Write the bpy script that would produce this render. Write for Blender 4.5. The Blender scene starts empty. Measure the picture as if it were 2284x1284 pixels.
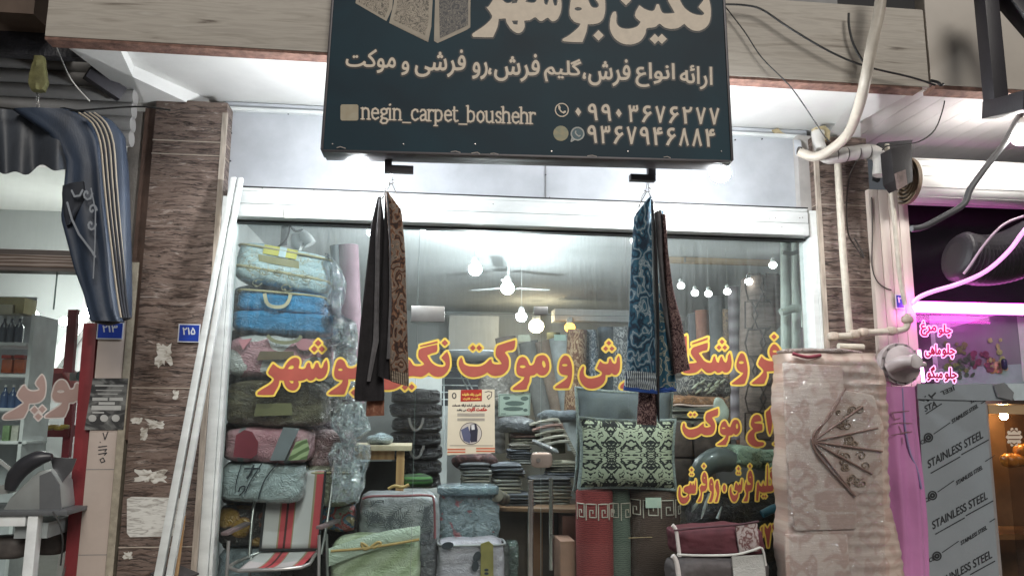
import bpy, bmesh, math, random
import numpy as np
from mathutils import Vector, noise, geometry

# ------------------------------------------------------------------ camera, sky, street light, exposure
SC = bpy.context.scene
COL = SC.collection
F_PX, EYE = 1720.0, 1.6
YAW, PITCH, ROLL = math.radians(6.527), math.radians(9.133), math.radians(.388)
fw = Vector((math.sin(YAW)*math.cos(PITCH), math.cos(YAW)*math.cos(PITCH), math.sin(PITCH)))
_r = Vector((math.cos(YAW), -math.sin(YAW), 0)); _u = _r.cross(fw)
rt = _r*math.cos(ROLL)+_u*math.sin(ROLL); up = _u*math.cos(ROLL)-_r*math.sin(ROLL)
cam = bpy.data.cameras.new('camera'); cam.sensor_width = 36; cam.lens = 36*F_PX/2284
cam.clip_start = .05; cam.clip_end = 400
camo = bpy.data.objects.new('camera', cam); COL.objects.link(camo)
from mathutils import Matrix
camo.matrix_world = Matrix(((rt.x, up.x, -fw.x, 0), (rt.y, up.y, -fw.y, 0), (rt.z, up.z, -fw.z, EYE), (0, 0, 0, 1)))
SC.camera = camo
W = bpy.data.worlds.new('World'); SC.world = W; W.use_nodes = True
nt = W.node_tree; bg = nt.nodes['Background']
sky = nt.nodes.new('ShaderNodeTexSky'); sky.sky_type = 'NISHITA'; sky.sun_disc = False
sky.sun_elevation = math.radians(36); sky.sun_rotation = math.radians(180)
hs = nt.nodes.new('ShaderNodeHueSaturation'); hs.inputs['Saturation'].default_value = .25
nt.links.new(sky.outputs[0], hs.inputs['Color']); nt.links.new(hs.outputs[0], bg.inputs[0])
bg.inputs[1].default_value = .012
sun = bpy.data.lights.new('street_glow', 'SUN'); sun.energy = 1.22; sun.angle = math.radians(26); sun.color = (1, .95, .88)
suno = bpy.data.objects.new('street_glow', sun); COL.objects.link(suno)
suno.rotation_euler = (math.radians(54), 0, math.radians(10))
SC.view_settings.view_transform = 'Standard'; SC.view_settings.look = 'None'
SC.view_settings.exposure = .55; SC.view_settings.gamma = 1
try:
    SC.cycles.use_denoising = True; SC.cycles.transparent_max_bounces = 24
    SC.cycles.caustics_reflective = False; SC.cycles.caustics_refractive = False
except Exception: pass
random.seed(7)
R = math.radians

def at(px, py, Y):                       # the point seen at that photo pixel on the vertical plane at depth Y
    d = fw*F_PX+rt*(px-1142)-up*(py-642)
    return d*(Y/d.y)+Vector((0, 0, EYE))
def atz(px, py, Z):
    d = fw*F_PX+rt*(px-1142)-up*(py-642)
    return d*((Z-EYE)/d.z)+Vector((0, 0, EYE))
def rect(x0, y0, x1, y1, Y):             # world extents X0, X1, Z0, Z1 of a photo rectangle at depth Y
    mx, my = (x0+x1)/2, (y0+y1)/2
    return at(x0, my, Y).x, at(x1, my, Y).x, at(mx, y1, Y).z, at(mx, y0, Y).z
def nz(p, s=1.0): return noise.noise(Vector(p)*s)

# ------------------------------------------------------------------ materials
MATS = {}
def _new(name):
    m = bpy.data.materials.new(name); m.use_nodes = True
    return m, m.node_tree, m.node_tree.nodes['Principled BSDF']
def node(t, kind, **kw):
    n = t.nodes.new('ShaderNode'+kind)
    for k, v in kw.items(): setattr(n, k, v)
    return n
def setin(n, **kw):
    for k, v in kw.items():
        k = k.replace('_', ' ')
        n.inputs[k].default_value = v
def coords(t, scale=(1, 1, 1), rot=(0, 0, 0)):
    c = node(t, 'TexCoord'); mp = node(t, 'Mapping'); mp.inputs['Scale'].default_value = scale; mp.inputs['Rotation'].default_value = rot
    t.links.new(c.outputs['Object'], mp.inputs[0]); return mp.outputs[0]
def ramp(t, fac, stops, const=False):
    r = node(t, 'ValToRGB'); e = r.color_ramp.elements
    if const: r.color_ramp.interpolation = 'CONSTANT'
    while len(e) < len(stops): e.new(.5)
    for el, (p, c) in zip(e, stops): el.position = p; el.color = (*c[:3], 1)
    t.links.new(fac, r.inputs[0]); return r.outputs[0]
def bumpn(t, b, h, strength, dist=.01, coat=False):
    bn = node(t, 'Bump'); bn.inputs['Strength'].default_value = strength; bn.inputs['Distance'].default_value = dist
    t.links.new(h, bn.inputs['Height']); t.links.new(bn.outputs[0], b.inputs['Normal'])
    if coat: t.links.new(bn.outputs[0], b.inputs['Coat Normal'])
def crinkle(t, b, scale=9, strength=.8, dist=.03):       # taut wrinkled plastic film
    co = coords(t, (1, 1, 1.6)); a = node(t, 'TexNoise'); setin(a, Scale=scale, Detail=4.0, Roughness=.55, Distortion=1.6)
    t.links.new(co, a.inputs['Vector'])
    v = node(t, 'TexVoronoi', feature='DISTANCE_TO_EDGE'); setin(v, Scale=scale*.8); t.links.new(a.outputs['Color'], v.inputs['Vector'])
    mx = node(t, 'Math', operation='MULTIPLY_ADD'); mx.inputs[1].default_value = .6
    t.links.new(v.outputs[0], mx.inputs[0]); t.links.new(a.outputs[0], mx.inputs[2])
    bumpn(t, b, mx.outputs[0], strength, dist, True)
def M(name, col, rough=.6, metal=0., var=.15, vs=6., bump=0., bs=60., coat=0., stretch=(1, 1, 1), wrap=0., spec=.5, bd=.01):
    if name in MATS: return MATS[name]
    m, t, b = _new(name); co = coords(t, stretch)
    a = node(t, 'TexNoise'); setin(a, Scale=vs, Detail=6.0, Roughness=.6); t.links.new(co, a.inputs['Vector'])
    lo = [max(0, c*(1-var)) for c in col]; hi = [min(1, c*(1+var)) for c in col]
    t.links.new(ramp(t, a.outputs[0], [(.3, lo), (.7, hi)]), b.inputs['Base Color'])
    setin(b, Roughness=rough, Metallic=metal); b.inputs['Coat Weight'].default_value = coat; b.inputs['Coat Roughness'].default_value = .06
    b.inputs['Specular IOR Level'].default_value = spec
    if bump:
        n2 = node(t, 'TexNoise'); setin(n2, Scale=bs, Detail=5.0); t.links.new(co, n2.inputs['Vector'])
        bumpn(t, b, n2.outputs[0], bump, bd)
    if wrap: crinkle(t, b, 7, min(1., wrap*1.8), .05)
    MATS[name] = m; return m
def MP(name, kind, stops, scale=10., stretch=(1, 1, 1), rough=.75, dist=1., bump=.0, coat=0., wrap=0., const=False, rot=(0, 0, 0), detail=3., spec=.4, ripple=0.):
    if name in MATS: return MATS[name]
    m, t, b = _new(name); co = coords(t, stretch, rot)
    def warp(amount, s):
        w = node(t, 'TexNoise'); setin(w, Scale=s, Detail=3.0); t.links.new(co, w.inputs['Vector'])
        mm = node(t, 'VectorMath', operation='MULTIPLY_ADD'); mm.inputs[1].default_value = (amount,)*3
        t.links.new(w.outputs['Color'], mm.inputs[0]); t.links.new(co, mm.inputs[2]); return mm.outputs[0]
    if kind == 'wave':
        n = node(t, 'TexWave', wave_type='BANDS', bands_direction='Z'); setin(n, Scale=scale, Distortion=dist, Detail=detail); n.inputs['Detail Scale'].default_value = 1.6
        t.links.new(co, n.inputs['Vector']); out = n.outputs['Fac']
    elif kind == 'bandx':
        n = node(t, 'TexWave', wave_type='BANDS', bands_direction='X'); setin(n, Scale=scale, Distortion=dist, Detail=detail)
        t.links.new(co, n.inputs['Vector']); out = n.outputs['Fac']
    elif kind == 'noise':
        n = node(t, 'TexNoise'); setin(n, Scale=scale, Detail=detail, Distortion=dist); t.links.new(co, n.inputs['Vector']); out = n.outputs[0]
    elif kind == 'strata':            # wandering stone layers with pale worn patches
        wv = warp(.07, 4.5); ms = node(t, 'Mapping'); ms.inputs['Scale'].default_value = (3.2, 3.2, 20.); t.links.new(wv, ms.inputs[0])
        n = node(t, 'TexNoise'); setin(n, Scale=scale, Detail=10.0, Roughness=.66, Distortion=dist); t.links.new(ms.outputs[0], n.inputs['Vector'])
        n2 = node(t, 'TexNoise'); setin(n2, Scale=2.6, Detail=6.0, Roughness=.65); t.links.new(coords(t, (1, 1, 2.2)), n2.inputs['Vector'])
        ad = node(t, 'Math', operation='MULTIPLY_ADD'); ad.inputs[1].default_value = .3; t.links.new(n2.outputs[0], ad.inputs[0]); t.links.new(n.outputs[0], ad.inputs[2])
        sb = node(t, 'Math', operation='SUBTRACT'); sb.inputs[1].default_value = .15; t.links.new(ad.outputs[0], sb.inputs[0]); out = sb.outputs[0]
        m3 = node(t, 'Mapping'); m3.inputs['Scale'].default_value = (1.7, 1.7, 27.); m3.inputs['Location'].default_value = (3, 5, 1); t.links.new(warp(.05, 5.), m3.inputs[0])
        n3 = node(t, 'TexNoise'); setin(n3, Scale=scale*.9, Detail=4.0, Roughness=.55, Distortion=.6); t.links.new(m3.outputs[0], n3.inputs['Vector'])
        d3 = node(t, 'Math', operation='SUBTRACT'); d3.inputs[1].default_value = .5; t.links.new(n3.outputs[0], d3.inputs[0])
        a3 = node(t, 'Math', operation='ABSOLUTE'); t.links.new(d3.outputs[0], a3.inputs[0])
        crease = node(t, 'MapRange'); crease.inputs[1].default_value = .004; crease.inputs[2].default_value = .028; crease.inputs[3].default_value = .16; t.links.new(a3.outputs[0], crease.inputs[0])
    elif kind == 'cell':
        n = node(t, 'TexVoronoi'); setin(n, Scale=scale); t.links.new(warp(dist*.1, scale*.7), n.inputs['Vector']); out = n.outputs[0]
    elif kind == 'rings':             # curling ornament: sine of the distance to warped cells
        n = node(t, 'TexVoronoi'); setin(n, Scale=scale); t.links.new(warp(dist*.1, scale*.8), n.inputs['Vector'])
        s = node(t, 'Math', operation='MULTIPLY'); s.inputs[1].default_value = 17.; t.links.new(n.outputs[0], s.inputs[0])
        q = node(t, 'Math', operation='SINE'); t.links.new(s.outputs[0], q.inputs[0])
        z = node(t, 'MapRange'); z.inputs[1].default_value = -1; t.links.new(q.outputs[0], z.inputs[0]); out = z.outputs[0]
    elif kind == 'damask':            # mirrored repeats
        sp = node(t, 'SeparateXYZ'); t.links.new(co, sp.inputs[0]); cb = node(t, 'CombineXYZ')
        for i, ax in enumerate('XZ'):
            pp = node(t, 'Math', operation='PINGPONG'); pp.inputs[1].default_value = 1./scale*(1 if i == 0 else 1.7)
            t.links.new(sp.outputs[ax], pp.inputs[0]); t.links.new(pp.outputs[0], cb.inputs[i])
        w = node(t, 'TexNoise'); setin(w, Scale=scale*1.7, Detail=1.5, Distortion=dist); t.links.new(cb.outputs[0], w.inputs['Vector'])
        s = node(t, 'Math', operation='MULTIPLY'); s.inputs[1].default_value = 21.; t.links.new(w.outputs[0], s.inputs[0])
        q = node(t, 'Math', operation='SINE'); t.links.new(s.outputs[0], q.inputs[0])
        z = node(t, 'MapRange'); z.inputs[1].default_value = -1; t.links.new(q.outputs[0], z.inputs[0]); out = z.outputs[0]
    cr_ = ramp(t, out, stops, const)
    if kind == 'strata':
        mc = node(t, 'Mix', data_type='RGBA', blend_type='MULTIPLY'); mc.inputs[0].default_value = 1.; t.links.new(cr_, mc.inputs[6]); t.links.new(crease.outputs[0], mc.inputs[7]); cr_ = mc.outputs[2]
        hb_ = node(t, 'Math', operation='MULTIPLY'); t.links.new(out, hb_.inputs[0]); t.links.new(crease.outputs[0], hb_.inputs[1]); out = hb_.outputs[0]
    t.links.new(cr_, b.inputs['Base Color'])
    setin(b, Roughness=rough); b.inputs['Coat Weight'].default_value = coat; b.inputs['Coat Roughness'].default_value = .06
    b.inputs['Specular IOR Level'].default_value = spec
    if bump and not ripple: bumpn(t, b, out, bump, .006)
    if ripple:
        rn = node(t, 'TexNoise'); setin(rn, Scale=7.0, Detail=4.0, Distortion=.8); t.links.new(coords(t, (.7, .7, 5.)), rn.inputs['Vector']); bumpn(t, b, rn.outputs[0], ripple, .03, True)
    if wrap: crinkle(t, b, 7, min(1., wrap*1.8), .05)
    MATS[name] = m; return m
def EM(name, col, s):
    if name in MATS: return MATS[name]
    m, t, b = _new(name); b.inputs['Base Color'].default_value = (*col, 1)
    b.inputs['Emission Color'].default_value = (*col, 1); b.inputs['Emission Strength'].default_value = s
    MATS[name] = m; return m
def GLASS(name, tint=(.93, .97, .96), dirt=.05, streak=.06):
    if name in MATS: return MATS[name]
    m, t, b = _new(name); t.nodes.remove(b); out = t.nodes['Material Output']
    tr = node(t, 'BsdfTransparent'); tr.inputs[0].default_value = (*tint, 1)
    gl = node(t, 'BsdfGlossy'); gl.inputs['Roughness'].default_value = .02
    fr = node(t, 'Fresnel'); fr.inputs[0].default_value = 1.45
    ge = node(t, 'NewGeometry'); nb = node(t, 'Math', operation='SUBTRACT'); nb.inputs[0].default_value = 1.; t.links.new(ge.outputs['Backfacing'], nb.inputs[1])
    fm = node(t, 'Math', operation='MULTIPLY'); t.links.new(fr.outputs[0], fm.inputs[0]); t.links.new(nb.outputs[0], fm.inputs[1]); fr = fm
    mx = node(t, 'MixShader'); t.links.new(fr.outputs[0], mx.inputs[0]); t.links.new(tr.outputs[0], mx.inputs[1]); t.links.new(gl.outputs[0], mx.inputs[2])
    df = node(t, 'BsdfDiffuse'); df.inputs[0].default_value = (.62, .66, .66, 1)
    a = node(t, 'TexNoise'); setin(a, Scale=14.0, Detail=5.0, Roughness=.7); t.links.new(coords(t, (3, 1, .12)), a.inputs['Vector'])
    c = node(t, 'TexNoise'); setin(c, Scale=1.3, Detail=4.0); t.links.new(coords(t), c.inputs['Vector'])
    mu = node(t, 'Math', operation='MULTIPLY'); t.links.new(a.outputs[0], mu.inputs[0]); t.links.new(c.outputs[0], mu.inputs[1])
    mr = node(t, 'MapRange'); mr.inputs[1].default_value = .12; mr.inputs[2].default_value = .42; mr.inputs[3].default_value = dirt*.4; mr.inputs[4].default_value = dirt+streak
    t.links.new(mu.outputs[0], mr.inputs[0])
    sp = node(t, 'SeparateXYZ'); t.links.new(coords(t), sp.inputs[0])
    hz = node(t, 'MapRange'); hz.inputs[1].default_value = 1.3; hz.inputs[2].default_value = 2.5; hz.inputs[3].default_value = .06; t.links.new(sp.outputs['Z'], hz.inputs[0])
    mh = node(t, 'Math', operation='MULTIPLY'); t.links.new(mr.outputs[0], mh.inputs[0]); t.links.new(hz.outputs[0], mh.inputs[1]); mr = mh
    m2 = node(t, 'MixShader'); t.links.new(mr.outputs[0], m2.inputs[0]); t.links.new(mx.outputs[0], m2.inputs[1]); t.links.new(df.outputs[0], m2.inputs[2])
    t.links.new(m2.outputs[0], out.inputs[0]); MATS[name] = m; return m
def FILM(name, tint=(.9, .93, .95), amount=.35):         # thin crumpled clear plastic
    if name in MATS: return MATS[name]
    m, t, b = _new(name); t.nodes.remove(b); out = t.nodes['Material Output']
    tr = node(t, 'BsdfTransparent'); tr.inputs[0].default_value = (*tint, 1)
    gl = node(t, 'BsdfPrincipled'); setin(gl, Roughness=.07, Metallic=1.); gl.inputs['Base Color'].default_value = (.8, .83, .85, 1)
    crinkle(t, gl, 7, 1., .07)
    a = node(t, 'TexNoise'); setin(a, Scale=13.0, Detail=5.0, Distortion=2.5); t.links.new(coords(t, (1, 1, .7)), a.inputs['Vector'])
    mr = node(t, 'MapRange'); mr.inputs[1].default_value = .42; mr.inputs[2].default_value = .62; mr.inputs[3].default_value = amount*.2; mr.inputs[4].default_value = min(1, amount*1.7)
    t.links.new(a.outputs[0], mr.inputs[0])
    mx = node(t, 'MixShader'); t.links.new(mr.outputs[0], mx.inputs[0]); t.links.new(tr.outputs[0], mx.inputs[1]); t.links.new(gl.outputs[0], mx.inputs[2])
    t.links.new(mx.outputs[0], out.inputs[0]); MATS[name] = m; return m

# ------------------------------------------------------------------ objects
def tag(o, label=None, cat=None, group=None, kind=None):
    if label: o['label'] = label
    if cat: o['category'] = cat
    if group: o['group'] = group
    if kind: o['kind'] = kind
    return o
def T(name, label, cat, loc=(0, 0, 0), group=None):
    o = bpy.data.objects.new(name, None); COL.objects.link(o); o.location = loc; o.empty_display_size = .1
    return tag(o, label, cat, group)
def world_loc(o):
    v = Vector((0, 0, 0))
    while o: v += Vector(o.location); o = o.parent
    return v
class MB:
    def __init__(s): s.v = []; s.f = []; s.mi = []
    def add(s, vs, fs, mi=0):
        n = len(s.v); s.v += [Vector(p) for p in vs]; s.f += [tuple(i+n for i in f) for f in fs]; s.mi += [mi]*len(fs); return s
    def box(s, x0, x1, y0, y1, z0, z1, mi=0):
        vs = [(x, y, z) for x in (x0, x1) for y in (y0, y1) for z in (z0, z1)]
        return s.add(vs, [(0, 1, 3, 2), (4, 6, 7, 5), (0, 4, 5, 1), (2, 3, 7, 6), (0, 2, 6, 4), (1, 5, 7, 3)], mi)
    def prism(s, pts, off, mi=0):          # closed planar outline pushed along a vector
        n = len(pts); off = Vector(off); a = [Vector(p) for p in pts]
        return s.add(a+[p+off for p in a], [tuple(range(n-1, -1, -1)), tuple(range(n, 2*n))]+[(i, (i+1) % n, n+(i+1) % n, n+i) for i in range(n)], mi)
    def bar(s, a, b, w, h, mi=0, upv=(0, 0, 1)):
        a, b = Vector(a), Vector(b); d = (b-a).normalized(); x = d.cross(Vector(upv))
        if x.length < 1e-4: x = d.cross(Vector((0, 1, 0)))
        x.normalize(); y = d.cross(x)
        q = [x*w/2+y*h/2, -x*w/2+y*h/2, -x*w/2-y*h/2, x*w/2-y*h/2]
        return s.add([a+k for k in q]+[b+k for k in q], [(0, 1, 2, 3), (7, 6, 5, 4)]+[(i, i+4, (i+1) % 4+4, (i+1) % 4) for i in range(4)], mi)
    def tube(s, pts, r, n=10, mi=0, cap=True, smooth=3):
        pts = [Vector(p) for p in pts]
        if smooth and len(pts) > 2: pts, r = crspline(pts, smooth, r)
        rs = r if isinstance(r, (list, tuple)) else [r]*len(pts)
        vs = []; nrm = None
        for i, p in enumerate(pts):
            d = (pts[min(i+1, len(pts)-1)]-pts[max(i-1, 0)]).normalized()
            if nrm is None:
                nrm = d.cross(Vector((0, 0, 1)) if abs(d.z) < .9 else Vector((0, 1, 0)))
            nrm = (nrm-d*nrm.dot(d)).normalized(); bi = d.cross(nrm)
            vs += [p+(nrm*math.cos(2*math.pi*k/n)+bi*math.sin(2*math.pi*k/n))*rs[i] for k in range(n)]
        fs = [(i*n+k, i*n+(k+1) % n, (i+1)*n+(k+1) % n, (i+1)*n+k) for i in range(len(pts)-1) for k in range(n)]
        if cap: fs += [tuple(range(n-1, -1, -1)), tuple((len(pts)-1)*n+k for k in range(n))]
        return s.add(vs, fs, mi)
    def lathe(s, prof, c, n=20, mi=0, axis='Z'):      # prof: (radius, height along the axis)
        c = Vector(c); vs = []
        for r_, h in prof:
            for k in range(n):
                a = 2*math.pi*k/n; p = (r_*math.cos(a), r_*math.sin(a), h)
                vs.append(c+Vector({'Z': p, 'Y': (p[0], p[2], p[1]), 'X': (p[2], p[0], p[1])}[axis]))
        m = len(prof)
        fs = [(i*n+k, i*n+(k+1) % n, (i+1)*n+(k+1) % n, (i+1)*n+k) for i in range(m-1) for k in range(n)]
        fs += [tuple(range(n-1, -1, -1)), tuple((m-1)*n+k for k in range(n))]
        return s.add(vs, fs, mi)
    def grid(s, fn, nu, nv, mi=0, closed=False):
        vs = [fn(i/nu, j/nv) for j in range(nv+1) for i in range(nu+(0 if closed else 1))]
        w = nu if closed else nu+1
        return s.add(vs, [(j*w+i, j*w+(i+1) % w, (j+1)*w+(i+1) % w, (j+1)*w+i) for j in range(nv) for i in range(nu)], mi)
    def blob(s, c, size, k=5., rot=None, n=10, amp=.0, ns=3., sag=0., mi=0, seed=0., wr=0.):      # rounded-box body
        c = Vector(c); hx, hy, hz = size[0]/2, size[1]/2, size[2]/2; idx = {}; vs = []; fs = []
        def vert(p):
            key = tuple(round(q, 4) for q in p)
            if key not in idx:
                l = sum(abs(q)**k for q in p)**(1/k); q = Vector((p[0]/l*hx, p[1]/l*hy, p[2]/l*hz))
                if amp: q += Vector(p).normalized()*amp*nz(q+Vector((seed, seed*2, 0)), ns)
                if wr:
                    dd = Vector(p).normalized(); e = Vector((q.x*5, q.y*5, q.z*11))+Vector((seed, 3*seed, seed)); q += dd*wr*(abs(noise.noise(e))*1.6+abs(noise.noise(e*2.3))-1.)
                if sag: q.z -= sag*(p[0]*p[0])*.5
                if rot: q = rot @ q
                idx[key] = len(vs); vs.append(c+q)
            return idx[key]
        for ax in range(3):
            for sg in (-1, 1):
                for i in range(n):
                    for j in range(n):
                        qd = []
                        for (a, b) in ((0, 0), (1, 0), (1, 1), (0, 1)):
                            p = [0, 0, 0]; p[ax] = sg; p[(ax+1) % 3] = -1+2*(i+a)/n; p[(ax+2) % 3] = -1+2*(j+b)/n; qd.append(vert(p))
                        fs.append(tuple(qd if sg > 0 else qd[::-1]))
        return s.add(vs, fs, mi)
    def drape(s, left, right, Y, depth=.05, nv=30, nu=26, rip=.3, waves=5, mi=0, seed=0., Yb=None):
        # a folded cloth: outlines left and right in photo pixels (top to bottom) at depth Y, closed and thick
        L = polyline(left, nv); Rr = polyline(right, nv); rows = []
        for j in range(nv+1):
            y_ = Y if Yb is None else Y+(Yb-Y)*j/nv
            a, b = at(*L[j], y_), at(*Rr[j], y_); row = []
            for i in range(nu):
                th = 2*math.pi*i/nu; cx, sy = math.cos(th), math.sin(th)
                u = (1-math.copysign(abs(cx)**.8, cx))/2
                w = rip*math.sin(u*waves*math.pi*2+seed+1.2*nz((seed, j/nv*2.5, 0)))*min(1, .25+j/nv*1.5)
                yy = math.copysign(abs(sy)**.6, sy)*depth*(.5+w*.5 if sy < 0 else .5)+.35*w*depth*(1-abs(cx))
                row.append(a.lerp(b, u)+Vector((0, yy+.01*nz((u*3+seed, j/nv*5, seed)), 0)))
            rows.append(row)
        vs = [p for r_ in rows for p in r_]
        fs = [(j*nu+i, j*nu+(i+1) % nu, (j+1)*nu+(i+1) % nu, (j+1)*nu+i) for j in range(nv) for i in range(nu)]
        fs += [tuple(range(nu-1, -1, -1)), tuple(nv*nu+i for i in range(nu))]
        return s.add(vs, fs, mi)
    def build(s, name, mat, parent=None, bev=0., smooth=False, sub=0):
        o0 = world_loc(parent) if parent else Vector((0, 0, 0))
        me = bpy.data.meshes.new(name); me.from_pydata([tuple(p-o0) for p in s.v], [], s.f)
        for m_ in (mat if isinstance(mat, (list, tuple)) else [mat]): me.materials.append(m_)
        for p, i in zip(me.polygons, s.mi): p.material_index = i
        bm = bmesh.new(); bm.from_mesh(me); bmesh.ops.recalc_face_normals(bm, faces=bm.faces)
        if bev:
            es = [e for e in bm.edges if len(e.link_faces) == 2 and e.calc_face_angle(0) > .5]
            bmesh.ops.bevel(bm, geom=es, offset=bev, segments=2, affect='EDGES', profile=.6)
        bm.to_mesh(me); bm.free()
        if smooth or bev:
            me.polygons.foreach_set('use_smooth', [True]*len(me.polygons))
            try: me.set_sharp_from_angle(angle=R(38 if not smooth else 60))
            except Exception: pass
        o = bpy.data.objects.new(name, me); COL.objects.link(o)
        if parent: o.parent = parent
        return o
def crspline(pts, k, r=None):
    out = []; rs = [] ; n = len(pts)
    rr = r if isinstance(r, (list, tuple)) else None
    for i in range(n-1):
        p0, p1, p2, p3 = pts[max(i-1, 0)], pts[i], pts[i+1], pts[min(i+2, n-1)]
        for j in range(k):
            t = j/k
            out.append(.5*((2*p1)+(p2-p0)*t+(2*p0-5*p1+4*p2-p3)*t*t+(3*p1-p0-3*p2+p3)*t**3))
            if rr: rs.append(rr[i]+(rr[i+1]-rr[i])*t)
    out.append(pts[-1])
    if rr: rs.append(rr[-1])
    return out, (rs if rr else r)
def polyline(pts, n):
    d = [0]
    for a, b in zip(pts, pts[1:]): d.append(d[-1]+math.hypot(b[0]-a[0], b[1]-a[1]))
    out = []
    for j in range(n+1):
        t = d[-1]*j/n; i = max(k for k in range(len(d)) if d[k] <= t+1e-9); i = min(i, len(pts)-2)
        q = (t-d[i])/max(1e-9, d[i+1]-d[i]); out.append((pts[i][0]+(pts[i+1][0]-pts[i][0])*q, pts[i][1]+(pts[i+1][1]-pts[i][1])*q))
    return out
def pbox(x0, y0, x1, y1, Y, depth, mb=None, mi=0):
    a, b, c, d = rect(x0, y0, x1, y1, Y); return (mb or MB()).box(a, b, Y, Y+depth, c, d, mi)
def pquad(pts, Y, depth, mb=None, mi=0):
    return (mb or MB()).prism([at(x, y, Y) for x, y in pts], (0, depth, 0), mi)
def one(mb, name, mat, label, cat, group=None, **kw):      # a thing that is a single mesh
    return tag(mb.build(name, mat, None, **kw), label, cat, group)

# ------------------------------------------------------------------ lettering
def seg_dist(X, Yv, pts):
    d = np.full(X.shape, 1e9); wn = np.zeros(X.shape, int); n = len(pts)
    for i in range(n):
        x0, y0 = pts[i]; x1, y1 = pts[(i+1) % n]; dx, dy = x1-x0, y1-y0; l = dx*dx+dy*dy
        if l < 1e-12: continue
        t = np.clip(((X-x0)*dx+(Yv-y0)*dy)/l, 0, 1)
        d = np.minimum(d, (X-x0-t*dx)**2+(Yv-y0-t*dy)**2)
        cr = dx*(Yv-y0)-dy*(X-x0)
        wn += ((y0 <= Yv) & (y1 > Yv) & (cr > 0)).astype(int)-((y0 > Yv) & (y1 <= Yv) & (cr < 0)).astype(int)
    return np.sqrt(d), wn
def smooth_poly(pts, k=3):
    n = len(pts); out = []
    if n <= 4 or k < 2: return [tuple(p) for p in pts]
    for i in range(n):
        p0, p1, p2, p3 = [np.array(pts[(i+j) % n], float) for j in (-1, 0, 1, 2)]
        v1, v2 = p1-p0, p2-p1; v3 = p3-p2
        c1 = np.dot(v1, v2)/(np.linalg.norm(v1)*np.linalg.norm(v2)+1e-9); c2 = np.dot(v2, v3)/(np.linalg.norm(v2)*np.linalg.norm(v3)+1e-9)
        m1 = (p2-p0)*.5*(1 if c1 > .25 else 0.15); m2 = (p3-p1)*.5*(1 if c2 > .25 else 0.15)
        for j in range(k):
            t = j/k; out.append(tuple((2*t**3-3*t*t+1)*p1+(t**3-2*t*t+t)*m1+(-2*t**3+3*t*t)*p2+(t**3-t*t)*m2))
    return out
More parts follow.
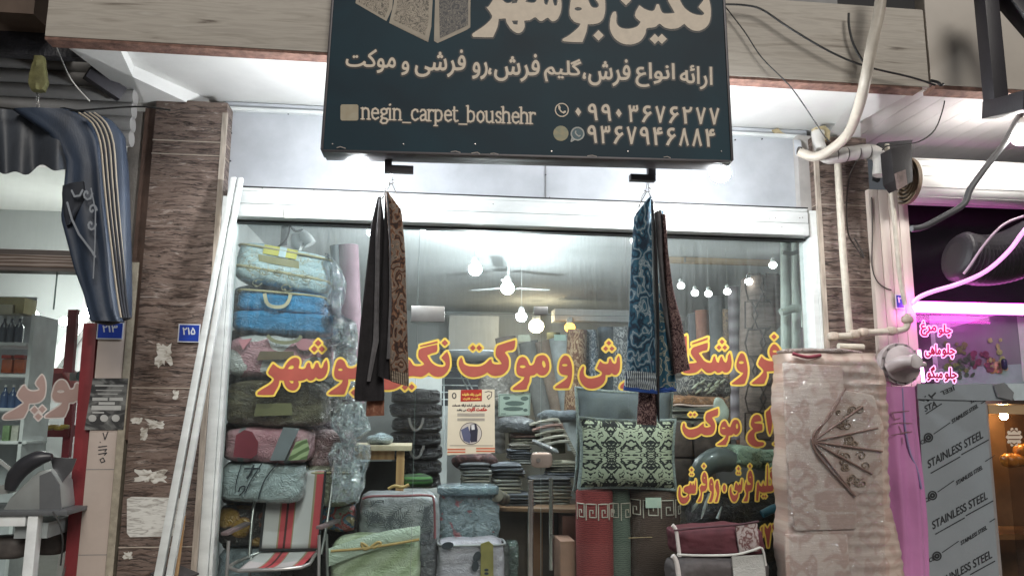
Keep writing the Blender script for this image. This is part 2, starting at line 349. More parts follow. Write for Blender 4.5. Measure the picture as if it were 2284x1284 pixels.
class Field:                                # union of outlines on a pixel grid, cut at any distance
    def __init__(s, x0, y0, x1, y1, step): s.x0, s.y0, s.st = x0, y0, step; s.nx = int((x1-x0)/step)+2; s.ny = int((y1-y0)/step)+2; s.d = np.full((s.ny, s.nx), 1e3)
    def _win(s, pts, pad):
        xs = [p[0] for p in pts]; ys = [p[1] for p in pts]
        i0 = max(0, int((min(xs)-pad-s.x0)/s.st)); i1 = min(s.nx, int((max(xs)+pad-s.x0)/s.st)+2)
        j0 = max(0, int((min(ys)-pad-s.y0)/s.st)); j1 = min(s.ny, int((max(ys)+pad-s.y0)/s.st)+2)
        X, Yv = np.meshgrid(s.x0+np.arange(i0, i1)*s.st, s.y0+np.arange(j0, j1)*s.st); return (slice(j0, j1), slice(i0, i1)), X, Yv
    def poly(s, pts, holes=(), pad=9, k=3):
        pts = smooth_poly(pts, k); w, X, Yv = s._win(pts, pad); d, wn = seg_dist(X, Yv, pts); d = np.where(wn != 0, -d, d)
        for h in holes:
            dh, wh = seg_dist(X, Yv, smooth_poly(h, k)); d = np.maximum(d, np.where(wh != 0, dh, -dh))
        s.d[w] = np.minimum(s.d[w], d)
    def loops(s, lps, pad=6):
        allp = [p for l in lps for p in l]; w, X, Yv = s._win(allp, pad); D = np.full(X.shape, 1e9); Wn = np.zeros(X.shape, int)
        for l in lps: d, wn = seg_dist(X, Yv, l); D = np.minimum(D, d); Wn += wn
        s.d[w] = np.minimum(s.d[w], np.where(Wn != 0, -D, D))
    def stroke(s, pts, r, pad=6):
        for (x0, y0), (x1, y1) in zip(pts, pts[1:]):
            w, X, Yv = s._win([(x0, y0), (x1, y1)], pad+r)
            if w[0].stop <= w[0].start or w[1].stop <= w[1].start: continue
            dx, dy = x1-x0, y1-y0; l = max(1e-9, dx*dx+dy*dy)
            t = np.clip(((X-x0)*dx+(Yv-y0)*dy)/l, 0, 1); s.d[w] = np.minimum(s.d[w], np.hypot(X-x0-t*dx, Yv-y0-t*dy)-r)
    def cut(s, level, tol=.25):
        v = s.d-level; v = np.where(np.abs(v) < 1e-6, 1e-6, v); v[0, :] = v[-1, :] = 1; v[:, 0] = v[:, -1] = 1
        ins = v < 0; code = ins[:-1, :-1]*1+ins[:-1, 1:]*2+ins[1:, 1:]*4+ins[1:, :-1]*8; nxt = {}
        E = {1: [(3, 0)], 2: [(0, 1)], 3: [(3, 1)], 4: [(1, 2)], 5: [(3, 0), (1, 2)], 6: [(0, 2)], 7: [(3, 2)], 8: [(2, 3)], 9: [(2, 0)], 10: [(0, 1), (2, 3)], 11: [(2, 1)], 12: [(1, 3)], 13: [(1, 0)], 14: [(0, 3)]}
        def key(j, i, e): return [(j, i, 0), (j, i+1, 1), (j+1, i, 0), (j, i, 1)][e]
        for j, i in zip(*np.nonzero((code > 0) & (code < 15))):
            for a, b in E[int(code[j, i])]: nxt[key(j, i, a)] = key(j, i, b)
        def pt(kk):
            j, i, o = kk; a = v[j, i]; b = v[j, i+1] if o == 0 else v[j+1, i]; t = a/(a-b)
            return (s.x0+(i+(t if o == 0 else 0))*s.st, s.y0+(j+(t if o else 0))*s.st)
        out = []
        while nxt:
            k0, k1 = next(iter(nxt.items())); lp = []; k = k0
            while k in nxt: n_ = nxt.pop(k); lp.append(pt(k)); k = n_
            if len(lp) > 5:
                lp = rdp(lp, tol)
                if len(lp) > 2: out.append(lp)
        return out
def rdp(p, tol):
    p = np.array(p); n = len(p); far = int(np.argmax(((p-p[0])**2).sum(1))); keep = np.zeros(n+1, bool); keep[[0, far, n]] = True
    q = np.vstack([p, p[:1]]); st = [(0, far), (far, n)]
    while st:
        a, b = st.pop()
        if b-a < 2: continue
        d = q[b]-q[a]; L = np.hypot(*d)+1e-9; e = np.abs(d[0]*(q[a+1:b, 1]-q[a, 1])-d[1]*(q[a+1:b, 0]-q[a, 0]))/L
        k = int(np.argmax(e))
        if e[k] > tol: keep[a+1+k] = True; st += [(a, a+1+k), (a+1+k, b)]
    return [tuple(x) for x in q[:-1][keep[:-1]]]
def flat(loops, place, mb=None, mi=0):       # fill outlines, each point placed by place(x, y)
    mb = mb or MB(); 
    if not loops: return mb
    area = lambda l: sum(a[0]*b[1]-b[0]*a[1] for a, b in zip(l, l[1:]+l[:1]))/2
    def inside(p, l):
        c = False
        for a, b in zip(l, l[1:]+l[:1]):
            if (a[1] > p[1]) != (b[1] > p[1]) and p[0] < (b[0]-a[0])*(p[1]-a[1])/(b[1]-a[1])+a[0]: c = not c
        return c
    big = max(loops, key=lambda l: abs(area(l))); sg = 1 if area(big) > 0 else -1
    outs = [[l] for l in loops if area(l)*sg > 0]
    for h in loops:
        if area(h)*sg > 0: continue
        own = [g for g in outs if inside(h[0], g[0])]
        if own: min(own, key=lambda g: abs(area(g[0]))).append(h)
    for g in outs:
        tris = geometry.tessellate_polygon([[Vector((x, -y, 0)) for x, y in l] for l in g]); pts = [q for l in g for q in l]
        mb.add([place(*q) for q in pts], [tuple(t) for t in tris], mi)
    return mb
_FORMS = {'ا': (0xFE8D, 2), 'ب': (0xFE8F, 4), 'پ': (0xFB56, 4), 'ت': (0xFE95, 4), 'چ': (0xFB7A, 4), 'ح': (0xFEA1, 4), 'خ': (0xFEA5, 4), 'د': (0xFEA9, 2), 'ر': (0xFEAD, 2), 'ز': (0xFEAF, 2), 'س': (0xFEB1, 4), 'ش': (0xFEB5, 4), 'ص': (0xFEB9, 4), 'ع': (0xFEC9, 4), 'غ': (0xFECD, 4), 'ف': (0xFED1, 4), 'ق': (0xFED5, 4), 'ک': (0xFB8E, 4), 'گ': (0xFB92, 4), 'ل': (0xFEDD, 4), 'م': (0xFEE1, 4), 'ن': (0xFEE5, 4), 'ه': (0xFEE9, 4), 'و': (0xFEED, 2), 'ی': (0xFBFC, 4), 'ئ': (0xFE89, 4)}
def shape_fa(s):
    out = []
    for i, c in enumerate(s):
        if c not in _FORMS: out.append(c); continue
        b, n = _FORMS[c]; pv = i > 0 and s[i-1] in _FORMS and _FORMS[s[i-1]][1] == 4; nx = n == 4 and i+1 < len(s) and s[i+1] in _FORMS
        out.append(chr(b+(3 if pv and nx else 1 if pv else 2 if nx else 0)))
    return ''.join(out[::-1])
def glyph_loops(text):
    cu = bpy.data.curves.new('lettering', 'FONT'); cu.body = text; cu.resolution_u = 4
    o = bpy.data.objects.new('lettering', cu); COL.objects.link(o); dg = bpy.context.evaluated_depsgraph_get()
    c2 = o.evaluated_get(dg).to_curve(dg); lps = []
    for sp in c2.splines:
        if sp.type == 'BEZIER':
            bp = sp.bezier_points; l = []
            for i in range(len(bp)):
                a, b = bp[i], bp[(i+1) % len(bp)]
                l += [(p.x, p.y) for p in geometry.interpolate_bezier(a.co, a.handle_right, b.handle_left, b.co, 5)[:-1]]
            lps.append(l)
        else: lps.append([(p.co.x, p.co.y) for p in sp.points])
    o.to_curve_clear() if hasattr(o, 'to_curve_clear') else None
    bpy.data.objects.remove(o); bpy.data.curves.remove(cu); return lps
def quad_map(lps, quad):                     # bounding box of the glyphs onto four photo corners TL TR BR BL
    xs = [p[0] for l in lps for p in l]; ys = [p[1] for l in lps for p in l]; x0, x1, y0, y1 = min(xs), max(xs), min(ys), max(ys)
    tl, tr, br, bl = [np.array(q, float) for q in quad]
    def f(p):
        u = (p[0]-x0)/(x1-x0); v = (y1-p[1])/(y1-y0); return tuple((1-v)*((1-u)*tl+u*tr)+v*((1-u)*bl+u*br))
    return [[f(p) for p in l] for l in lps]
def write(texts, step=.7, pad=6):            # [(text, quad, persian)] -> Field
    L = [quad_map(glyph_loops(shape_fa(t) if fa else t), q) for t, q, fa in texts]; pts = [p for l in L for k in l for p in k]
    fd = Field(min(p[0] for p in pts)-pad, min(p[1] for p in pts)-pad, max(p[0] for p in pts)+pad, max(p[1] for p in pts)+pad, step)
    for l in L: fd.loops(l, pad)
    return fd
def box4(x0, y0, x1, y1, sl=0.): return [(x0, y0), (x1, y0+sl*(x1-x0)), (x1, y1+sl*(x1-x0)), (x0, y1)]
def dia(x, y, r_, ry=None): ry = ry or r_; return [(x, y-ry), (x+r_, y), (x, y+ry), (x-r_, y)]
def ell(x, y, a, b, rot=0., n=14): return [(x+a*math.cos(2*math.pi*k/n)*math.cos(rot)-b*math.sin(2*math.pi*k/n)*math.sin(rot), y+a*math.cos(2*math.pi*k/n)*math.sin(rot)+b*math.sin(2*math.pi*k/n)*math.cos(rot)) for k in range(n)]
def tr_(pts, ox, oy, s): return [(ox+x/s, oy+y/s) for x, y in pts]
# ------------------------------------------------------------------ common materials
white_alu = M('white aluminium', (.68, .71, .7), .35, var=.14, vs=5, bump=.05, stretch=(.6, 1, 2))
panel_m = M('pale composite panel', (.46, .48, .51), .2, var=.14, vs=2.5, bump=.04, bs=6)
plaster = M('white plaster', (.78, .78, .76), .8, var=.07, vs=2.2, bump=.15, bs=25)
room_w = M('room white', (.52, .54, .54), .8, var=.06, vs=1.6, bump=.1, bs=18)
dark_m = M('dark recess', (.02, .02, .022), .7)
iron = M('dark iron', (.045, .042, .05), .5, bump=.1)
chrome = M('brushed steel', (.62, .6, .57), .22, 1.)
cream_pipe = M('aged cream pipe', (.55, .5, .42), .5, var=.2, vs=12, bump=.1)
pvc_pipe = M('white plastic pipe', (.6, .58, .54), .45, var=.12, vs=9)
black_rub = M('black cable', (.015, .015, .015), .5)
grey_rub = M('grey cable', (.09, .09, .095), .45)
stone = MP('brown layered stone', 'strata', [(.34, (.06, .04, .032)), (.43, (.13, .09, .073)), (.5, (.21, .155, .13)), (.56, (.16, .115, .095)), (.62, (.27, .21, .18)), (.7, (.42, .37, .33))], 1.7, (1, 1, 1), .42, .8, bump=.8)
fascia_m = MP('beige travertine cladding', 'noise', [(.26, (.17, .145, .12)), (.36, (.42, .38, .33)), (.5, (.54, .5, .44)), (.62, (.46, .42, .37)), (.75, (.6, .57, .51))], 2.2, (.9, .9, 12.), .6, .7, bump=.35, detail=9.)
tile_m = M('pinkish beige tile', (.5, .42, .37), .35, var=.07, vs=5)
mortar = M('grey mortar', (.2, .18, .16), .85, bump=.4)
red_paint = M('red painted steel', (.21, .03, .035), .4, var=.15)
paper_m = MP('scraped white paper', 'noise', [(.3, (.2, .17, .14)), (.42, (.42, .39, .34)), (.5, (.56, .54, .49)), (.7, (.66, .64, .6))], 16, (1, 1, 2), .9, 1.2, bump=.3)
wood_m = MP('orange wood', 'bandx', [(0, (.34, .19, .08)), (1, (.45, .27, .12))], 5, (1, 1, .2), .5, 4)
GY = 5.6                                                   # shop glass
PY = 5.46                                                  # pillar fronts

# ------------------------------------------------------------------ ground
g = MB().add([(-40, -40, -.004), (40, -40, -.004), (40, 40, -.004), (-40, 40, -.004)], [(0, 1, 2, 3)])
tag(g.build('street', M('asphalt', (.05, .05, .052), .85, var=.25, vs=30, bump=.3)), kind='structure')
g = MB().box(-12, 12, 2.2, 5.7, -.05, .12)
tag(g.build('pavement', M('grey paving', (.26, .24, .22), .8, var=.2, vs=12, bump=.2)), kind='structure')
g = MB().box(-7, 8, 5.7, 13.2, -.05, .14)
tag(g.build('shop_floor', M('shop floor tile', (.2, .19, .17), .25, var=.1)), kind='structure')

# ------------------------------------------------------------------ carpet shop room
room = T('shop_room', 'white walled room of the carpet shop seen through its big glass front', 'room', (.8, 9, 0))
ZC = 3.2
MB().box(-1.55, 5.6, 12.4, 12.5, .14, ZC).build('back_wall', room_w, room)
MB().box(-1.65, -1.56, 5.66, 12.5, .14, ZC).build('side_wall', room_w, room)
MB().box(5.6, 5.7, 5.9, 12.5, .14, ZC).build('side_wall', room_w, room)
mb = MB().box(-1.65, 5.7, 5.66, 12.5, ZC, ZC+.1)
mb.build('ceiling', M('ceiling grey white', (.56, .59, .6), .75, var=.08, vs=1.2, bump=.1, bs=12), room)
mb = MB(); pbox(1238, 690, 1420, 716, 10.6, .3, mb); mb.build('pelmet', room_w, room)
mb = MB(); pbox(1000, 704, 1112, 900, 11.6, .5, mb); mb.build('column', M('column grey white', (.66, .67, .66), .7, var=.05), room)
# white wardrobe leaves low at the back
cb = T('white_cabinet', 'plain white cabinet with two doors behind the black bags', 'cabinet', tuple(at(945, 900, 9.5)))
a, b, c, d = rect(905, 840, 1000, 900, 9.5)
MB().box(a, b, 9.5, 9.9, .14, d).build('body', M('cabinet white', (.66, .68, .67), .5, var=.04), cb)
m2 = MB(); m2.box(a, (a+b)/2-.005, 9.48, 9.497, .2, d-.02).box((a+b)/2+.005, b, 9.48, 9.497, .2, d-.02); m2.build('door', M('cabinet white', ()), cb)

# upper wall panel, header box, frame: the shopfront
sf = T('shopfront_frame', 'white aluminium shopfront with a wide roller shutter box over the glass', 'shopfront', (.8, GY, .12))
mb = MB().box(-1.5, 3.02, 5.62, 5.7, 3.1, 3.85)
mb.build('upper_panel', panel_m, sf)
for x, y in [(524, 247), (643, 254), (516, 297), (514, 359), (735, 1000), (1217, 390), (1640, 312), (1700, 310), (1795, 330), (1797, 400), (1795, 455)]:
    if y < 700: MB().lathe([(.006, -.003), (.006, .006)], at(x, y, 5.612), 8, axis='Y').build('rivet', iron, sf)
j = MB(); x = at(1217, 410, 5.615).x; j.box(x-.003, x+.003, 5.612, 5.619, 3.1, 3.8); j.build('panel_joint', M('grey sealant', (.2, .2, .2), .7), sf)
MB().box(-1.47, 3.0, 5.585, 5.62, 3.775, 3.8).build('top_trim', white_alu, sf)
hb = MB()
zs = [2.945, 3.035, 3.125, 3.158]
hb.box(-1.36, 2.905, 5.45, 5.58, 2.945, 3.036).box(-1.36, 2.905, 5.453, 5.58, 3.04, 3.128).box(-1.36, 2.905, 5.458, 5.58, 3.132, 3.156).box(-1.355, 2.9, 5.466, 5.575, 2.96, 3.15)
hb.build('shutter_box', white_alu, sf, bev=.003)
MB().box(-1.37, 2.91, 5.455, 5.61, 3.158, 3.166).build('shadow_gap', M('black gasket', (.03, .03, .03), .6), sf)
MB().box(-1.37, 2.96, 5.55, 5.62, 2.925, 2.943).build('lower_gasket', M('black gasket', ()), sf)
sq = MB(); pbox(633, 465, 659, 486, 5.44, .008, sq); sq.build('cover_plate', M('grey plastic', (.5, .5, .47), .5), sf)
for x, y in ((1716, 487), (1730, 486), (1784, 486), (1790, 485), (1744, 506), (1680, 515), (585, 420), (700, 425), (1226, 440), (660, 432), (1460, 470), (1100, 455)): MB().lathe([(.004, 0), (.003, -.002)], at(x, y, 5.449), 7, axis='Y').build('rivet', M('dark rivet', (.08, .07, .06), .6), sf)
v = MB().box(-1.44, -1.375, 5.5, 5.66, .12, 3.1).box(-1.372, -1.35, 5.52, 5.64, .12, 2.94); v.build('jamb', white_alu, sf, bev=.003)
v = MB().box(2.925, 3.01, 5.48, 5.66, .12, 3.15).box(2.965, 2.985, 5.47, 5.479, .12, 2.95); v.build('jamb', white_alu, sf, bev=.003)
v = MB().box(2.9, 3.02, 5.55, 5.63, 3.17, 3.78); v.build('corner_flashing', M('grey flashing', (.42, .4, .38), .5, bump=.1), sf)

# ------------------------------------------------------------------ glass front and lettering
gl = GLASS('shop glass', dirt=.012, streak=.1)
edge = M('glass edge', (.12, .17, .16), .3)
gf = T('glass_front', 'fixed glass panes of the carpet shop with big red and yellow lettering', 'shop window', (.8, GY, .12))
xa, xb, xc = at(930, 760, GY).x, at(1206, 760, GY).x, at(1400, 760, GY).x; zt = 2.31
for q in [(-1.35, xa-.004, .12, 2.94), (xa, xc-.004, zt+.004, 2.94), (xb+.004, xc-.004, .12, zt-.004), (xc, 2.925, .12, 2.94)]:
    MB().box(q[0], q[1], GY, GY+.004, q[2], q[3]).build('pane', gl, gf)
e = MB().box(xa-.003, xa-.0005, GY-.001, GY+.006, .12, 2.94).box(xa, xc, GY-.001, GY+.006, zt+.001, zt+.004).box(xb+.001, xb+.004, GY-.001, GY+.006, .12, zt)
e.build('pane_edge', edge, gf)
def fitting(x0, y0, x1, y1, par, nm='patch_fitting'):
    m_ = MB(); pbox(x0, y0, x1, y1, GY-.025, .055, m_); return m_.build(nm, M('satin fitting steel', (.36, .36, .35), .35, .8), par, bev=.004)
fitting(917, 682, 992, 717, gf); fitting(1192, 683, 1222, 701, gf)
dr = T('glass_door', 'frameless glass door with round lock and vertical bar handle', 'door', (xa, GY, .12))
MB().box(xa+.004, xb-.004, GY, GY+.004, .13, zt-.004).build('pane', gl, dr)
lk = MB(); p = at(1208, 1025, GY-.03); lk.blob(p, (.155, .03, .11), 4, n=8); lo = lk.build('lock', M('lock steel', (.36, .3, .26), .35, .7), dr, smooth=True)
MB().lathe([(.016, -.02), (.016, .0), (.012, .004)], p+Vector((-.028, -.008, 0)), 16, axis='Y').build('lock_cylinder', chrome, lo, smooth=True)
def handle(x, y0, y1, par, Y, r_=.02):
    a, b = at(x[0], y0, Y), at(x[1], y1, Y); b.x = a.x; m_ = MB().tube([a, b], r_, 14); h = m_.build('handle', chrome, par, smooth=True)
    for f_ in (.2, .62): q = a.lerp(b, f_); MB().tube([q, q+Vector((0, GY-Y, 0))], r_*.7, 10).build('stand_off', chrome, h, smooth=True)
handle((1184, 1172), 1070, 1330, dr, GY-.07); handle((1229, 1228), 1066, 1270, gf, GY+.07, .016)

def A(p): return tr_(p, 560, 740, 5.71)
def B(p): return tr_(p, 860, 730, 6.01)
def C(p): return tr_(p, 1120, 730, 7.553)
def D(p): return tr_(p, 1480, 730, 7.553)
def E_(p): return tr_(p, 1480, 890, 7.613)
def F(p): return tr_(p, 1480, 1010, 5.583)
fd = Field(560, 725, 1790, 900, .8)
fd.poly(A([(280,400),(330,440),(380,465),(420,460),(440,420),(480,365),(530,330),(580,325),(615,350),(620,400),(605,455),(650,470),(690,455),(705,410),(730,385),(755,400),(760,440),(775,470),(800,455),(815,410),(835,385),(860,400),(870,440),(890,460),(915,440),(925,395),(960,350),(975,390),(980,450),(970,510),(945,560),(910,590),(870,600),(840,590),(825,575),(800,605),(760,620),(730,610),(710,590),(680,610),(640,620),(600,625),(612,660),(600,700),(570,735),(530,745),(480,730),(440,690),(420,640),(415,620),(365,615),(350,680),(320,740),(290,790),(270,800),(100,800),(80,785),(90,760),(150,720),(220,680),(270,640),(290,600),(270,570),(215,515)]),
        [A([(470,465),(500,430),(530,425),(545,445),(530,465),(500,470)]), A([(485,620),(540,620),(535,650),(510,650)])])
for q in ((855,140),(805,215),(902,215)): fd.poly(A(dia(*q, 46)))
fd.poly(A([(1075,420),(1090,375),(1120,345),(1155,345),(1195,380),(1215,430),(1240,455),(1310,455),(1390,390),(1420,330),(1445,400),(1435,520),(1390,590),(1310,600),(1240,600),(1240,650),(1215,730),(1190,790),(1160,795),(1000,795),(985,775),(1020,745),(1090,700),(1150,650),(1165,610),(1110,605),(1070,580),(1055,530),(1060,470)]), [A(ell(1138,478,28,14))])
fd.poly(A(dia(1310,770,46)))
fd.poly(B([(340,450),(370,500),(420,515),(480,510),(515,490),(500,465),(440,400),(440,330),(455,290),(520,265),(690,225),(690,320),(620,345),(560,375),(585,420),(620,470),(680,510),(760,525),(800,505),(795,460),(745,405),(790,350),(825,320),(850,370),(862,440),(860,520),(830,590),(780,640),(720,660),(660,655),(610,630),(580,600),(540,635),(480,660),(420,655),(350,650),(290,670),(230,760),(100,830),(-50,830),(-200,780),(-320,640),(-330,500),(-280,400),(-230,360),(-220,440),(-200,540),(-100,640),(60,660),(200,600),(300,500),(300,420)]))
fd.poly(B([(462,262),(462,240),(700,178),(700,206)]))
for q in ((258,800),(350,795),(795,205)): fd.poly(B(dia(*q, 46)))
fd.poly(B([(1000,410),(1020,400),(1035,430),(1050,480),(1100,510),(1180,520),(1270,515),(1340,480),(1390,430),(1420,420),(1430,470),(1470,490),(1540,490),(1555,480),(1530,440),(1475,370),(1490,255),(1560,220),(1740,165),(1725,290),(1640,310),(1600,335),(1640,390),(1655,440),(1650,530),(1620,590),(1560,635),(1480,650),(1420,640),(1380,615),(1365,600),(1330,625),(1250,655),(1160,665),(1080,640),(1020,590),(985,520),(980,460)]))
for q in ((1170,272),(1255,272)): fd.poly(B(dia(*q, 43)))
fd.poly(B([(1770,450),(1790,410),(1830,390),(1870,400),(1905,440),(1930,500),(1970,500),(1995,470),(2020,400),(2070,370),(2130,370),(2175,410),(2195,480),(2195,560),(2160,620),(2110,645),(2060,635),(2030,610),(1990,640),(1940,650),(1930,720),(1900,790),(1880,830),(1720,835),(1700,815),(1740,780),(1810,730),(1850,690),(1860,660),(1800,650),(1760,620),(1750,560),(1755,500)]), [B(ell(1838,522,38,18)), B(ell(2122,490,20,46,-.2))])
fd.poly(C([(960,620),(985,540),(1030,480),(1080,470),(1125,500),(1160,570),(1180,660),(1180,800),(1160,920),(1125,1010),(1090,1022),(910,1022),(890,1000),(930,965),(1030,900),(1090,850),(1105,805),(1050,800),(990,780),(955,720)]), [C(ell(1055,632,45,19))])
fd.poly(C([(1350,660),(1370,650),(1385,680),(1375,740),(1390,810),(1450,850),(1540,850),(1640,820),(1680,780),(1670,740),(1590,690),(1650,560),(1700,600),(1760,610),(1790,590),(1800,530),(1830,520),(1860,590),(1900,610),(1925,580),(1930,520),(1965,470),(1985,520),(1990,640),(1975,740),(1930,795),(1880,795),(1845,770),(1810,800),(1745,800),(1740,880),(1700,950),(1620,1005),(1520,1030),(1420,1010),(1340,940),(1300,840),(1310,740)]))
for q in ((1797,262),(1745,355),(1850,355)): fd.poly(C(dia(*q, 47)))
fd.poly(C([(1985,1000),(2010,950),(2100,890),(2160,820),(2110,750),(2170,640),(2230,700),(2330,710),(2400,690),(2360,620),(2380,520),(2440,470),(2500,500),(2540,620),(2550,740),(2500,830),(2400,860),(2240,860),(2220,950),(2170,1030),(2010,1030)]))
fd.poly(D([(460,600),(540,590),(555,565),(460,440),(480,350),(560,310),(745,250),(740,370),(660,395),(595,430),(640,500),(690,560),(760,590),(810,580),(840,490),(870,480),(895,570),(930,590),(955,500),(985,485),(1015,560),(1050,590),(1075,540),(1080,480),(1120,420),(1140,500),(1150,600),(1130,700),(1080,755),(1020,755),(990,730),(950,760),(900,760),(865,730),(800,765),(730,760),(680,720),(640,680),(570,745),(480,770),(370,765),(320,700),(340,190),(370,150),(395,160),(405,600)]))
fd.poly(D([(478,290),(480,262),(750,162),(745,205)]))
for q in ((985,240),(935,335),(1032,335)): fd.poly(D(dia(*q, 46)))
fd.poly(D([(1225,620),(1250,520),(1290,440),(1330,430),(1370,470),(1400,570),(1420,680),(1415,800),(1380,920),(1340,955),(1170,955),(1150,935),(1220,880),(1300,820),(1345,760),(1290,745),(1240,700)]), [D(ell(1310,588,40,22))])
fd.poly(D([(1590,610),(1650,480),(1700,530),(1780,560),(1860,560),(1900,545),(1850,520),(1800,490),(1780,400),(1810,320),(1860,275),(1910,300),(1960,370),(1985,440),(1990,600),(1960,700),(1890,730),(1740,740),(1745,820),(1710,920),(1680,950),(1500,950),(1485,930),(1530,890),(1620,820),(1680,740),(1660,690)]), [D(ell(1875,400,35,18))])
fd.poly(D(dia(1862,155,52)))
f2 = Field(1500, 885, 1790, 1010, .7)
f2.poly(E_([(330,410),(350,400),(365,420),(375,470),(430,505),(510,500),(590,470),(650,420),(685,400),(690,460),(740,475),(800,455),(790,430),(710,350),(725,240),(790,200),(925,150),(925,265),(860,290),(825,310),(860,370),(880,440),(870,530),(830,590),(760,610),(690,605),(640,580),(600,610),(520,645),(430,645),(370,610),(330,550),(315,480)]))
for q in ((458,258),(527,258)): f2.poly(E_(dia(*q, 33)))
f2.poly(E_([(970,430),(990,390),(1030,360),(1065,380),(1095,450),(1130,470),(1150,420),(1180,360),(1220,340),(1270,360),(1300,430),(1305,510),(1280,570),(1230,605),(1190,580),(1160,610),(1110,620),(1100,680),(1065,760),(1050,775),(920,775),(910,760),(970,720),(1030,670),(1060,610),(1000,600),(960,560),(955,490)]), [E_(ell(1020,487,30,12)), E_(ell(1247,455,18,42))])
f2.poly(E_([(1490,350),(1530,280),(1590,255),(1640,280),(1665,340),(1660,370),(1600,375),(1540,390),(1560,405),(1640,410),(1680,420),(1680,520),(1620,540),(1560,560),(1545,610),(1560,670),(1610,715),(1680,720),(1715,745),(1690,785),(1600,805),(1520,790),(1450,740),(1420,670),(1430,600),(1470,540),(1520,500),(1480,440)]))
f2.poly(E_([(1735,230),(1780,180),(1825,130),(1845,200),(1845,400),(1830,540),(1800,605),(1775,540),(1755,400)]))
f2.poly(E_([(1910,420),(1940,360),(2020,350),(2080,400),(2100,520),(2080,680),(2030,770),(1880,770),(1865,750),(1930,700),(1980,620),(1930,590),(1905,500)]))
f3 = Field(1500, 1010, 1770, 1235, .6)
for pl, hl in [([(190,430),(205,410),(215,440),(215,510),(235,545),(280,545),(310,510),(290,490),(255,480),(250,440),(275,410),(320,400),(330,360),(345,370),(355,400),(370,360),(385,400),(400,320),(408,360),(408,450),(395,500),(350,500),(320,510),(325,560),(290,615),(240,630),(200,600),(180,520)], []),
        ([(450,430),(475,390),(490,400),(520,400),(525,380),(490,370),(475,310),(490,250),(510,230),(535,260),(545,330),(545,420),(520,470),(485,480),(480,540),(465,600),(420,605),(440,570),(460,520),(460,470)], [ell(510,305,8,10)]),
        ([(565,380),(580,320),(600,310),(620,350),(628,420),(626,520),(600,605),(560,605),(580,560),(600,480),(575,460)], [ell(598,385,7,10)]),
        ([(640,420),(660,340),(680,340),(695,420),(695,500),(670,605),(635,605),(650,560),(665,500)], []),
        ([(830,420),(845,400),(850,480),(875,520),(910,510),(925,470),(880,455),(890,390),(905,360),(920,380),(930,400),(945,370),(958,395),(970,320),(985,330),(980,440),(960,485),(935,490),(930,540),(900,600),(860,600),(830,540),(820,480)], []),
        ([(1010,440),(1030,340),(1045,390),(1075,390),(1090,380),(1055,350),(1045,290),(1065,220),(1090,215),(1110,270),(1115,380),(1100,460),(1060,475),(1055,540),(1045,600),(990,600),(1010,560),(1030,500)], [ell(1080,298,8,9)]),
        ([(1150,590),(1155,450),(1165,370),(1180,350),(1200,400),(1225,410),(1240,350),(1255,400),(1280,400),(1285,160),(1300,150),(1305,400),(1340,400),(1350,340),(1320,280),(1330,230),(1395,190),(1390,250),(1350,280),(1370,330),(1380,400),(1360,470),(1300,480),(1230,490),(1190,470),(1180,590)], []),
        ([(1325,205),(1395,150),(1395,168),(1330,223)], []),
        ([(1260,890),(1285,930),(1300,930),(1330,880),(1345,930),(1330,990),(1325,1060),(1310,1170),(1295,1170),(1275,1040),(1255,960)], []),
        ([(1365,880),(1395,930),(1420,1040),(1440,960),(1470,870),(1485,900),(1450,1030),(1430,1160),(1415,1160),(1395,1040),(1350,920)], []),
        ([(1215,925),(1235,905),(1235,1040),(1220,1050)], [])]:
    f3.poly(F(pl), [F(h) for h in hl], k=2)
for x, y, q in ((350,205,20),(340,262,13),(362,264,13),(503,160,22),(932,190,22),(922,245,14),(945,247,14),(1075,160,20),(1240,535,17),(1270,535,17)): f3.poly(F(dia(x, y, q, q*1.3)))
f3.poly(F(ell(757,435,22,48))); f3.poly(F(ell(1435,410,20,45)))
red_l = M('red window lettering', (.36, .082, .06), .45, var=.12); yel_l = M('yellow lettering edge', (.76, .56, .1), .45, var=.08)
for f_, w_ in ((fd, 4.2), (f2, 3.6), (f3, 3.)):
    o = flat(f_.cut(w_), lambda x, y: at(x, y, GY-.002)).build('lettering_edge', yel_l, gf)
    flat(f_.cut(-.3), lambda x, y: at(x, y, GY-.0045)).build('lettering', red_l, o)

# ------------------------------------------------------------------ stone pillars and canopy
lp = T('stone_pillar', 'brown layered stone pillar with torn posters left of the carpet shop', 'pillar', (-1.7, PY, .12))
xl, xr_ = at(342, 300, PY).x, at(503, 300, PY).x
MB().box(xl, xr_, PY, 5.75, .12, 3.78).build('shaft', stone, lp, bev=.006)
jt = MB()
for y in (315, 345, 865, 1218): z = at(420, y, PY).z; jt.box(xl-.002, xr_+.002, PY-.003, 5.6, z-.004, z+.003)
jt.build('course_joint', M('pale joint', (.4, .34, .28), .7), lp)
MB().box(xr_-.03, xr_+.004, PY-.004, PY+.02, .12, 3.7).build('corner_strip', M('pale corner', (.42, .36, .3), .6, var=.3, vs=30, stretch=(1, 1, .2)), lp)
def scrap(x, y, w, h, seed, n=30, Y=PY):
    rnd = random.Random(seed); pts = []
    for k in range(n):
        a = 2*math.pi*k/n; q = .5+.3*rnd.random()+.28*nz((math.cos(2*math.pi*k/n)*1.6+seed, math.sin(2*math.pi*k/n)*1.6, seed*.7))
        ca, sa = math.cos(a), math.sin(a); m_ = max(abs(ca), abs(sa)); pts.append((x+w/2*ca/m_*q, y+h/2*sa/m_*q))
    return pquad(pts, Y-.003, .0025)
sg = 'torn paper scraps on the left stone pillar'
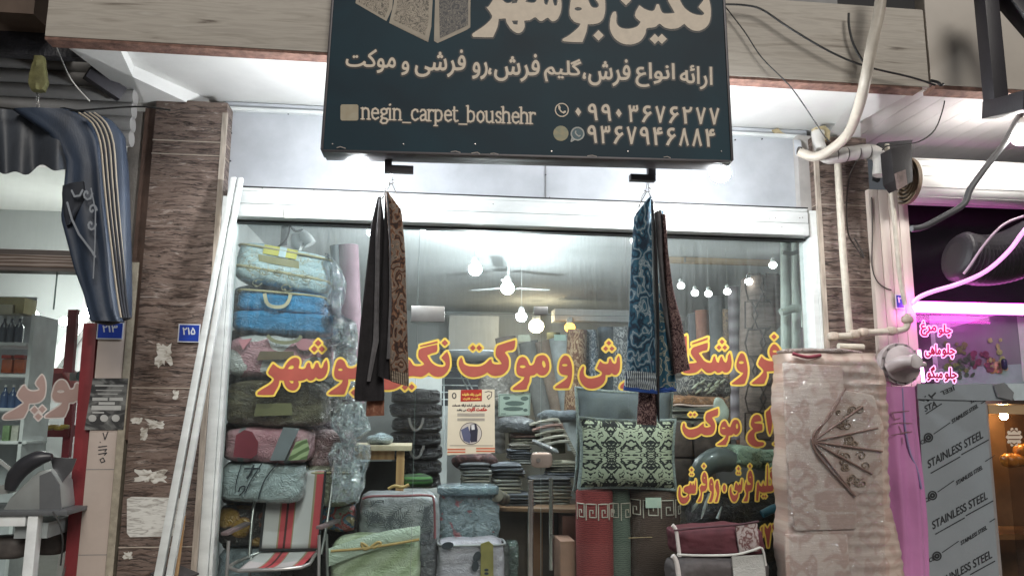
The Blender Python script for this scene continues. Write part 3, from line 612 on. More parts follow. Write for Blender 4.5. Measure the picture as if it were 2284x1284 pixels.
for i, (x, y, w, h, lab) in enumerate([(365, 792, 50, 70, 'torn white paper scrap at pillar eye level below the blue number plate'), (305, 938, 34, 20, 'small rectangular paper scrap at the left pillar edge'), (345, 945, 55, 26, 'ragged paper scrap right of the small rectangular one'), (322, 967, 22, 34, 'narrow hanging paper scrap under the ragged one'), (392, 880, 18, 32, 'little torn paper flake near the leaning profile'), (285, 1238, 30, 22, 'crumpled paper scrap near the foot of the pillar'), (332, 1062, 100, 46, 'wide torn poster remains above the big white sticker')]):
    one(scrap(x, y, w, h, i+3), 'paper_scrap', paper_m, lab, 'paper scrap', sg)
mb = pquad([(283, 1112), (293, 1107), (400, 1110), (415, 1118), (412, 1180), (405, 1194), (290, 1197), (283, 1188)], PY-.004, .003)
one(mb, 'wall_sticker', MP('weathered white sticker', 'noise', [(.35, (.35, .33, .3)), (.5, (.6, .59, .55)), (1, (.68, .67, .63))], 14, (1, 1, 5), .8, 1.), 'large worn white sticker with rounded corners on the brown pillar', 'sticker')

rp = T('stone_pillar', 'brown layered stone pillar carrying cream pipes right of the carpet shop', 'pillar', (3.3, PY, .12))
x0, x1 = at(1826, 500, PY).x, at(1945, 500, PY).x
MB().box(x0, x1, PY, 5.8, .12, 3.75).build('shaft', stone, rp, bev=.006)
jt = MB()
for y in (458, 623, 640): z = at(1890, y, PY).z; jt.box(x0-.002, x1+.002, PY-.003, 5.6, z-.003, z+.003)
jt.build('course_joint', M('pale joint', ()), rp)
MB().box(x0-.004, x0+.03, PY-.004, PY+.02, .12, 3.7).build('corner_strip', M('pale corner', ()), rp)
pv = MB(); x2, x3 = at(1948, 600, 5.42).x, at(2036, 600, 5.42).x
for i in range(4): pv.box(x2+(x3-x2)*i/4+.002, x2+(x3-x2)*(i+1)/4-.002, 5.42, 5.8, .12, 3.32)
pv.box(x2, x3, 5.43, 5.8, .12, 3.318)
cladding = one(pv, 'wall_cladding', M('cream plastic cladding', (.6, .52, .46), .4, var=.06, stretch=(1, 1, .1)), 'cream plastic strip cladding beside the right stone pillar', 'cladding', bev=.003)

FY = 4.61
cn = T('canopy', 'travertine clad concrete canopy over the carpet shop front', 'canopy', (.5, FY, 3.8))
zb = 3.8
mb = MB().box(at(103, 40, FY).x, at(2066, 100, FY).x, FY, FY+.1, zb, 4.37); mb.build('fascia', fascia_m, cn, bev=.012)
mb = MB().box(at(104, 40, FY).x, at(2050, 100, FY).x, FY+.004, FY+.11, zb-.018, zb-.001); mb.build('fascia_drip', M('rusty fascia underside', (.2, .11, .085), .8, var=.5, vs=18, bump=.4), cn)
MB().box(-2.1, 3.9, FY+.1, 5.75, 3.86, 4.0).build('soffit', plaster, cn)
def beam(fl, fr, bl, br, h, name):
    vs = [fl, fr, br, bl]; vs = [Vector(q) for q in vs]; m_ = MB().prism(vs, (0, 0, h)); return m_.build(name, plaster, cn)
yb = 5.62
beam((at(128, 88, FY).x, FY+.1, zb-.005), (at(252, 97, FY).x, FY+.1, zb-.005), (at(465, 246, yb).x, yb, 3.76), (at(330, 241, yb).x, yb, 3.76), .12, 'cross_beam')
beam((at(1935, 190, FY).x, FY+.1, zb-.005), (at(2052, 195, FY).x, FY+.1, zb-.005), (at(1920, 318, yb).x, yb, 3.76), (at(1835, 312, yb).x, yb, 3.76), .12, 'cross_beam')
# slab edge and wall above the right fascia
uw = T('upper_wall', 'grey wall and dark opening above the right end of the canopy', 'wall', (2.5, 5, 4.3))
MB().box(1.5, at(1868, 10, 4.9).x, 4.9, 5.0, 4.2, 5.6).build('panel', M('grey render', (.3, .3, .3), .7), uw)
MB().box(at(1868, 10, 4.9).x+.005, 4.6, 5.0, 5.1, 4.1, 5.6).build('opening', dark_m, uw)
MB().box(-2.3, 4.6, 4.72, 4.9, 4.36, 4.38).build('ledge', M('grey render', ()), uw)
# right neighbour fascia and slatted soffit
rf = T('neighbour_canopy', 'pale canopy with a slatted white ceiling over the food shop on the right', 'canopy', (4.2, FY, 3.8))
MB().box(at(2069, 100, FY).x, 6.5, FY-.005, FY+.1, 3.82, 4.7).build('fascia', M('pale stone slab', (.52, .47, .41), .5, var=.1, vs=1.5), rf, bev=.004)
MB().box(at(2085, 205, FY).x, 6.5, FY, FY+.12, 3.79, 3.819).build('fascia_drip', M('rusty fascia underside', ()), rf)
sl = MB(); xs = at(2060, 195, FY).x
for i in range(16): sl.box(xs+.0+i*.16, xs+.155+i*.16, FY+.1, 6.2, 3.84, 3.86)
sl.build('slat_ceiling', M('white plastic slats', (.66, .62, .62), .35, var=.05), rf)

# ------------------------------------------------------------------ hanging shop sign
p_bl, p_br, p_tl = at(721, 334, 4.45), at(1630, 358, 4.345), at(745, 0, 4.5)
ex = (p_br-p_bl); ez = (p_tl-p_bl); sn = ex.cross(ez).normalized()
if sn.y > 0: sn = -sn
def sat(px, py, off=0.):
    d = fw*F_PX+rt*(px-1142)-up*(py-642); e0 = Vector((0, 0, EYE)); t = (p_bl-e0).dot(sn)/d.dot(sn); return e0+d*t+sn*off
sign = T('shop_sign', 'large dark blue hanging sign of the carpet shop with beige Persian lettering', 'sign', tuple(p_bl.lerp(p_br, .5)))
tl2, tr2 = p_bl+ez*1.75, p_br+(sat(1612, 0)-p_br)*1.75
face = [p_bl, p_br, tr2, tl2]
MB().prism(face, -sn*.012).build('face', MP('dark blue print', 'noise', [(.3, (.011, .025, .037)), (.7, (.012, .042, .06))], 1.4, (1, 1, 1.5), .5, .5, spec=.15), sign)
TH = .13
fr = MB(); e_ = .012; cen = (p_bl+tr2)/2
ins = [p_bl, p_br, tr2, tl2]
for i in range(4):
    a, b = ins[i], ins[(i+1) % 4]; fr.prism([a+sn*.008, b+sn*.008, b-sn*TH, a-sn*TH], (cen-(a+b)/2).normalized()*-.016)
fr.build('frame', M('dark sign frame', (.06, .055, .06), .45, .3), sign, bev=.003)
MB().prism([p-sn*TH for p in face], -sn*.006).build('back_sheet', iron, sign)
rs_ = random.Random(21)
for x in (742, 900, 1060, 1230, 1400, 1608):
    m_ = MB(); p = sat(x, 322 if x < 1100 else 338, .004); m_.lathe([(.005, 0), (.004, -.003)], p, 8, axis='Y'); m_.build('face_screw', chrome, sign)
f_ = Field(735, 325, 1600, 358, .6)
for x, y in ((752, 331), (1006, 340), (1052, 343), (1094, 344), (1310, 349), (1480, 352)): f_.stroke([(x, y), (x+6+8*rs_.random(), y-1-2*rs_.random()), (x+14+8*rs_.random(), y+1.5)], .9)
flat(f_.cut(0), lambda x, y: sat(x, y, .0095)).build('chipped_paint', M('chipped pale edge', (.4, .36, .33), .7), sign)
beige = M('beige sign lettering', (.68, .585, .47), .55, var=.08, vs=20)
ink = M('black letter shadow', (.008, .01, .012), .5)
def H(p): return tr_(p, 1040, 0, 3.807)
ft = Field(1040, -70, 1612, 110, .8)
ft.poly(H([(190,60),(230,0),(260,-40),(300,0),(340,30),(390,20),(420,-40),(480,-60),(520,-20),(500,20),(560,30),(590,20),(610,-20),(650,-10),(665,40),(690,45),(705,0),(730,-5),(745,50),(770,50),(780,-10),(800,-20),(808,40),(800,110),(770,170),(730,185),(690,155),(650,180),(620,180),(585,150),(540,175),(490,180),(495,230),(470,275),(430,285),(380,250),(345,200),(335,160),(275,165),(265,230),(230,310),(210,320),(60,318),(55,290),(130,240),(190,190),(220,140),(170,65)]), [H([(380,35),(400,5),(440,0),(430,30)]), H([(385,180),(440,178),(435,215),(400,210)])])
ft.poly(H([(880,60),(900,-30),(960,-60),(1020,-20),(1060,60),(1110,70),(1125,40),(1090,-20),(1130,-80),(1170,-20),(1180,60),(1170,140),(1140,190),(1080,210),(1030,210),(1020,270),(990,350),(970,362),(830,355),(820,335),(880,300),(950,240),(970,205),(920,190),(880,140)]), [H(ell(950,80,32,16))])
ft.poly(H(dia(1122,305,44)))
ft.poly(H([(1225,160),(1245,110),(1270,105),(1275,140),(1275,200),(1310,240),(1380,250),(1450,230),(1480,190),(1430,135),(1470,50),(1510,80),(1570,100),(1600,85),(1615,45),(1635,45),(1650,90),(1680,120),(1770,115),(1740,60),(1710,0),(1720,-60),(1800,-90),(1960,-140),(1960,-60),(1850,-30),(1810,0),(1850,70),(1920,120),(2000,135),(2020,115),(1970,65),(2020,0),(2040,-40),(2060,0),(2075,80),(2070,170),(2040,230),(1980,265),(1920,260),(1880,235),(1850,205),(1800,240),(1740,250),(1680,235),(1640,205),(1600,235),(1530,245),(1520,290),(1480,350),(1410,380),(1330,375),(1260,330),(1220,250)]))
for q in ((1600,335),(1660,335),(1355,8)): ft.poly(H(dia(*q, 42)))
sl_ = .0405
L2 = write([('موکت', [(772, 117), (882, 108), (882, 166), (772, 158)], 1), ('و', box4(896, 138, 912, 168), 1), ('فرشی', [(926, 115), (1038, 112), (1038, 172), (926, 172)], 1), ('رو', [(1054, 140), (1087, 140), (1087, 179), (1054, 176)], 1), ('فرش،', [(1089, 125), (1203, 122), (1203, 184), (1089, 180)], 1), ('گلیم', [(1214, 130), (1296, 134), (1296, 186), (1214, 182)], 1), ('فرش،', [(1300, 135), (1405, 134), (1405, 194), (1300, 190)], 1), ('انواع', [(1418, 140), (1504, 143), (1504, 196), (1418, 194)], 1), ('ارائه', [(1517, 146), (1588, 149), (1588, 202), (1517, 196)], 1)], .55)
dg_ = []
for i, c_ in enumerate('۰۹۹۰۳۶۷۶۲۷۷'):
    x = 1282+i*30.1; y = 232+i*1.0; s_ = (0, 0) if c_ != '۰' else (7, 10)
    dg_.append((c_, [(x+s_[0]*.3, y+s_[1]), (x+20-s_[0], y+s_[1]), (x+20-s_[0], y+36-s_[1]), (x+s_[0]*.3, y+36-s_[1])], 0))
for i, c_ in enumerate('۹۳۶۷۹۴۶۸۸۴'):
    x = 1311+i*29.2; y = 281+i*.9; dg_.append((c_, [(x, y), (x+20, y), (x+20, y+38), (x, y+38)], 0))
L3 = write(dg_, .5)
LT = {'n': ([[(0,0),(0,-10)], [(0,-8.4),(2.3,-10),(4.6,-9.2),(5.2,-7),(5.2,0)], [(-1.4,0),(1.4,0)], [(3.8,0),(6.6,0)], [(-1.4,-9.8),(0,-9.8)]], 8),
 'e': ([[(0,-5.6),(5.6,-5.6),(5.2,-8.4),(3,-10),(.8,-8.8),(0,-5.2),(.7,-1.6),(3,0),(5.5,-1.6)]], 7.6),
 'g': ([[(3,-10),(.6,-8.8),(.4,-6.2),(2.8,-4.6),(5.2,-6),(5.2,-8.8),(3,-10)], [(1.6,-4.2),(.4,-2.6),(2,-1.4),(5,-.8),(6,1),(4.6,3.2),(1.6,3.4),(-.2,2),(1,-.6)], [(5,-9.4),(6.6,-10)]], 8),
 'i': ([[(0,0),(0,-10)], [(-1.4,0),(1.4,0)], [(-1.4,-9.8),(0,-9.8)], [(-.1,-13.6),(.1,-13.6)], [(-.3,-13.4),(.3,-13.8)]], 3.6),
 '_': ([[(-.6,2.2),(6.2,2.2)]], 7.2),
 'c': ([[(5.2,-8),(4.8,-9.4),(2.8,-10),(.6,-8.4),(0,-5),(.7,-1.6),(3,0),(5.4,-1.6)], [(5,-8.2),(5.1,-8)]], 7.2),
 'a': ([[(.4,-8.2),(1.6,-9.8),(3.6,-9.8),(4.8,-8.2),(4.8,-1),(6.2,0)], [(4.8,-5.8),(1.4,-4.6),(.2,-2.6),(1.2,-.2),(3.4,-.6),(4.8,-2)]], 7.6),
 'r': ([[(0,0),(0,-10)], [(0,-7.6),(1.8,-9.8),(3.8,-9.6),(4.,-8.8)], [(-1.4,0),(1.8,0)], [(-1.4,-9.8),(0,-9.8)]], 5.8),
 'p': ([[(0,4.2),(0,-10)], [(0,-8.2),(2,-10),(4.6,-9),(5.6,-5.2),(4.6,-1.2),(2,0),(0,-1.2)], [(-1.4,4.2),(1.6,4.2)], [(-1.4,-9.8),(0,-9.8)]], 8),
 't': ([[(.6,-13),(.6,-2),(1.8,0),(3.6,-.8)], [(-1,-9.8),(3.4,-9.8)]], 5.2),
 'b': ([[(0,0),(0,-14.6)], [(0,-8.2),(2,-10),(4.6,-9),(5.6,-5.2),(4.6,-1.2),(2,0),(0,-1.2)], [(-1.4,-14.4),(0,-14.4)]], 8),
 'o': ([[(2.9,0),(.6,-1.8),(0,-5),(.6,-8.2),(2.9,-10),(5.2,-8.2),(5.8,-5),(5.2,-1.8),(2.9,0)]], 8),
 'u': ([[(0,-10),(0,-3),(.6,-.8),(2.4,0),(5,-1.8)], [(5.2,-10),(5.2,0)], [(5.2,0),(6.6,0)], [(-1.4,-9.8),(0,-9.8)], [(3.8,-9.8),(5.2,-9.8)]], 8.2),
 's': ([[(4.2,-8),(3.4,-9.7),(1.4,-9.7),(.2,-7.8),(1,-6),(3.4,-4.6),(4.4,-2.6),(3.4,-.2),(1,-.2),(0,-2)]], 6.2),
 'h': ([[(0,0),(0,-14.6)], [(0,-8.4),(2.3,-10),(4.6,-9.2),(5.2,-7),(5.2,0)], [(-1.4,0),(1.4,0)], [(3.8,0),(6.6,0)], [(-1.4,-14.4),(0,-14.4)]], 8)}
word = 'negin_carpet_boushehr'; tw = sum(LT[c][1] for c in word); L4 = Field(800, 222, 1205, 300, .5); cx_ = 0; kx = 389./tw
for c_ in word:
    for pl in LT[c_][0]: L4.stroke([(809+(cx_+x)*kx, 266+(cx_+x)*kx*.0275+y*2.45) for x, y in pl], 1.35 if len(pl) == 2 and pl[0][1] == pl[1][1] else 2.0)
    cx_ += LT[c_][1]
for f_, em, sh in ((ft, .2, 3.2), (L2, .9, 3.), (L3, 1., 2.8), (L4, .1, 2.)):
    flat(f_.cut(em+sh), lambda x, y: sat(x, y+.8, .001)).build('letter_shadow', ink, sign)
    flat(f_.cut(em), lambda x, y: sat(x, y, .003)).build('lettering', beige, sign)
def sring(cx, cy, r_, w_, m_, nm, off=.003, gap=()):
    f_ = Field(cx-r_-6, cy-r_-6, cx+r_+6, cy+r_+6, .5); n = 40
    f_.stroke([(cx+r_*math.cos(2*math.pi*k/n), cy+r_*math.sin(2*math.pi*k/n)) for k in range(n+1)], w_)
    return f_
ph = [(-5, -7), (-6, -3), (-2, 3), (4, 7), (7, 5)]
f_ = sring(1253, 246, 14.5, 1.2, beige, '')
f_.stroke([(1253+x, 246+y) for x, y in ph], 1.6); f_.stroke([(1247, 238), (1248, 242)], 2.4); f_.stroke([(1257, 252), (1260, 250)], 2.4)
flat(f_.cut(0), lambda x, y: sat(x, y, .003)).build('phone_icon', beige, sign)
f_ = sring(1288, 299, 14, 1.6, beige, ''); f_.stroke([(1288+x*.8, 299+y*.8) for x, y in ph], 1.5); f_.stroke([(1276, 308), (1274, 316), (1281, 312)], 1.6)
flat(f_.cut(0), lambda x, y: sat(x, y, .003)).build('chat_icon', M('pale grey print', (.36, .38, .36), .5), sign)
f_ = Field(1265, 275, 1310, 325, .6); f_.poly(ell(1288, 299, 13.5, 13.5))
flat(f_.cut(0), lambda x, y: sat(x, y, .0015)).build('icon_ground', M('teal print', (.03, .09, .11), .5), sign)
f_ = Field(1225, 275, 1280, 325, .6); f_.poly(ell(1251, 298, 17, 17))
flat(f_.cut(0), lambda x, y: sat(x, y, .002)).build('message_icon', MP('washed yellow green print', 'noise', [(.3, (.2, .24, .17)), (.7, (.36, .31, .18))], 18, (1, 1, 1), .5, .4), sign)
f_ = Field(750, 225, 810, 280, .6); f_.poly(box4(764, 238, 795, 265), k=1)
flat(f_.cut(4.5), lambda x, y: sat(x, y, .002)).build('photo_app_icon', MP('washed beige print', 'noise', [(.3, (.36, .3, .2)), (.7, (.42, .38, .28))], 14, (1, 1, 1), .5, .4), sign)
# printed picture of standing rugs at the sign's upper left
rugp = MP('printed rug grey', 'rings', [(0, (.03, .03, .035)), (.4, (.12, .11, .1)), (.7, (.26, .23, .19)), (1, (.05, .05, .05))], 16, (1, 1, 1), .5, 2.)
rugl = MP('printed rug pale', 'rings', [(0, (.1, .085, .065)), (.35, (.3, .26, .2)), (.8, (.44, .38, .3)), (1, (.18, .15, .12))], 15, (1, 1, 1), .5, 2.)
rugb = M('rug print border', (.4, .35, .28), .6)
def spoly(pts, off, m_, nm): MB().add([sat(x, y, off) for x, y in pts], [tuple(range(len(pts)))]).build(nm, m_, sign)
spoly([(800, -60), (880, -60), (875, 20), (862, 48), (793, 8)], .0015, rugb, 'rug_picture'); spoly([(806, -60), (872, -60), (868, 16), (858, 40), (800, 5)], .0025, rugl, 'rug_picture')
spoly([(884, -60), (968, -60), (962, 60), (955, 95), (868, 52), (878, 10)], .0015, rugb, 'rug_picture'); spoly([(892, -60), (960, -60), (955, 55), (948, 80), (877, 45), (886, 10)], .0025, rugl, 'rug_picture')
spoly([(972, -60), (1050, -60), (1049, 62), (1040, 68), (976, 97), (968, 92)], .0015, rugb, 'rug_picture'); spoly([(978, -60), (1045, -60), (1044, 57), (981, 87)], .0025, rugp, 'rug_picture')
f_ = Field(860, 20, 970, 100, .6)
for k in range(9): f_.poly(ell(880+k*9, 52+k*4.6, 4.2, 4.2))
flat(f_.cut(0), lambda x, y: sat(x, y, .0035)).build('rug_fringe', rugb, sign)

def lamp_bulb(p, r_, m_, label, grp=None, nm='sign_lamp', cat='lamp', cap=True):
    t_ = T(nm, label, cat, tuple(p), grp)
    b_ = MB().blob(p, (2*r_, 2*r_, 1.8*r_), 2, n=8).build('bulb', m_, t_, smooth=True)
    if cap: MB().lathe([(r_*.55, r_*.7), (r_*.6, r_*1.5), (r_*.35, r_*1.9)], p, 14).build('socket', white_alu, t_, smooth=True)
    return t_
sl1, sl2 = EM('cool lamp glow', (.93, .97, 1.), 480), EM('strong lamp glow', (.95, .98, 1.), 480)
lamp_bulb(at(793, 367, 4.7), .058, sl1, 'round white lamp glowing under the left end of the blue sign')
lamp_bulb(at(1607, 387, 4.62), .062, sl2, 'brighter bare lamp under the right corner of the blue sign')
for (x0, x1, y0, y1, sx, lab) in ((857, 922, 368, 383, 1, 'black sign bracket above the brown hanging carpets'), (1407, 1463, 388, 402, -1, 'black sign bracket above the blue hanging carpets')):
    t_ = T('sign_bracket', lab, 'bracket', tuple(at(x0, y0, 4.54)), 'brackets under the sign')
    m_ = MB(); pbox(x0, y0, x1, y1, 4.52, .05, m_); m_.build('arm', iron, t_, bev=.003)
    m_ = MB(); xx = x0 if sx > 0 else x1-17; pbox(xx, y0-16, xx+17, y0+3, 4.525, .04, m_); m_.build('post', iron, t_, bev=.003)
# ------------------------------------------------------------------ left shop
LY = 5.6
room2 = T('grocery_room', 'white walled room of the small food shop left of the brown pillar', 'room', (-3.4, 8, 0))
MB().box(-6, -1.98, 9.4, 9.5, .14, 4.0).build('back_wall', room_w, room2)
MB().box(-2.05, -1.97, 5.8, 9.4, .14, 4.0).build('side_wall', room_w, room2)
MB().box(-6, -1.97, 5.7, 9.5, 3.9, 4.0).build('ceiling', plaster, room2)
s_ = MB(); s_.prism([at(70, 905, 9.2), at(198, 712, 9.2), at(198, 668, 9.2), at(52, 880, 9.2)], (0, .12, 0)); s_.build('reflection_beam', M('reflection white', (.74, .75, .74), .7, var=.04), room2)  # added white beam imitates a slanting reflection in the shop glass
ls = T('grocery_front', 'glass front of the food shop with pink lettering and a brown cross beam', 'shop window', (-2.6, LY, .12))
MB().box(-4.2, at(172, 800, LY).x, LY, LY+.004, .12, 2.62).build('pane', GLASS('grocery glass', dirt=.006, streak=.02), ls)
b_ = MB(); pbox(-160, 566, 190, 594, LY-.06, .14, b_); b_.build('cross_beam', MP('brown stone beam', 'wave', [(0, (.1, .07, .055)), (.6, (.22, .17, .14)), (1, (.3, .25, .22))], 5, (.25, .25, 2.6), .6, 5, bump=.3), ls, bev=.004)
b_ = MB(); pbox(-160, 555, 190, 566, LY-.05, .14, b_); b_.build('beam_trim', M('dark trim', (.12, .1, .09), .5), ls)
b_ = MB(); pbox(-160, 594, 190, 602, LY-.055, .14, b_); b_.build('beam_lip', M('dark trim', ()), ls)
a = rect(-200, 372, 330, 555, LY); MB().box(a[0], -1.97, LY, LY+.004, a[2], a[3]).build('upper_pane', GLASS('grocery glass', ()), ls)
b_ = MB(); pbox(122, 597, 125, 690, LY-.001, .006, b_); b_.build('pane_edge', edge, ls)
fg = Field(0, 825, 200, 950, .6)
def G(p): return tr_(p, 0, 800, 8.023)
fg.poly(G([(400,490),(440,470),(490,540),(570,575),(690,560),(700,520),(640,440),(700,330),(750,280),(790,330),(815,430),(815,560),(790,680),(720,760),(620,790),(520,800),(500,900),(450,1000),(390,1060),(80,1080),(60,1030),(110,980),(260,900),(400,810),(420,770),(310,650)]))
for q in ((618,915),(755,900),(685,1030)): fg.poly(G(dia(*q, 72)))
fg.poly(G([(950,560),(990,450),(1060,380),(1130,375),(1190,420),(1230,500),(1250,545),(1320,530),(1350,450),(1390,430),(1430,470),(1460,525),(1530,500),(1512,775),(1490,775),(1420,760),(1370,745),(1310,780),(1235,790),(1220,880),(1170,990),(1120,1040),(820,1050),(810,1010),(920,930),(1060,840),(1110,780),(990,760),(930,680)]), [G(ell(1085,580,62,24))])
o = flat(fg.cut(2.6), lambda x, y: at(x, y, LY-.002)).build('lettering_edge', M('white lettering edge', (.62, .56, .53), .5), ls)
flat(fg.cut(-.6), lambda x, y: at(x, y, LY-.0045)).build('lettering', M('dusty pink lettering', (.4, .28, .25), .5, var=.06), o)

rpst = MB(); rpst.prism([at(x, y, 5.5) for x, y in ((186, 720), (216, 720), (172, 1330), (138, 1330))], (0, .14, 0))
one(rpst, 'door_post', red_paint, 'red painted steel door post beside the beige tiles', 'post', bev=.004)
tp = T('tiled_pillar', 'narrow beige tiled pillar with a number plate and handwriting between the two shops', 'pillar', (-2.1, 5.48, .12))
x0, x1 = at(218, 760, 5.48).x, at(286, 760, 5.48).x
MB().box(x0, x1-.02, 5.48, 5.8, .12, 2.4).build('tile_face', tile_m, tp, bev=.004)
MB().box(at(268, 500, 5.5).x, at(322, 300, 5.5).x, 5.5, 5.85, 2.4, 3.7).build('upper_face', mortar, tp, bev=.01)
MB().box(x1-.018, x1+.03, 5.475, 5.8, .12, 2.6).build('edge_tile', M('mossy tile edge', (.36, .32, .25), .6, var=.25, vs=20, bump=.2), tp, bev=.003)
MB().box(at(312, 400, 5.5).x, at(344, 400, 5.5).x, 5.49, 5.8, 1.4, 3.72).build('dark_edge', M('brown stone edge', (.1, .06, .045), .6, var=.3, bump=.2), tp)
jm = MB()
for y in (848, 958, 1046, 1236): z = at(240, y, 5.48).z; jm.box(x0-.001, x1-.018, 5.4785, 5.5, z-.002, z+.002)
jm.build('tile_joint', M('grey sealant', ()), tp)
pen = M('black marker ink', (.03, .03, .035), .6)
f_ = Field(190, 955, 260, 1045, .5)
for pl in ([(232,965),(236,980),(243,962)], [(225,985),(226,986)], [(222,996),(240,994)], [(222,1003),(240,1001),(236,1006)], [(222,1012),(240,1009),(235,1014)], [(232,1020),(225,1024),(228,1031),(236,1028),(232,1020)]): f_.stroke([(x-2, y) for x, y in pl], 1.1)
flat(f_.cut(0), lambda x, y: at(x, y, 5.4775)).build('handwriting', pen, tp)
def plate(x0, y0, x1, y1, Y, txt, lab):
    t_ = T('number_plate', lab, 'number plate', tuple(at((x0+x1)/2, y1, Y)), 'blue house number plates')
    m_ = MB(); pbox(x0, y0, x1, y1, Y, .006, m_); m_.build('border', M('white enamel', (.6, .62, .66), .35), t_)
    m_ = MB(); pbox(x0+2.5, y0+2.5, x1-2.5, y1-2.5, Y-.002, .002, m_); m_.build('ground', M('blue enamel', (.012, .045, .33), .35, var=.1), t_)
    h = y1-y0; w = x1-x0
    f_ = write([(txt, box4(x0+w*.22, y0+h*.2, x1-w*.22, y0+h*.58), 0)], .35, 3)
    f_.stroke([(x0+4, y0+h*.72), (x1-4, y0+h*.72)], .7); f_.stroke([(x0+4, y0+h*.88), (x1-w*.4, y0+h*.88)], .5)
    flat(f_.cut(.5, .15), lambda x, y: at(x, y, Y-.0035)).build('number', M('white enamel', ()), t_)
plate(216, 718, 275, 756, 5.468, '۲۱۳', 'blue number plate under the awning on the beige tiles')
plate(397, 722, 446, 763, 5.445, '۲۱۵', 'blue number plate on the brown pillar beside the leaning profile')
plate(1998, 656, 2018, 688, 5.4, '۲', 'small blue number plate behind the thin cream pipe')
ps = T('poster', 'black and grey printed poster on the beige tiles', 'poster', tuple(at(235, 960, 5.47)))
pquad([(207, 843), (286, 843), (275, 958), (188, 958)], 5.472, .002).build('sheet', MP('grey print', 'noise', [(.42, (.035, .035, .035)), (.62, (.2, .2, .19))], 7, (1, 1, 2), .6, 1.), ps)
m_ = MB()
for (a, b, c, d) in ((212, 858, 276, 861), (214, 869, 272, 871), (218, 877, 262, 879), (206, 886, 240, 893), (244, 886, 274, 893), (220, 896, 256, 902), (204, 904, 270, 914), (206, 918, 232, 921)): pbox(a, b, c, d, 5.4705, .001, m_)
for x in (210, 236, 262): m_.prism([at(*q, 5.4705) for q in ell(x-4, 932, 9, 8, n=12)], (0, .001, 0))
m_.build('printing', M('pale print', (.42, .42, .4), .6), ps)

# roller shutter slats, beam and clutter above the awning
rs = T('roller_shutter', 'grey slatted roller shutter above the blue awning', 'shutter', tuple(at(120, 240, 5.3)))
m_ = MB()
for i in range(6):
    z = at(120, 128, 5.3).z-.1*i; m_.tube([(-4.5, 5.32, z-.05), (-2.02, 5.32, z-.05)], .056, 14, smooth=0)
m_.build('slats', M('grey shutter slats', (.4, .39, .38), .4, .2, var=.12, bump=.08), rs, smooth=True)
bd = MB(); bd.box(-4.5, -2.42, 4.7, 5.3, at(60, 64, 4.9).z, 4.6); one(bd, 'brown_soffit', M('brown board', (.11, .075, .055), .7, var=.2), 'dark brown boxed soffit at the upper left corner', 'soffit')
bd = MB(); bd.box(-4.5, -2.2, 4.95, 5.02, at(60, 122, 4.95).z, at(60, 66, 4.95).z); one(bd, 'dark_beam', M('dark wet beam', (.028, .028, .034), .35, var=.5, vs=14, bump=.5), 'dark stained beam over the grey roller shutter', 'beam')
m_ = MB().bar(at(195, 160, 5.1), at(272, 212, 5.25), .06, .1); one(m_, 'slanted_arm', iron, 'dark steel arm slanting down beside the canopy beam', 'steel arm', bev=.004)
m_ = MB().tube([at(x, y, 4.95) for x, y in ((0, 240), (60, 246), (150, 248), (250, 241), (320, 238), (380, 246))], .006, 6); one(m_, 'cable', black_rub, 'thin black cable strung over the blue awning', 'cable')
m_ = MB().tube([at(x, y, 4.8) for x, y in ((122, 92), (134, 125), (160, 180), (200, 226))], .004, 6); one(m_, 'wire', M('white wire', (.5, .5, .48), .5), 'thin pale wire hanging from the left end of the canopy', 'wire')
hb_ = T('hanging_pouch', 'olive cloth pouch hanging on a chain above the awning', 'pouch', tuple(at(85, 205, 4.9)))
MB().drape([(78, 128), (70, 160), (64, 185), (72, 204)], [(100, 128), (104, 160), (108, 185), (100, 203)], 4.9, .06, 14, 16, .4, 2, seed=2).build('cloth', M('olive cloth', (.13, .125, .05), .8, var=.3, vs=18, bump=.2), hb_, smooth=True)
m_ = MB(); 
for k in range(7):
    p = at(84, 207+k*5.4, 4.93); m_.tube([p+Vector((.008*math.cos(a*R(60)), .004*math.sin(k*1.57), .011*math.sin(a*R(60)))) for a in range(7)], .0025, 6)
m_.build('chain', chrome, hb_, smooth=True)

# blue folded awning
aw = T('awning', 'faded blue canvas awning with cream stripes and a scalloped painted valance', 'awning', tuple(at(200, 700, 5.0)))
blue = M('blue canvas', (.032, .047, .078), .5, var=.35, vs=5, bump=.12, bs=120, stretch=(1, 1, .35))
grey_c = M('grey blue canvas', (.05, .058, .072), .5, var=.3, vs=5, bump=.12, stretch=(1, 1, .4))
cream = M('cream stripe', (.38, .33, .26), .7, var=.15)
# top sheet sweeping from the wall out to the front bar, then the hanging side
def aw_sheet(u, v):       # u along the run (left to right), v from the top edge to the valance hem
    px_ = -420+u*572; fold = .05*math.sin(u*21)+.03*math.sin(u*47+1); hem = 372+9*math.sin(px_*.045)+6*math.sin(px_*.11+1)+10*u
    return at(px_, 243+v*(hem-243), 5.02-fold*(.4+v)-.05*v)
MB().grid(aw_sheet, 90, 8).build('valance', grey_c, aw, smooth=True)
sd = MB().drape([(30, 247), (110, 300), (150, 360), (146, 420), (140, 490), (158, 560), (168, 600), (190, 660), (200, 705), (205, 716)], [(160, 247), (205, 268), (226, 320), (232, 400), (238, 470), (250, 560), (258, 640), (266, 690), (272, 712), (276, 718)], 4.98, .1, 44, 30, .45, 2.2, seed=1.4)
sd.build('side_curtain', blue, aw, smooth=True)
st = MB().drape([(140, 247), (186, 256), (216, 300), (226, 380), (236, 470), (250, 570), (262, 660), (270, 710)], [(180, 256), (250, 268), (276, 300), (284, 380), (287, 470), (289, 570), (290, 660), (288, 705)], 5.06, .16, 40, 26, .15, 1.5, seed=3.1)
st.build('folded_side', blue, aw, smooth=True)
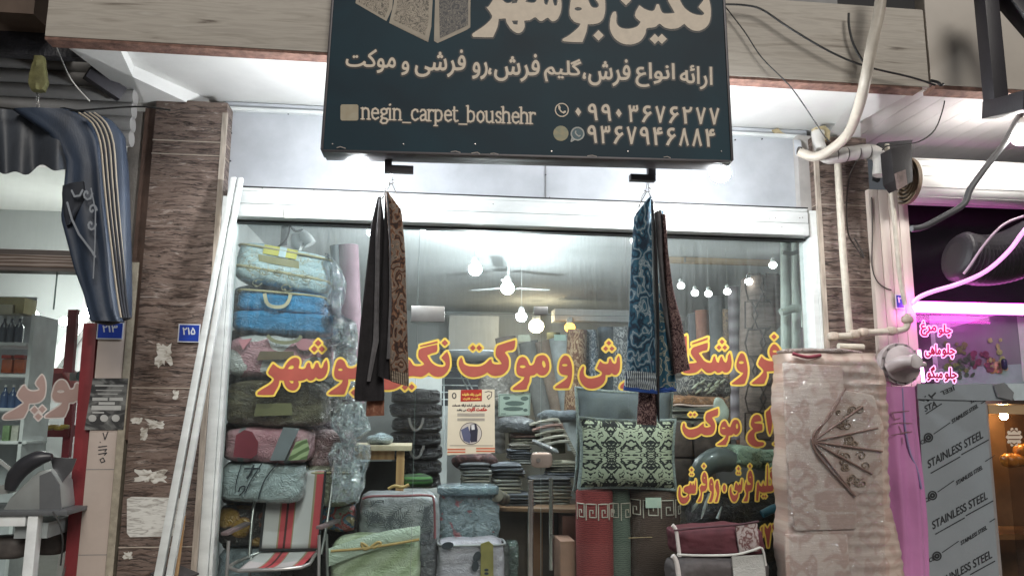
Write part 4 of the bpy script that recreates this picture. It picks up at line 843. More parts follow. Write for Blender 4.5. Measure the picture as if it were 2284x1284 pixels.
for off in (0, 11, 23, 34):
    q = [(176+off, 252), (206+off*.9, 275), (224+off*.85, 320), (232+off*.8, 400), (240+off*.75, 480), (252+off*.66, 580), (262+off*.55, 660), (270+off*.45, 708)]
    MB().tube([at(x, y, 4.888+off*.0008) for x, y in q], .0065, 8).build('stripe', cream, aw, smooth=True)
    if off < 30: MB().tube([at(x+6, y+1, 4.893+off*.0008) for x, y in q], .008, 8).build('painted_stripe_shadow', M('dark stripe shade', (.02, .022, .03), .7), aw, smooth=True)  # dark line painted as the shadow beside each cream stripe
f_ = Field(140, 400, 240, 640, .8)
for (x, y, k, sg) in ((194, 432, 12, 1), (206, 468, 10, -1), (203, 500, 11, 1)): f_.stroke([(x+k*(1-q/9)*math.cos(sg*q*.75), y+k*1.4*(1-q/9)*math.sin(sg*q*.75)) for q in range(9)], 2.2)
f_.stroke([(150, 452), (160, 488), (176, 522), (205, 560), (212, 572)], 2.4); f_.stroke([(160, 425), (166, 438), (178, 436), (184, 424)], 2.2)
f_.stroke([(203, 420), (213, 470), (212, 540), (208, 620)], 1.4)
flat(f_.cut(0), lambda x, y: at(x, y, 4.878)).build('scroll_print', M('faded white print', (.25, .27, .3), .8, var=.2), aw)
m_ = MB().tube([at(x, y, 5.0) for x, y in ((206, 712), (240, 720), (262, 716), (290, 705))], .016, 8); m_.build('front_bar', iron, aw, smooth=True)
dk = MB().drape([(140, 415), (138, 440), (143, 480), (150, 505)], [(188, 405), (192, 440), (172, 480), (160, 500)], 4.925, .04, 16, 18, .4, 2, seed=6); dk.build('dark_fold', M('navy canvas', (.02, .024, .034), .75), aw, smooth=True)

# leaning white profiles, wooden stick
lf = T('leaning_profile', 'long white aluminium profile leaning against the brown pillar', 'profile', tuple(at(365, 1284, 5.1)), 'long white profiles leaning side by side')
def prof(x0, x1, par, y0=394):
    q = [(x0[0], y0), (x0[1], y0), (x1[1], 1330), (x1[0], 1330)]; pts = [at(q[0][0], q[0][1], 5.34), at(q[1][0], q[1][1], 5.34), at(q[2][0], q[2][1], 4.98), at(q[3][0], q[3][1], 4.98)]
    n_ = (pts[1]-pts[0]).cross(pts[3]-pts[0]).normalized(); n_ = n_ if n_.y > 0 else -n_; return MB().prism(pts, n_*.045).build('bar', white_alu, par, bev=.008)
prof((514, 527), (333, 353), lf)
lf2 = T('leaning_profile', 'second white profile, right of the first one against the brown pillar', 'profile', tuple(at(390, 1284, 5.1)), 'long white profiles leaning side by side')
prof((530.5, 542), (360, 376), lf2, 395)
m_ = MB().bar(at(408, 1150, 5.38), at(385, 1330, 5.2), .035, .02); one(m_, 'wooden_stick', wood_m, 'yellowish wooden stick behind the leaning white profiles', 'stick')
m_ = MB().bar(at(360, 1290, 5.2), at(418, 1268, 5.35), .22, .012, upv=(0, -.3, 1)); one(m_, 'slate_tile', M('dark slate', (.05, .045, .045), .6), 'dark broken tile at the foot of the leaning profiles', 'tile')

# grocery interior
def sh_rect(x0, y0, x1, y1, Y, d_, nm, m_, par, bev=.004): return pbox(x0, y0, x1, y1, Y, d_).build(nm, m_, par, bev=bev)
shf = T('shop_shelf', 'white shelf unit with bottles and jars at the left edge of the photo', 'shelf', tuple(at(30, 1000, 6.6)))
wsh = M('white shelf board', (.78, .8, .82), .5)
for y in (768, 838, 914, 988): sh_rect(-120, y-5, 58, y+2, 6.45, .35, 'shelf_board', wsh, shf)
m_ = MB(); a = rect(52, 700, 60, 1060, 6.45); m_.box(a[0], a[1], 6.45, 6.85, .14, a[3]); m_.build('side_panel', wsh, shf)
a = rect(-120, 660, 60, 1060, 6.86); MB().box(a[0], a[1], 6.86, 6.88, .14, a[3]).build('back_panel', M('shelf back', (.55, .57, .6), .6), shf)
gb = T('gold_box', 'glossy gold and white carton on top of the white shelf unit', 'box', tuple(at(25, 700, 6.5)))
sh_rect(-30, 662, 54, 698, 6.5, .2, 'carton', M('gold foil', (.42, .36, .2), .25, .8), gb); sh_rect(-30, 678, 28, 700, 6.47, .02, 'front_panel', M('pale foil', (.5, .46, .36), .3, .5), gb)
bt = M('dark bottle glass', (.05, .06, .09), .12, coat=1); bt2 = M('white jar', (.55, .55, .55), .3)
rr = random.Random(3)
def bottle(x, y, h, m_, lab, grp, Y=6.55, r_=.032):
    t_ = T('bottle', lab, 'bottle', tuple(at(x, y, Y)), grp); p = at(x, y, Y); hh = h
    MB().lathe([(r_, 0), (r_, hh*.55), (r_*.85, hh*.65), (r_*.35, hh*.8), (r_*.35, hh*.95)], p, 14).build('body', m_, t_, smooth=True)
    MB().lathe([(r_*.4, hh*.95), (r_*.4, hh*1.05)], p, 12).build('cap', bt2, t_)
for x, lab in ((6, 'dark bottle with white cap, left one on the upper shelf'), (22, 'dark bottle with white cap, second on the upper shelf'), (40, 'dark blue bottle, third on the upper shelf')): bottle(x, 763, .2, bt, lab, 'bottles on the upper shelf')
for x, lab in ((8, 'small blue bottle, left one on the third shelf'), (26, 'small blue bottle, middle one on the third shelf'), (42, 'small blue bottle, right one on the third shelf')): bottle(x, 909, .17, M('blue bottle', (.05, .09, .2), .15, coat=1), lab, 'bottles on the third shelf')
for x, w, lab in ((2, 26, 'orange red honey jar, left one on the second shelf'), (30, 26, 'orange red honey jar, right one on the second shelf')):
    t_ = T('honey_jar', lab, 'jar', tuple(at(x+13, 833, 6.5)), 'orange jars on the second shelf'); sh_rect(x, 800, x+w-2, 832, 6.5, .1, 'jar_body', M('amber jar', (.42, .09, .03), .15, var=.4, vs=14, coat=1), t_, .012); sh_rect(x+1, 791, x+w-3, 799, 6.505, .09, 'lid', M('red lid', (.35, .04, .03), .4), t_)
for i, (x, lab) in enumerate(((4, 'green and white packet, left on the lowest shelf'), (24, 'pale packet in the middle of the lowest shelf'), (42, 'grey packet at the right of the lowest shelf'))):
    one(pbox(x, 948, x+16, 983, 6.5, .08), 'packet', M('packet %s' % 'abc'[i], [(.2, .3, .16), (.5, .5, .44), (.25, .26, .3)][i], .4, var=.4, vs=25), lab, 'packet', 'packets on the lowest shelf', bev=.008)
sc_ = T('red_stand', 'red display stand with a rounded head seen through the pink lettering', 'stand', tuple(at(100, 1000, 7.2)))
m_ = MB(); pquad([(60, 818), (135, 820), (155, 850), (158, 880), (60, 882)], 7.2, .3, m_); m_.build('head', M('red plastic', (.4, .06, .06), .35), sc_, bev=.01)
m_ = MB(); pquad([(112, 845), (120, 832), (135, 832), (142, 848), (142, 878), (112, 878)], 7.18, .02, m_); m_.build('opening', M('dark red plastic', (.2, .02, .025), .4), sc_)
m_ = MB(); m_.prism([at(x, y, 7.25) for x, y in ((48, 880), (66, 880), (58, 1010), (38, 1010))], (0, .06, 0)).prism([at(x, y, 7.25) for x, y in ((148, 880), (166, 880), (152, 1020), (136, 1020))], (0, .06, 0)); pbox(55, 948, 152, 974, 7.22, .25, m_); m_.build('stand_frame', M('dark red steel', (.25, .03, .045), .4), sc_)
m_ = MB()
for k in range(7): m_.blob(at(72+k*12, 951+3*(k % 2), 7.12), (.07, .1, .04), 3, n=4, seed=k)
one(m_, 'snack_packets', M('yellow wrappers', (.4, .28, .05), .3, var=.6, vs=20), 'row of small yellow wrapped snacks lying on the red stand', 'snacks', smooth=True)
for x, y, w, nm in ((110, 700, 0, 0),):
    pass
for i, (x, y) in enumerate(((75, 703), (105, 720), (143, 717), (173, 710), (197, 697))):  # added bulbs stand in for street lights mirrored in the glass
    lamp_bulb(at(x, y, 8.6), .05, EM('reflected bulb glow', (1, .99, .95), 95), 'round white lamp in the food shop, %s of the five from the left' % ['first', 'second', 'third', 'fourth', 'fifth'][i], 'five round lamps in the food shop', 'ceiling_lamp_or_reflection', cap=False)
ms = T('meat_slicer', 'grey metal meat slicer on the white framed table', 'slicer', tuple(at(70, 1140, 5.29)))
sg_ = M('grey cast metal', (.36, .38, .37), .4, .4, var=.1)
m_ = MB(); pquad([(0, 1145), (20, 1110), (60, 1072), (85, 1050), (112, 1045), (130, 1075), (136, 1135), (90, 1142)], 5.29, .22, m_); m_.build('body', sg_, ms, bev=.02)
m_ = MB(); m_.tube([at(x, y, 5.27) for x, y in ((22, 1092), (34, 1062), (56, 1038), (85, 1022), (116, 1018))], [.03, .05, .055, .05, .02], 12); m_.build('blade_guard', M('black plastic', (.03, .03, .035), .35), ms, smooth=True)
m_ = MB(); pquad([(112, 1018), (170, 1022), (160, 1048), (136, 1078), (118, 1046)], 5.34, .012, m_); m_.build('blade', M('dull blade', (.2, .2, .21), .3, .8), ms)
m_ = MB(); pquad([(88, 1060), (112, 1050), (132, 1080), (136, 1135), (88, 1142)], 5.275, .012, m_); m_.build('motor_cover', M('dark grey cover', (.12, .125, .13), .45), ms)
m_ = MB(); m_.bar(at(-10, 1020, 5.24), at(40, 1058, 5.29), .05, .02); pquad([(-30, 1085), (20, 1080), (18, 1100), (-30, 1105)], 5.28, .1, m_); m_.build('carriage', M('pale metal', (.5, .52, .5), .3, .6), ms)
tb = T('counter_table', 'white framed table with a grey top under the meat slicer', 'table', tuple(at(60, 1284, 5.24)))
m_ = MB(); pbox(-160, 1140, 150, 1150, 5.19, .5, m_); m_.build('table_top', M('dark grey top', (.1, .105, .11), .4), tb, bev=.004)
for x0, x1 in ((55, 78), (-130, -108)):
    a = rect(x0, 1150, x1, 1290, 5.2); MB().box(a[0], a[1], 5.2, 5.27, .14, a[3]).build('leg', M('white frame', (.8, .83, .83), .45), tb, bev=.003)
a = rect(-110, 1151, 55, 1174, 5.2); MB().box(a[0]+.001, a[1]-.001, 5.21, 5.26, a[2], a[3]).build('rail', M('white frame', ()), tb, bev=.003)
a = rect(80, 1152, 150, 1185, 5.54); MB().box(a[0], a[1], 5.27, 5.64, a[2], a[3]).build('side_rail', M('grey frame', (.3, .33, .33), .45), tb)
m_ = MB(); m_.blob(at(20, 1218, 5.44), (.26, .2, .14), 4, n=6); m_.blob(at(118, 1200, 5.64), (.2, .2, .2), 4, n=6, seed=3); one(m_, 'stored_bundles', M('dim dark bundles', (.07, .06, .055), .6, var=.6, vs=9), 'dark bundles stored on the floor below the white framed table', 'bundle', smooth=True)
m_ = MB(); m_.tube([at(x, y, 5.18) for x, y in ((118, 1140), (134, 1170), (140, 1210), (135, 1260))], .005, 6); one(m_, 'power_cord', black_rub, 'black power cord hanging from the meat slicer table', 'cord')
one(MB().bar(at(172, 1135, 5.55), at(140, 1300, 5.5), .02, .02), 'steel_rod', chrome, 'thin bright steel rod leaning on the red door post', 'rod')
m_ = MB(); pquad([(152, 690), (172, 690), (160, 830), (140, 830)], 6.4, .05, m_); one(m_, 'door_frame_post', M('dark red steel', ()), 'dark red steel frame upright inside the food shop doorway', 'frame')
cs = T('deli_scale', 'small grey scale with a round dial near the red post', 'scale', tuple(at(172, 848, 6.6)))
sh_rect(155, 828, 178, 848, 6.6, .12, 'body', sg_, cs); MB().lathe([(.05, -.01), (.05, .02)], at(185, 838, 6.6), 16, axis='Y').build('dial', M('teal glass', (.1, .2, .2), .1, coat=1), cs)
# ------------------------------------------------------------------ pipes and cables on the right pillar
def ptube(pts, Y, r_, nm, m_, lab, cat, grp=None, n=12, sm=4):
    P_ = [at(q[0], q[1], q[2] if len(q) > 2 else Y) for q in pts]
    return one(MB().tube(P_, r_, n, smooth=sm), nm, m_, lab, cat, grp, smooth=True)
ptube([(1868, 352), (1872, 430), (1880, 560), (1888, 660), (1893, 720), (1896, 745)], 5.36, .026, 'water_pipe', cream_pipe, 'thick rust spotted cream pipe running down the right brown pillar', 'pipe')
ptube([(1978, 322), (1985, 400), (1996, 500), (2008, 620), (2020, 680)], 5.34, .018, 'gas_pipe', cream_pipe, 'thinner cream pipe in front of the cream plastic cladding', 'pipe')
wp = T('pipe_manifold', 'cream pipe elbows and joints above the wrapped mattress', 'pipe', tuple(at(1900, 760, 5.3)))
m_ = MB().tube([at(x, y, 5.3) for x, y in ((1858, 750), (1900, 748), (1912, 742), (1970, 740), (2000, 738), (2022, 730), (2025, 700))], .024, 12, smooth=3); m_.build('branch_pipe', cream_pipe, wp, smooth=True)
for q in ((1858, 750), (1905, 745), (1925, 741), (1988, 738), (2024, 712)): MB().blob(at(*q, 5.3), (.08, .07, .065), 3, n=5).build('fitting', M('scuffed cream fitting', (.48, .4, .33), .5, var=.3, vs=25), wp, smooth=True)
m_ = MB().tube([at(1870, 772, 5.28), at(1925, 774, 5.28)], .024, 12); m_.build('lower_pipe', cream_pipe, wp, smooth=True)
dp = T('drain_duct', 'wrapped off white drain duct bending over the top of the right pillar', 'duct', tuple(at(1900, 350, 5.35)))
m_ = MB().tube([at(x, y, 5.33) for x, y in ((1832, 338), (1850, 350), (1900, 342), (1940, 338), (1962, 352), (1960, 392))], [.05, .056, .056, .056, .052, .046], 18, smooth=5); m_.build('tube', pvc_pipe, dp, smooth=True)
for x, y in ((1862, 348), (1886, 345), (1912, 342), (1936, 339)): MB().lathe([(.0575, -.004), (.0595, 0), (.0575, .004)], at(x, y, 5.33), 18, axis='X').build('tape_band', M('dark tape', (.12, .11, .1), .6), dp, smooth=True)
m_ = MB().tube([at(1832, 336, 5.36), at(1826, 318, 5.4), at(1824, 296, 5.42)], [.045, .045, .05], 14); m_.build('stub', pvc_pipe, dp, smooth=True)
m_ = MB(); m_.prism([at(x, y, 5.4) for x, y in ((1818, 284), (1840, 280), (1852, 292), (1850, 312), (1822, 312))], (0, .06, 0)); m_.build('foam_collar', M('yellow foam', (.48, .4, .24), .9, var=.25, vs=20, bump=.4), dp)
cd = T('conduit', 'thick cream conduit curving up from the pillar across the canopy fascia', 'conduit', tuple(at(1800, 342, 5.3)))
m_ = MB().tube([at(x, y, Y) for x, y, Y in ((1782, 338, 5.3), (1815, 350, 5.25), (1850, 336, 5.15), (1890, 300, 5.0), (1915, 240, 4.7), (1930, 180, 4.5), (1945, 100, 4.42), (1962, 20, 4.4), (1968, -60, 4.4))], .036, 14, smooth=5); m_.build('tube', M('cream conduit', (.5, .45, .38), .45, var=.14, vs=10), cd, smooth=True)
m_ = MB().lathe([(.037, -.006), (.037, .006)], at(1783, 338, 5.3), 14, axis='X'); m_.build('ragged_end', M('dark end', (.05, .04, .035), .8), cd)
hp = T('broken_panel_corner', 'bent torn corner of the white wall panel where the duct enters', 'panel', tuple(at(1800, 330, 5.5)))
m_ = MB(); m_.prism([at(x, y, 5.56) for x, y in ((1782, 308), (1812, 304), (1826, 316), (1820, 340), (1790, 346), (1780, 336))], (0, .02, 0)); m_.build('hole', M('dark brown hole', (.06, .03, .02), .9), hp)
m_ = MB().grid(lambda u, v: at(1770+u*16+v*4, 312+v*34, 5.545-.06*u*math.sin(v*2.6)), 6, 6); m_.build('bent_flap', panel_m, hp, smooth=True)
one(pquad([(1722, 290), (1735, 286), (1745, 296), (1760, 302), (1742, 302), (1728, 298)], 5.6, .01), 'foam_scrap', M('yellow foam', ()), 'yellowish foam scrap stuck on the canopy ceiling edge', 'foam scrap')
cb_ = 'black cables across the canopy fascia'
ptube([(1616, 10), (1660, 12), (1700, 22), (1760, 62), (1850, 115), (1930, 148), (2030, 172), (2086, 190)], 4.55, .007, 'cable', black_rub, 'long black cable sagging from the sign across the right fascia', 'cable', cb_, 8)
ptube([(1893, 30), (1894, 60), (1904, 100), (1925, 138)], 4.56, .008, 'cable', black_rub, 'short thick black cable dropping onto the conduit', 'cable', cb_, 8)
ptube([(1618, 16), (1660, 70), (1700, 130), (1760, 190), (1800, 245), (1836, 300), (1850, 315)], 4.57, .004, 'cable', black_rub, 'thin dark cable running from the sign down to the drain duct', 'cable', cb_, 6)
ptube([(2076, 180), (2092, 184), (2098, 190), (2104, 188)], 4.5, .01, 'cable_knot', black_rub, 'knot of black cable at the fascia joint', 'cable', None, 6)
ptube([(2108, 208), (2104, 240), (2085, 290), (2050, 316), (2010, 322), (1978, 326), (1968, 335)], 4.9, .005, 'cable', black_rub, 'thin black cable looping under the slatted ceiling', 'cable', cb_, 6)
ptube([(2284, 240), (2262, 280), (2240, 320), (2205, 365), (2165, 420), (2150, 455), (2110, 480), (2060, 506), (2033, 510)], 4.8, .022, 'hose', grey_rub, 'thick dark grey hose looping down to the cream cladding', 'hose', None, 12)
ptube([(1912, 358), (1896, 390), (1890, 430), (1888, 470), (1892, 520), (1905, 545), (1926, 575), (1922, 560), (1905, 530)], 5.4, .006, 'wire', M('dark brown wire', (.05, .04, .035), .6), 'dark wire with a loose loop on the right brown pillar', 'wire', None, 6)
ptube([(1944, 440), (1946, 520), (1945, 590), (1955, 625), (1975, 642), (1988, 646)], 5.41, .005, 'wire', M('dark brown wire', ()), 'thin dark wire between the pillar and the cream cladding', 'wire', None, 6)
mbx = T('motor_box', 'dark rusty shutter motor bracket next to the white shutter roll', 'motor', tuple(at(2010, 420, 5.3)))
m_ = MB(); pquad([(1988, 330), (2034, 322), (2036, 405), (2008, 420), (1994, 402)], 5.1, .14, m_); m_.build('bracket', M('dark plate', (.018, .016, .017), .6, var=.4, bump=.2), mbx, bev=.004)
m_ = MB(); pquad([(2000, 385), (2020, 378), (2024, 412), (2006, 422)], 5.07, .03, m_); m_.build('lug', M('rusty plate', (.14, .1, .09), .7, var=.4, vs=20), mbx)
m_ = MB(); pquad([(1960, 318), (2036, 312), (2030, 330), (1975, 350), (1962, 405), (1950, 400)], 5.46, .03, m_); m_.build('dark_gap', dark_m, mbx)

# ------------------------------------------------------------------ right food shop
rl = T('shutter_roll', 'big white rolled roller shutter above the black food shop sign', 'shutter', tuple(at(2150, 440, 5.0)))
a = at(2052, 385, 5.15); a2 = at(2042, 337, 5.15); a3 = at(2042, 440, 5.15); rad = (a2.z-a3.z)/2; zc = (a2.z+a3.z)/2; yc = 5.15+rad
m_ = MB().lathe([(rad, 0), (rad, 3.2)], (a.x+.02, yc, zc), 40, axis='X'); m_.build('rolled_slats', M('white shutter', (.78, .78, .75), .35, var=.05), rl, smooth=True)
m_ = MB()
for k in range(7): an = R(105+k*26); p = Vector((0, math.cos(an)*rad*1.001, math.sin(an)*rad*1.001)); m_.bar(Vector((a.x+.03, yc, zc))+p, Vector((a.x+3.2, yc, zc))+p, .004, .004)
m_.build('slat_joint', M('grey joint', (.35, .34, .33), .6), rl)
m_ = MB()
for q in (1., .84, .68, .52, .36): m_.lathe([(rad*q-.014, -.0), (rad*q-.012, -.03), (rad*q, -.03), (rad*q+.001, 0)], (a.x+.02, yc, zc), 30, axis='X')
m_.build('coil_end', M('rusty coil', (.2, .15, .1), .6, var=.4, vs=16), rl, smooth=True)
MB().lathe([(rad*.3, 0), (rad*.9, .004)], (a.x+.016, yc, zc), 24, axis='X').build('coil_core', dark_m, rl)
bs_ = T('black_fascia', 'glossy black fascia panel of the food shop behind the neon tubes', 'fascia', tuple(at(2160, 690, 5.6)))
MB().box(at(2030, 600, 5.62).x, 6.5, 5.62, 5.7, at(2160, 690, 5.62).z, at(2160, 440, 5.62).z).build('panel', M('glossy black panel', (.007, .005, .008), .2, var=.1, spec=.3), bs_)
sl_h = T('sheet_duct', 'black ribbed flexible duct hanging in front of the food shop fascia', 'duct', tuple(at(2200, 600, 5.2)))
pts = [at(x, y, 5.1) for x, y in ((2126, 568), (2180, 580), (2240, 574), (2300, 548), (2380, 500))]; c_, _ = crspline(pts, 14)
rs_ = [([.09, .135, .155, .168, .175][i] if i < 5 else .18+.007*((i % 2)*2-1)) for i in range(len(c_))]
MB().tube(c_, rs_, 28, smooth=0).build('ribbed_tube', M('black ribbed plastic', (.02, .017, .022), .5), sl_h, smooth=False)
neon = EM('magenta neon', (1., .06, .75), 12.); neon_core = EM('neon core', (1., .32, .9), 9.)
ng = 'magenta neon tubes of the food shop'
def neon_t(pts, Y, r_, lab, core=True):
    t_ = T('neon_tube', lab, 'neon tube', tuple(at(*pts[0][:2], Y)), ng)
    MB().tube([at(q[0], q[1], Y) for q in pts], r_, 12, smooth=3).build('tube', neon_core, t_, smooth=True)
    for s_ in (-1, 1):
        MB().tube([at(q[0], q[1]+s_*10, Y+.012) for q in pts], r_*.42, 8, smooth=3).build('edge_strip', neon, t_, smooth=True)
neon_t([(2040, 684), (2120, 686), (2200, 688), (2330, 691)], 5.3, .022, 'straight bright magenta neon tube across the food shop window top')
ptube([(2035, 678), (2048, 664), (2080, 650), (2140, 632), (2200, 604), (2250, 560), (2284, 515), (2330, 462)], 4.85, .015, 'neon_cable', EM('pink lit cable', (.95, .35, .85), .75), 'curved pink lit strip climbing from the straight neon tube', 'neon strip')
ptube([(2150, 610), (2165, 590), (2200, 540), (2240, 500), (2290, 480)], 4.83, .009, 'wire', M('pink white wire', (.5, .35, .47), .5), 'thin pale wire rising along the ribbed black duct', 'wire', None, 8)
vt = T('neon_tube', 'short upright magenta neon tube beside the menu lettering', 'neon tube', tuple(at(2055, 850, 5.3)), ng)
for (y0, y1, x0, x1) in ((780, 803, 2050, 2053), (818, 852, 2056, 2060)):
    MB().tube([at(x0, y0, 5.33), at(x1, y1, 5.33)], .011, 12).build('tube', neon_core, vt, smooth=True)
rw = T('food_shop_window', 'food shop window with three red menu lines in Persian', 'shop window', tuple(at(2170, 855, 5.6)))
X0, X1, Z0, Z1 = rect(2048, 700, 2460, 856, 5.6)
MB().box(X0, X1, 5.6, 5.604, Z0, Z1+.06).build('pane', GLASS('menu glass', dirt=.03, streak=.05), rw)
MB().box(X0, at(2074, 770, 5.66).x, 5.64, 5.7, Z0, Z1).build('frame', M('dark frame', (.08, .05, .07), .4), rw)
mt = write([('چلو', box4(2094, 724, 2122, 750, .03), 1), ('مرغ', box4(2054, 716, 2088, 748, .05), 1), ('چلو', box4(2102, 768, 2130, 798, .03), 1), ('ماهی', box4(2064, 768, 2098, 796, .03), 1), ('چلو', box4(2108, 820, 2134, 852, .03), 1), ('میگو', box4(2069, 816, 2102, 848, .06), 1)], .3, 5)
o = flat(mt.cut(3.2, .15), lambda x, y: at(x, y, 5.598)).build('lettering_edge', EM('lit pink lettering edge', (1., .5, .9), .9), rw)
flat(mt.cut(1.0, .15), lambda x, y: at(x, y, 5.5955)).build('lettering', M('crimson lettering', (.35, .01, .04), .5), o)
vw = T('vegetable_display', 'printed board of grapes, fruit and vegetables behind the menu lettering', 'picture', tuple(at(2190, 852, 5.75)))
pquad([(2064, 704), (2290, 700), (2420, 700), (2420, 856), (2080, 856)], 5.76, .01).build('board', MP('grey board', 'noise', [(.3, (.17, .16, .18)), (.7, (.27, .27, .28))], 2, (1, 1, 1), .25, .5), vw)
pquad([(2092, 822), (2420, 803), (2420, 856), (2098, 856)], 5.757, .0015).build('ledge', M('printed ledge', (.3, .38, .38), .4), vw)
pquad([(2066, 712), (2082, 712), (2096, 850), (2076, 850)], 5.756, .0015).build('pale_strip', M('pale strip', (.5, .55, .52), .4), vw)
pquad([(2068, 702), (2225, 702), (2130, 728), (2068, 738)], 5.7555, .001).build('pale_top', M('pale top', (.6, .55, .6), .4), vw)
pquad([(2268, 704), (2284, 704), (2292, 850), (2282, 850)], 5.7545, .001).build('white_strip', M('white strip', (.55, .56, .54), .4), vw)
vg = [('green', (.13, .2, .05)), ('purple', (.16, .05, .08)), ('pale green', (.3, .36, .12)), ('brown', (.3, .18, .07)), ('dark green', (.05, .09, .05)), ('pale orange', (.45, .3, .18))]
rv = random.Random(5)
for i, (nm, c_) in enumerate(vg):
    m_ = MB(); rng = [((2130, 800), 26, 34, 16), ((2190, 800), 22, 26, 16), ((2222, 790), 22, 34, 12), ((2212, 808), 14, 20, 5), ((2150, 815), 24, 26, 16), ((2225, 818), 20, 10, 7)][i]
    for k in range(rng[3]):
        x = rng[0][0]+rv.uniform(-1, 1)*rng[1]; y = rng[0][1]+rv.uniform(-1, 1)*rng[2]; q = rv.uniform(4, 8)
        m_.prism([at(*p_, 5.7525-.0003*k-.0002*i) for p_ in ell(x, y, q, q*rv.uniform(.6, 1.3), rv.uniform(0, 3), 9)], (0, .0002, 0))
    m_.build('printed_fruit', M('print '+nm, c_, .45, var=.5, vs=40), vw)
one(MB().blob(at(2240, 812, 5.71), (.04, .04, .09), 3, n=5), 'pepper_pot', M('navy pot', (.02, .02, .07), .3), 'small dark blue pot at the right of the printed vegetables', 'pot', smooth=True)
lamp_bulb(at(2279, 305, 4.8), .07, EM('food shop bulb', (1, .97, .92), 130), 'round white lamp under the slatted ceiling at the right edge')
# dark steel hanger upper right
hg = T('overhead_gantry', 'dark square steel gantry hanging at the upper right corner', 'gantry', tuple(at(2220, 230, 4.3)))
m_ = MB(); m_.bar(at(2196, -40, 4.3), at(2222, 232, 4.3), .1, .1, upv=(1, 0, 0)); m_.build('upright', M('black steel', (.03, .027, .033), .45, bump=.1), hg, bev=.004)
m_ = MB(); m_.bar(at(2206, 246, 4.32), at(2300, 222, 3.9), .09, .11, upv=(0, 0, 1)); m_.build('cross_bar', M('black steel', ()), hg, bev=.004); MB().bar(at(2225, -30, 4.3), at(2330, 90, 4.2), .11, .11, upv=(1, 0, 0)).build('cross_bar', M('black steel', ()), hg, bev=.004)
# stainless sheet with printed film
ss = T('steel_sheet', 'grey protective filmed stainless steel sheet with slanted black print', 'panel', tuple(at(2150, 1284, 5.2)))
SY = 5.22
MB().prism([at(x, y, SY) for x, y in ((2046, 860), (2195, 862), (2232, 1330), (2074, 1330))], (0, .03, 0)).build('sheet', M('filmed steel', (.31, .345, .37), .33, .3, var=.06, vs=3, bump=.03), ss)
MB().prism([at(x, y, SY-.012) for x, y in ((2046, 855), (2330, 858), (2330, 893), (2190, 893), (2046, 889))], (0, .01, 0)).build('top_strip', M('filmed steel', ()), ss)
tx = []
def slant(x, y, w, h, sl): return [(x, y), (x+w, y+sl*w), (x+w+h*.12, y+sl*w+h), (x+h*.12, y+h)]
for (x, y) in ((2069, 1026), (2079, 1162), (2089, 1293)): tx.append(('STAINLESS STEEL', slant(x, y, 122, 18, -.56), 0))
for (x, y) in ((2123, 935), (2133, 1072), (2143, 1206)): tx.append(('STAINLESS STEEL', slant(x, y, 58, 9, -.62), 0))
for (x, y) in ((2055, 980), (2064, 1109), (2074, 1242)): tx.append(('CE', slant(x-2, y+2, 12, 9, -.4), 0))
tx.append(('STA', slant(2062, 905, 26, 13, -.5), 0)); tx.append(('JEEL', [(2132, 868), (2100, 882), (2096, 870), (2128, 857)], 0)); tx.append(('STEEL SS FINE', slant(2165, 893, 50, 7, -.62), 0))
fx = write(tx, .45, 4)
for (x, y) in ((2069, 1026), (2079, 1162), (2089, 1293)): fx.stroke([(x+8, y+28), (x+72, y+28-64*.56)], .9); fx.stroke([(x+76, y+24-64*.58), (x+136, y+28-132*.56)], .9)
for (x, y) in ((2071, 975), (2080, 1104), (2090, 1239)):
    fx.stroke([(x+9*math.cos(a*R(20)), y+9*math.sin(a*R(20))) for a in range(19)], 1.2); fx.stroke([(x+4*math.cos(a*R(40)), y+4*math.sin(a*R(40))) for a in range(10)], 1.8)
    fx.stroke([(x+12, y-8), (x+48, y-33)], .6); fx.stroke([(x+118, y-76), (x+140, y-90)], .6)
fx.stroke([(2064, 884), (2070, 893), (2086, 876)], 1.6); fx.stroke([(2072, 880), (2080, 888)], 1.4); fx.stroke([(2066, 922), (2100, 900)], .9); fx.stroke([(2046, 890), (2062, 893)], .6)
flat(fx.cut(.35, .12), lambda x, y: at(x, y, SY-.0145 if y < 889 and x < 2130 else SY-.003)).build('film_print', M('black film print', (.02, .022, .025), .5), ss)
m_ = MB(); pquad([(2218, 858), (2240, 853), (2262, 875), (2258, 892), (2226, 885)], SY-.03, .012, m_); m_.build('tape_patch', M('silver tape', (.33, .34, .35), .25, .6), ss)
m_ = MB(); pquad([(2246, 855), (2330, 855), (2330, 892), (2262, 892)], SY-.024, .006, m_); m_.build('pale_corner', M('pale sheet', (.45, .52, .54), .3), ss)
ov = T('rotisserie', 'dark glazed rotisserie cabinet lit by a warm lamp', 'cabinet', tuple(at(2250, 1284, 5.4)))
MB().prism([at(x, y, 5.23) for x, y in ((2192, 900), (2202, 900), (2240, 1330), (2228, 1330))], (0, .06, 0)).build('frame_post', M('steel post', (.5, .47, .46), .35, .7), ov)
X0, X1, Z0, Z1 = rect(2212, 900, 2420, 1300, 5.6)
MB().box(X0-.05, X1, 5.95, 6.0, .2, Z1+.1).build('back_panel', M('warm dark interior', (.1, .06, .035), .4, var=.3), ov)
MB().box(X0-.12, X1, 5.26, 5.95, Z1-.01, Z1+.05).build('hood', M('steel hood', (.35, .28, .22), .35, .6), ov)
MB().prism([at(x, y, 5.24) for x, y in ((2204, 902), (2330, 902), (2330, 924), (2206, 922))], (0, .02, 0)).build('warm_strip', M('tan strip', (.4, .27, .15), .4), ov)
m_ = MB(); pbox(2228, 1190, 2400, 1202, 5.5, .4, m_); m_.build('grill_shelf', M('warm shelf', (.28, .16, .08), .35, .6), ov)
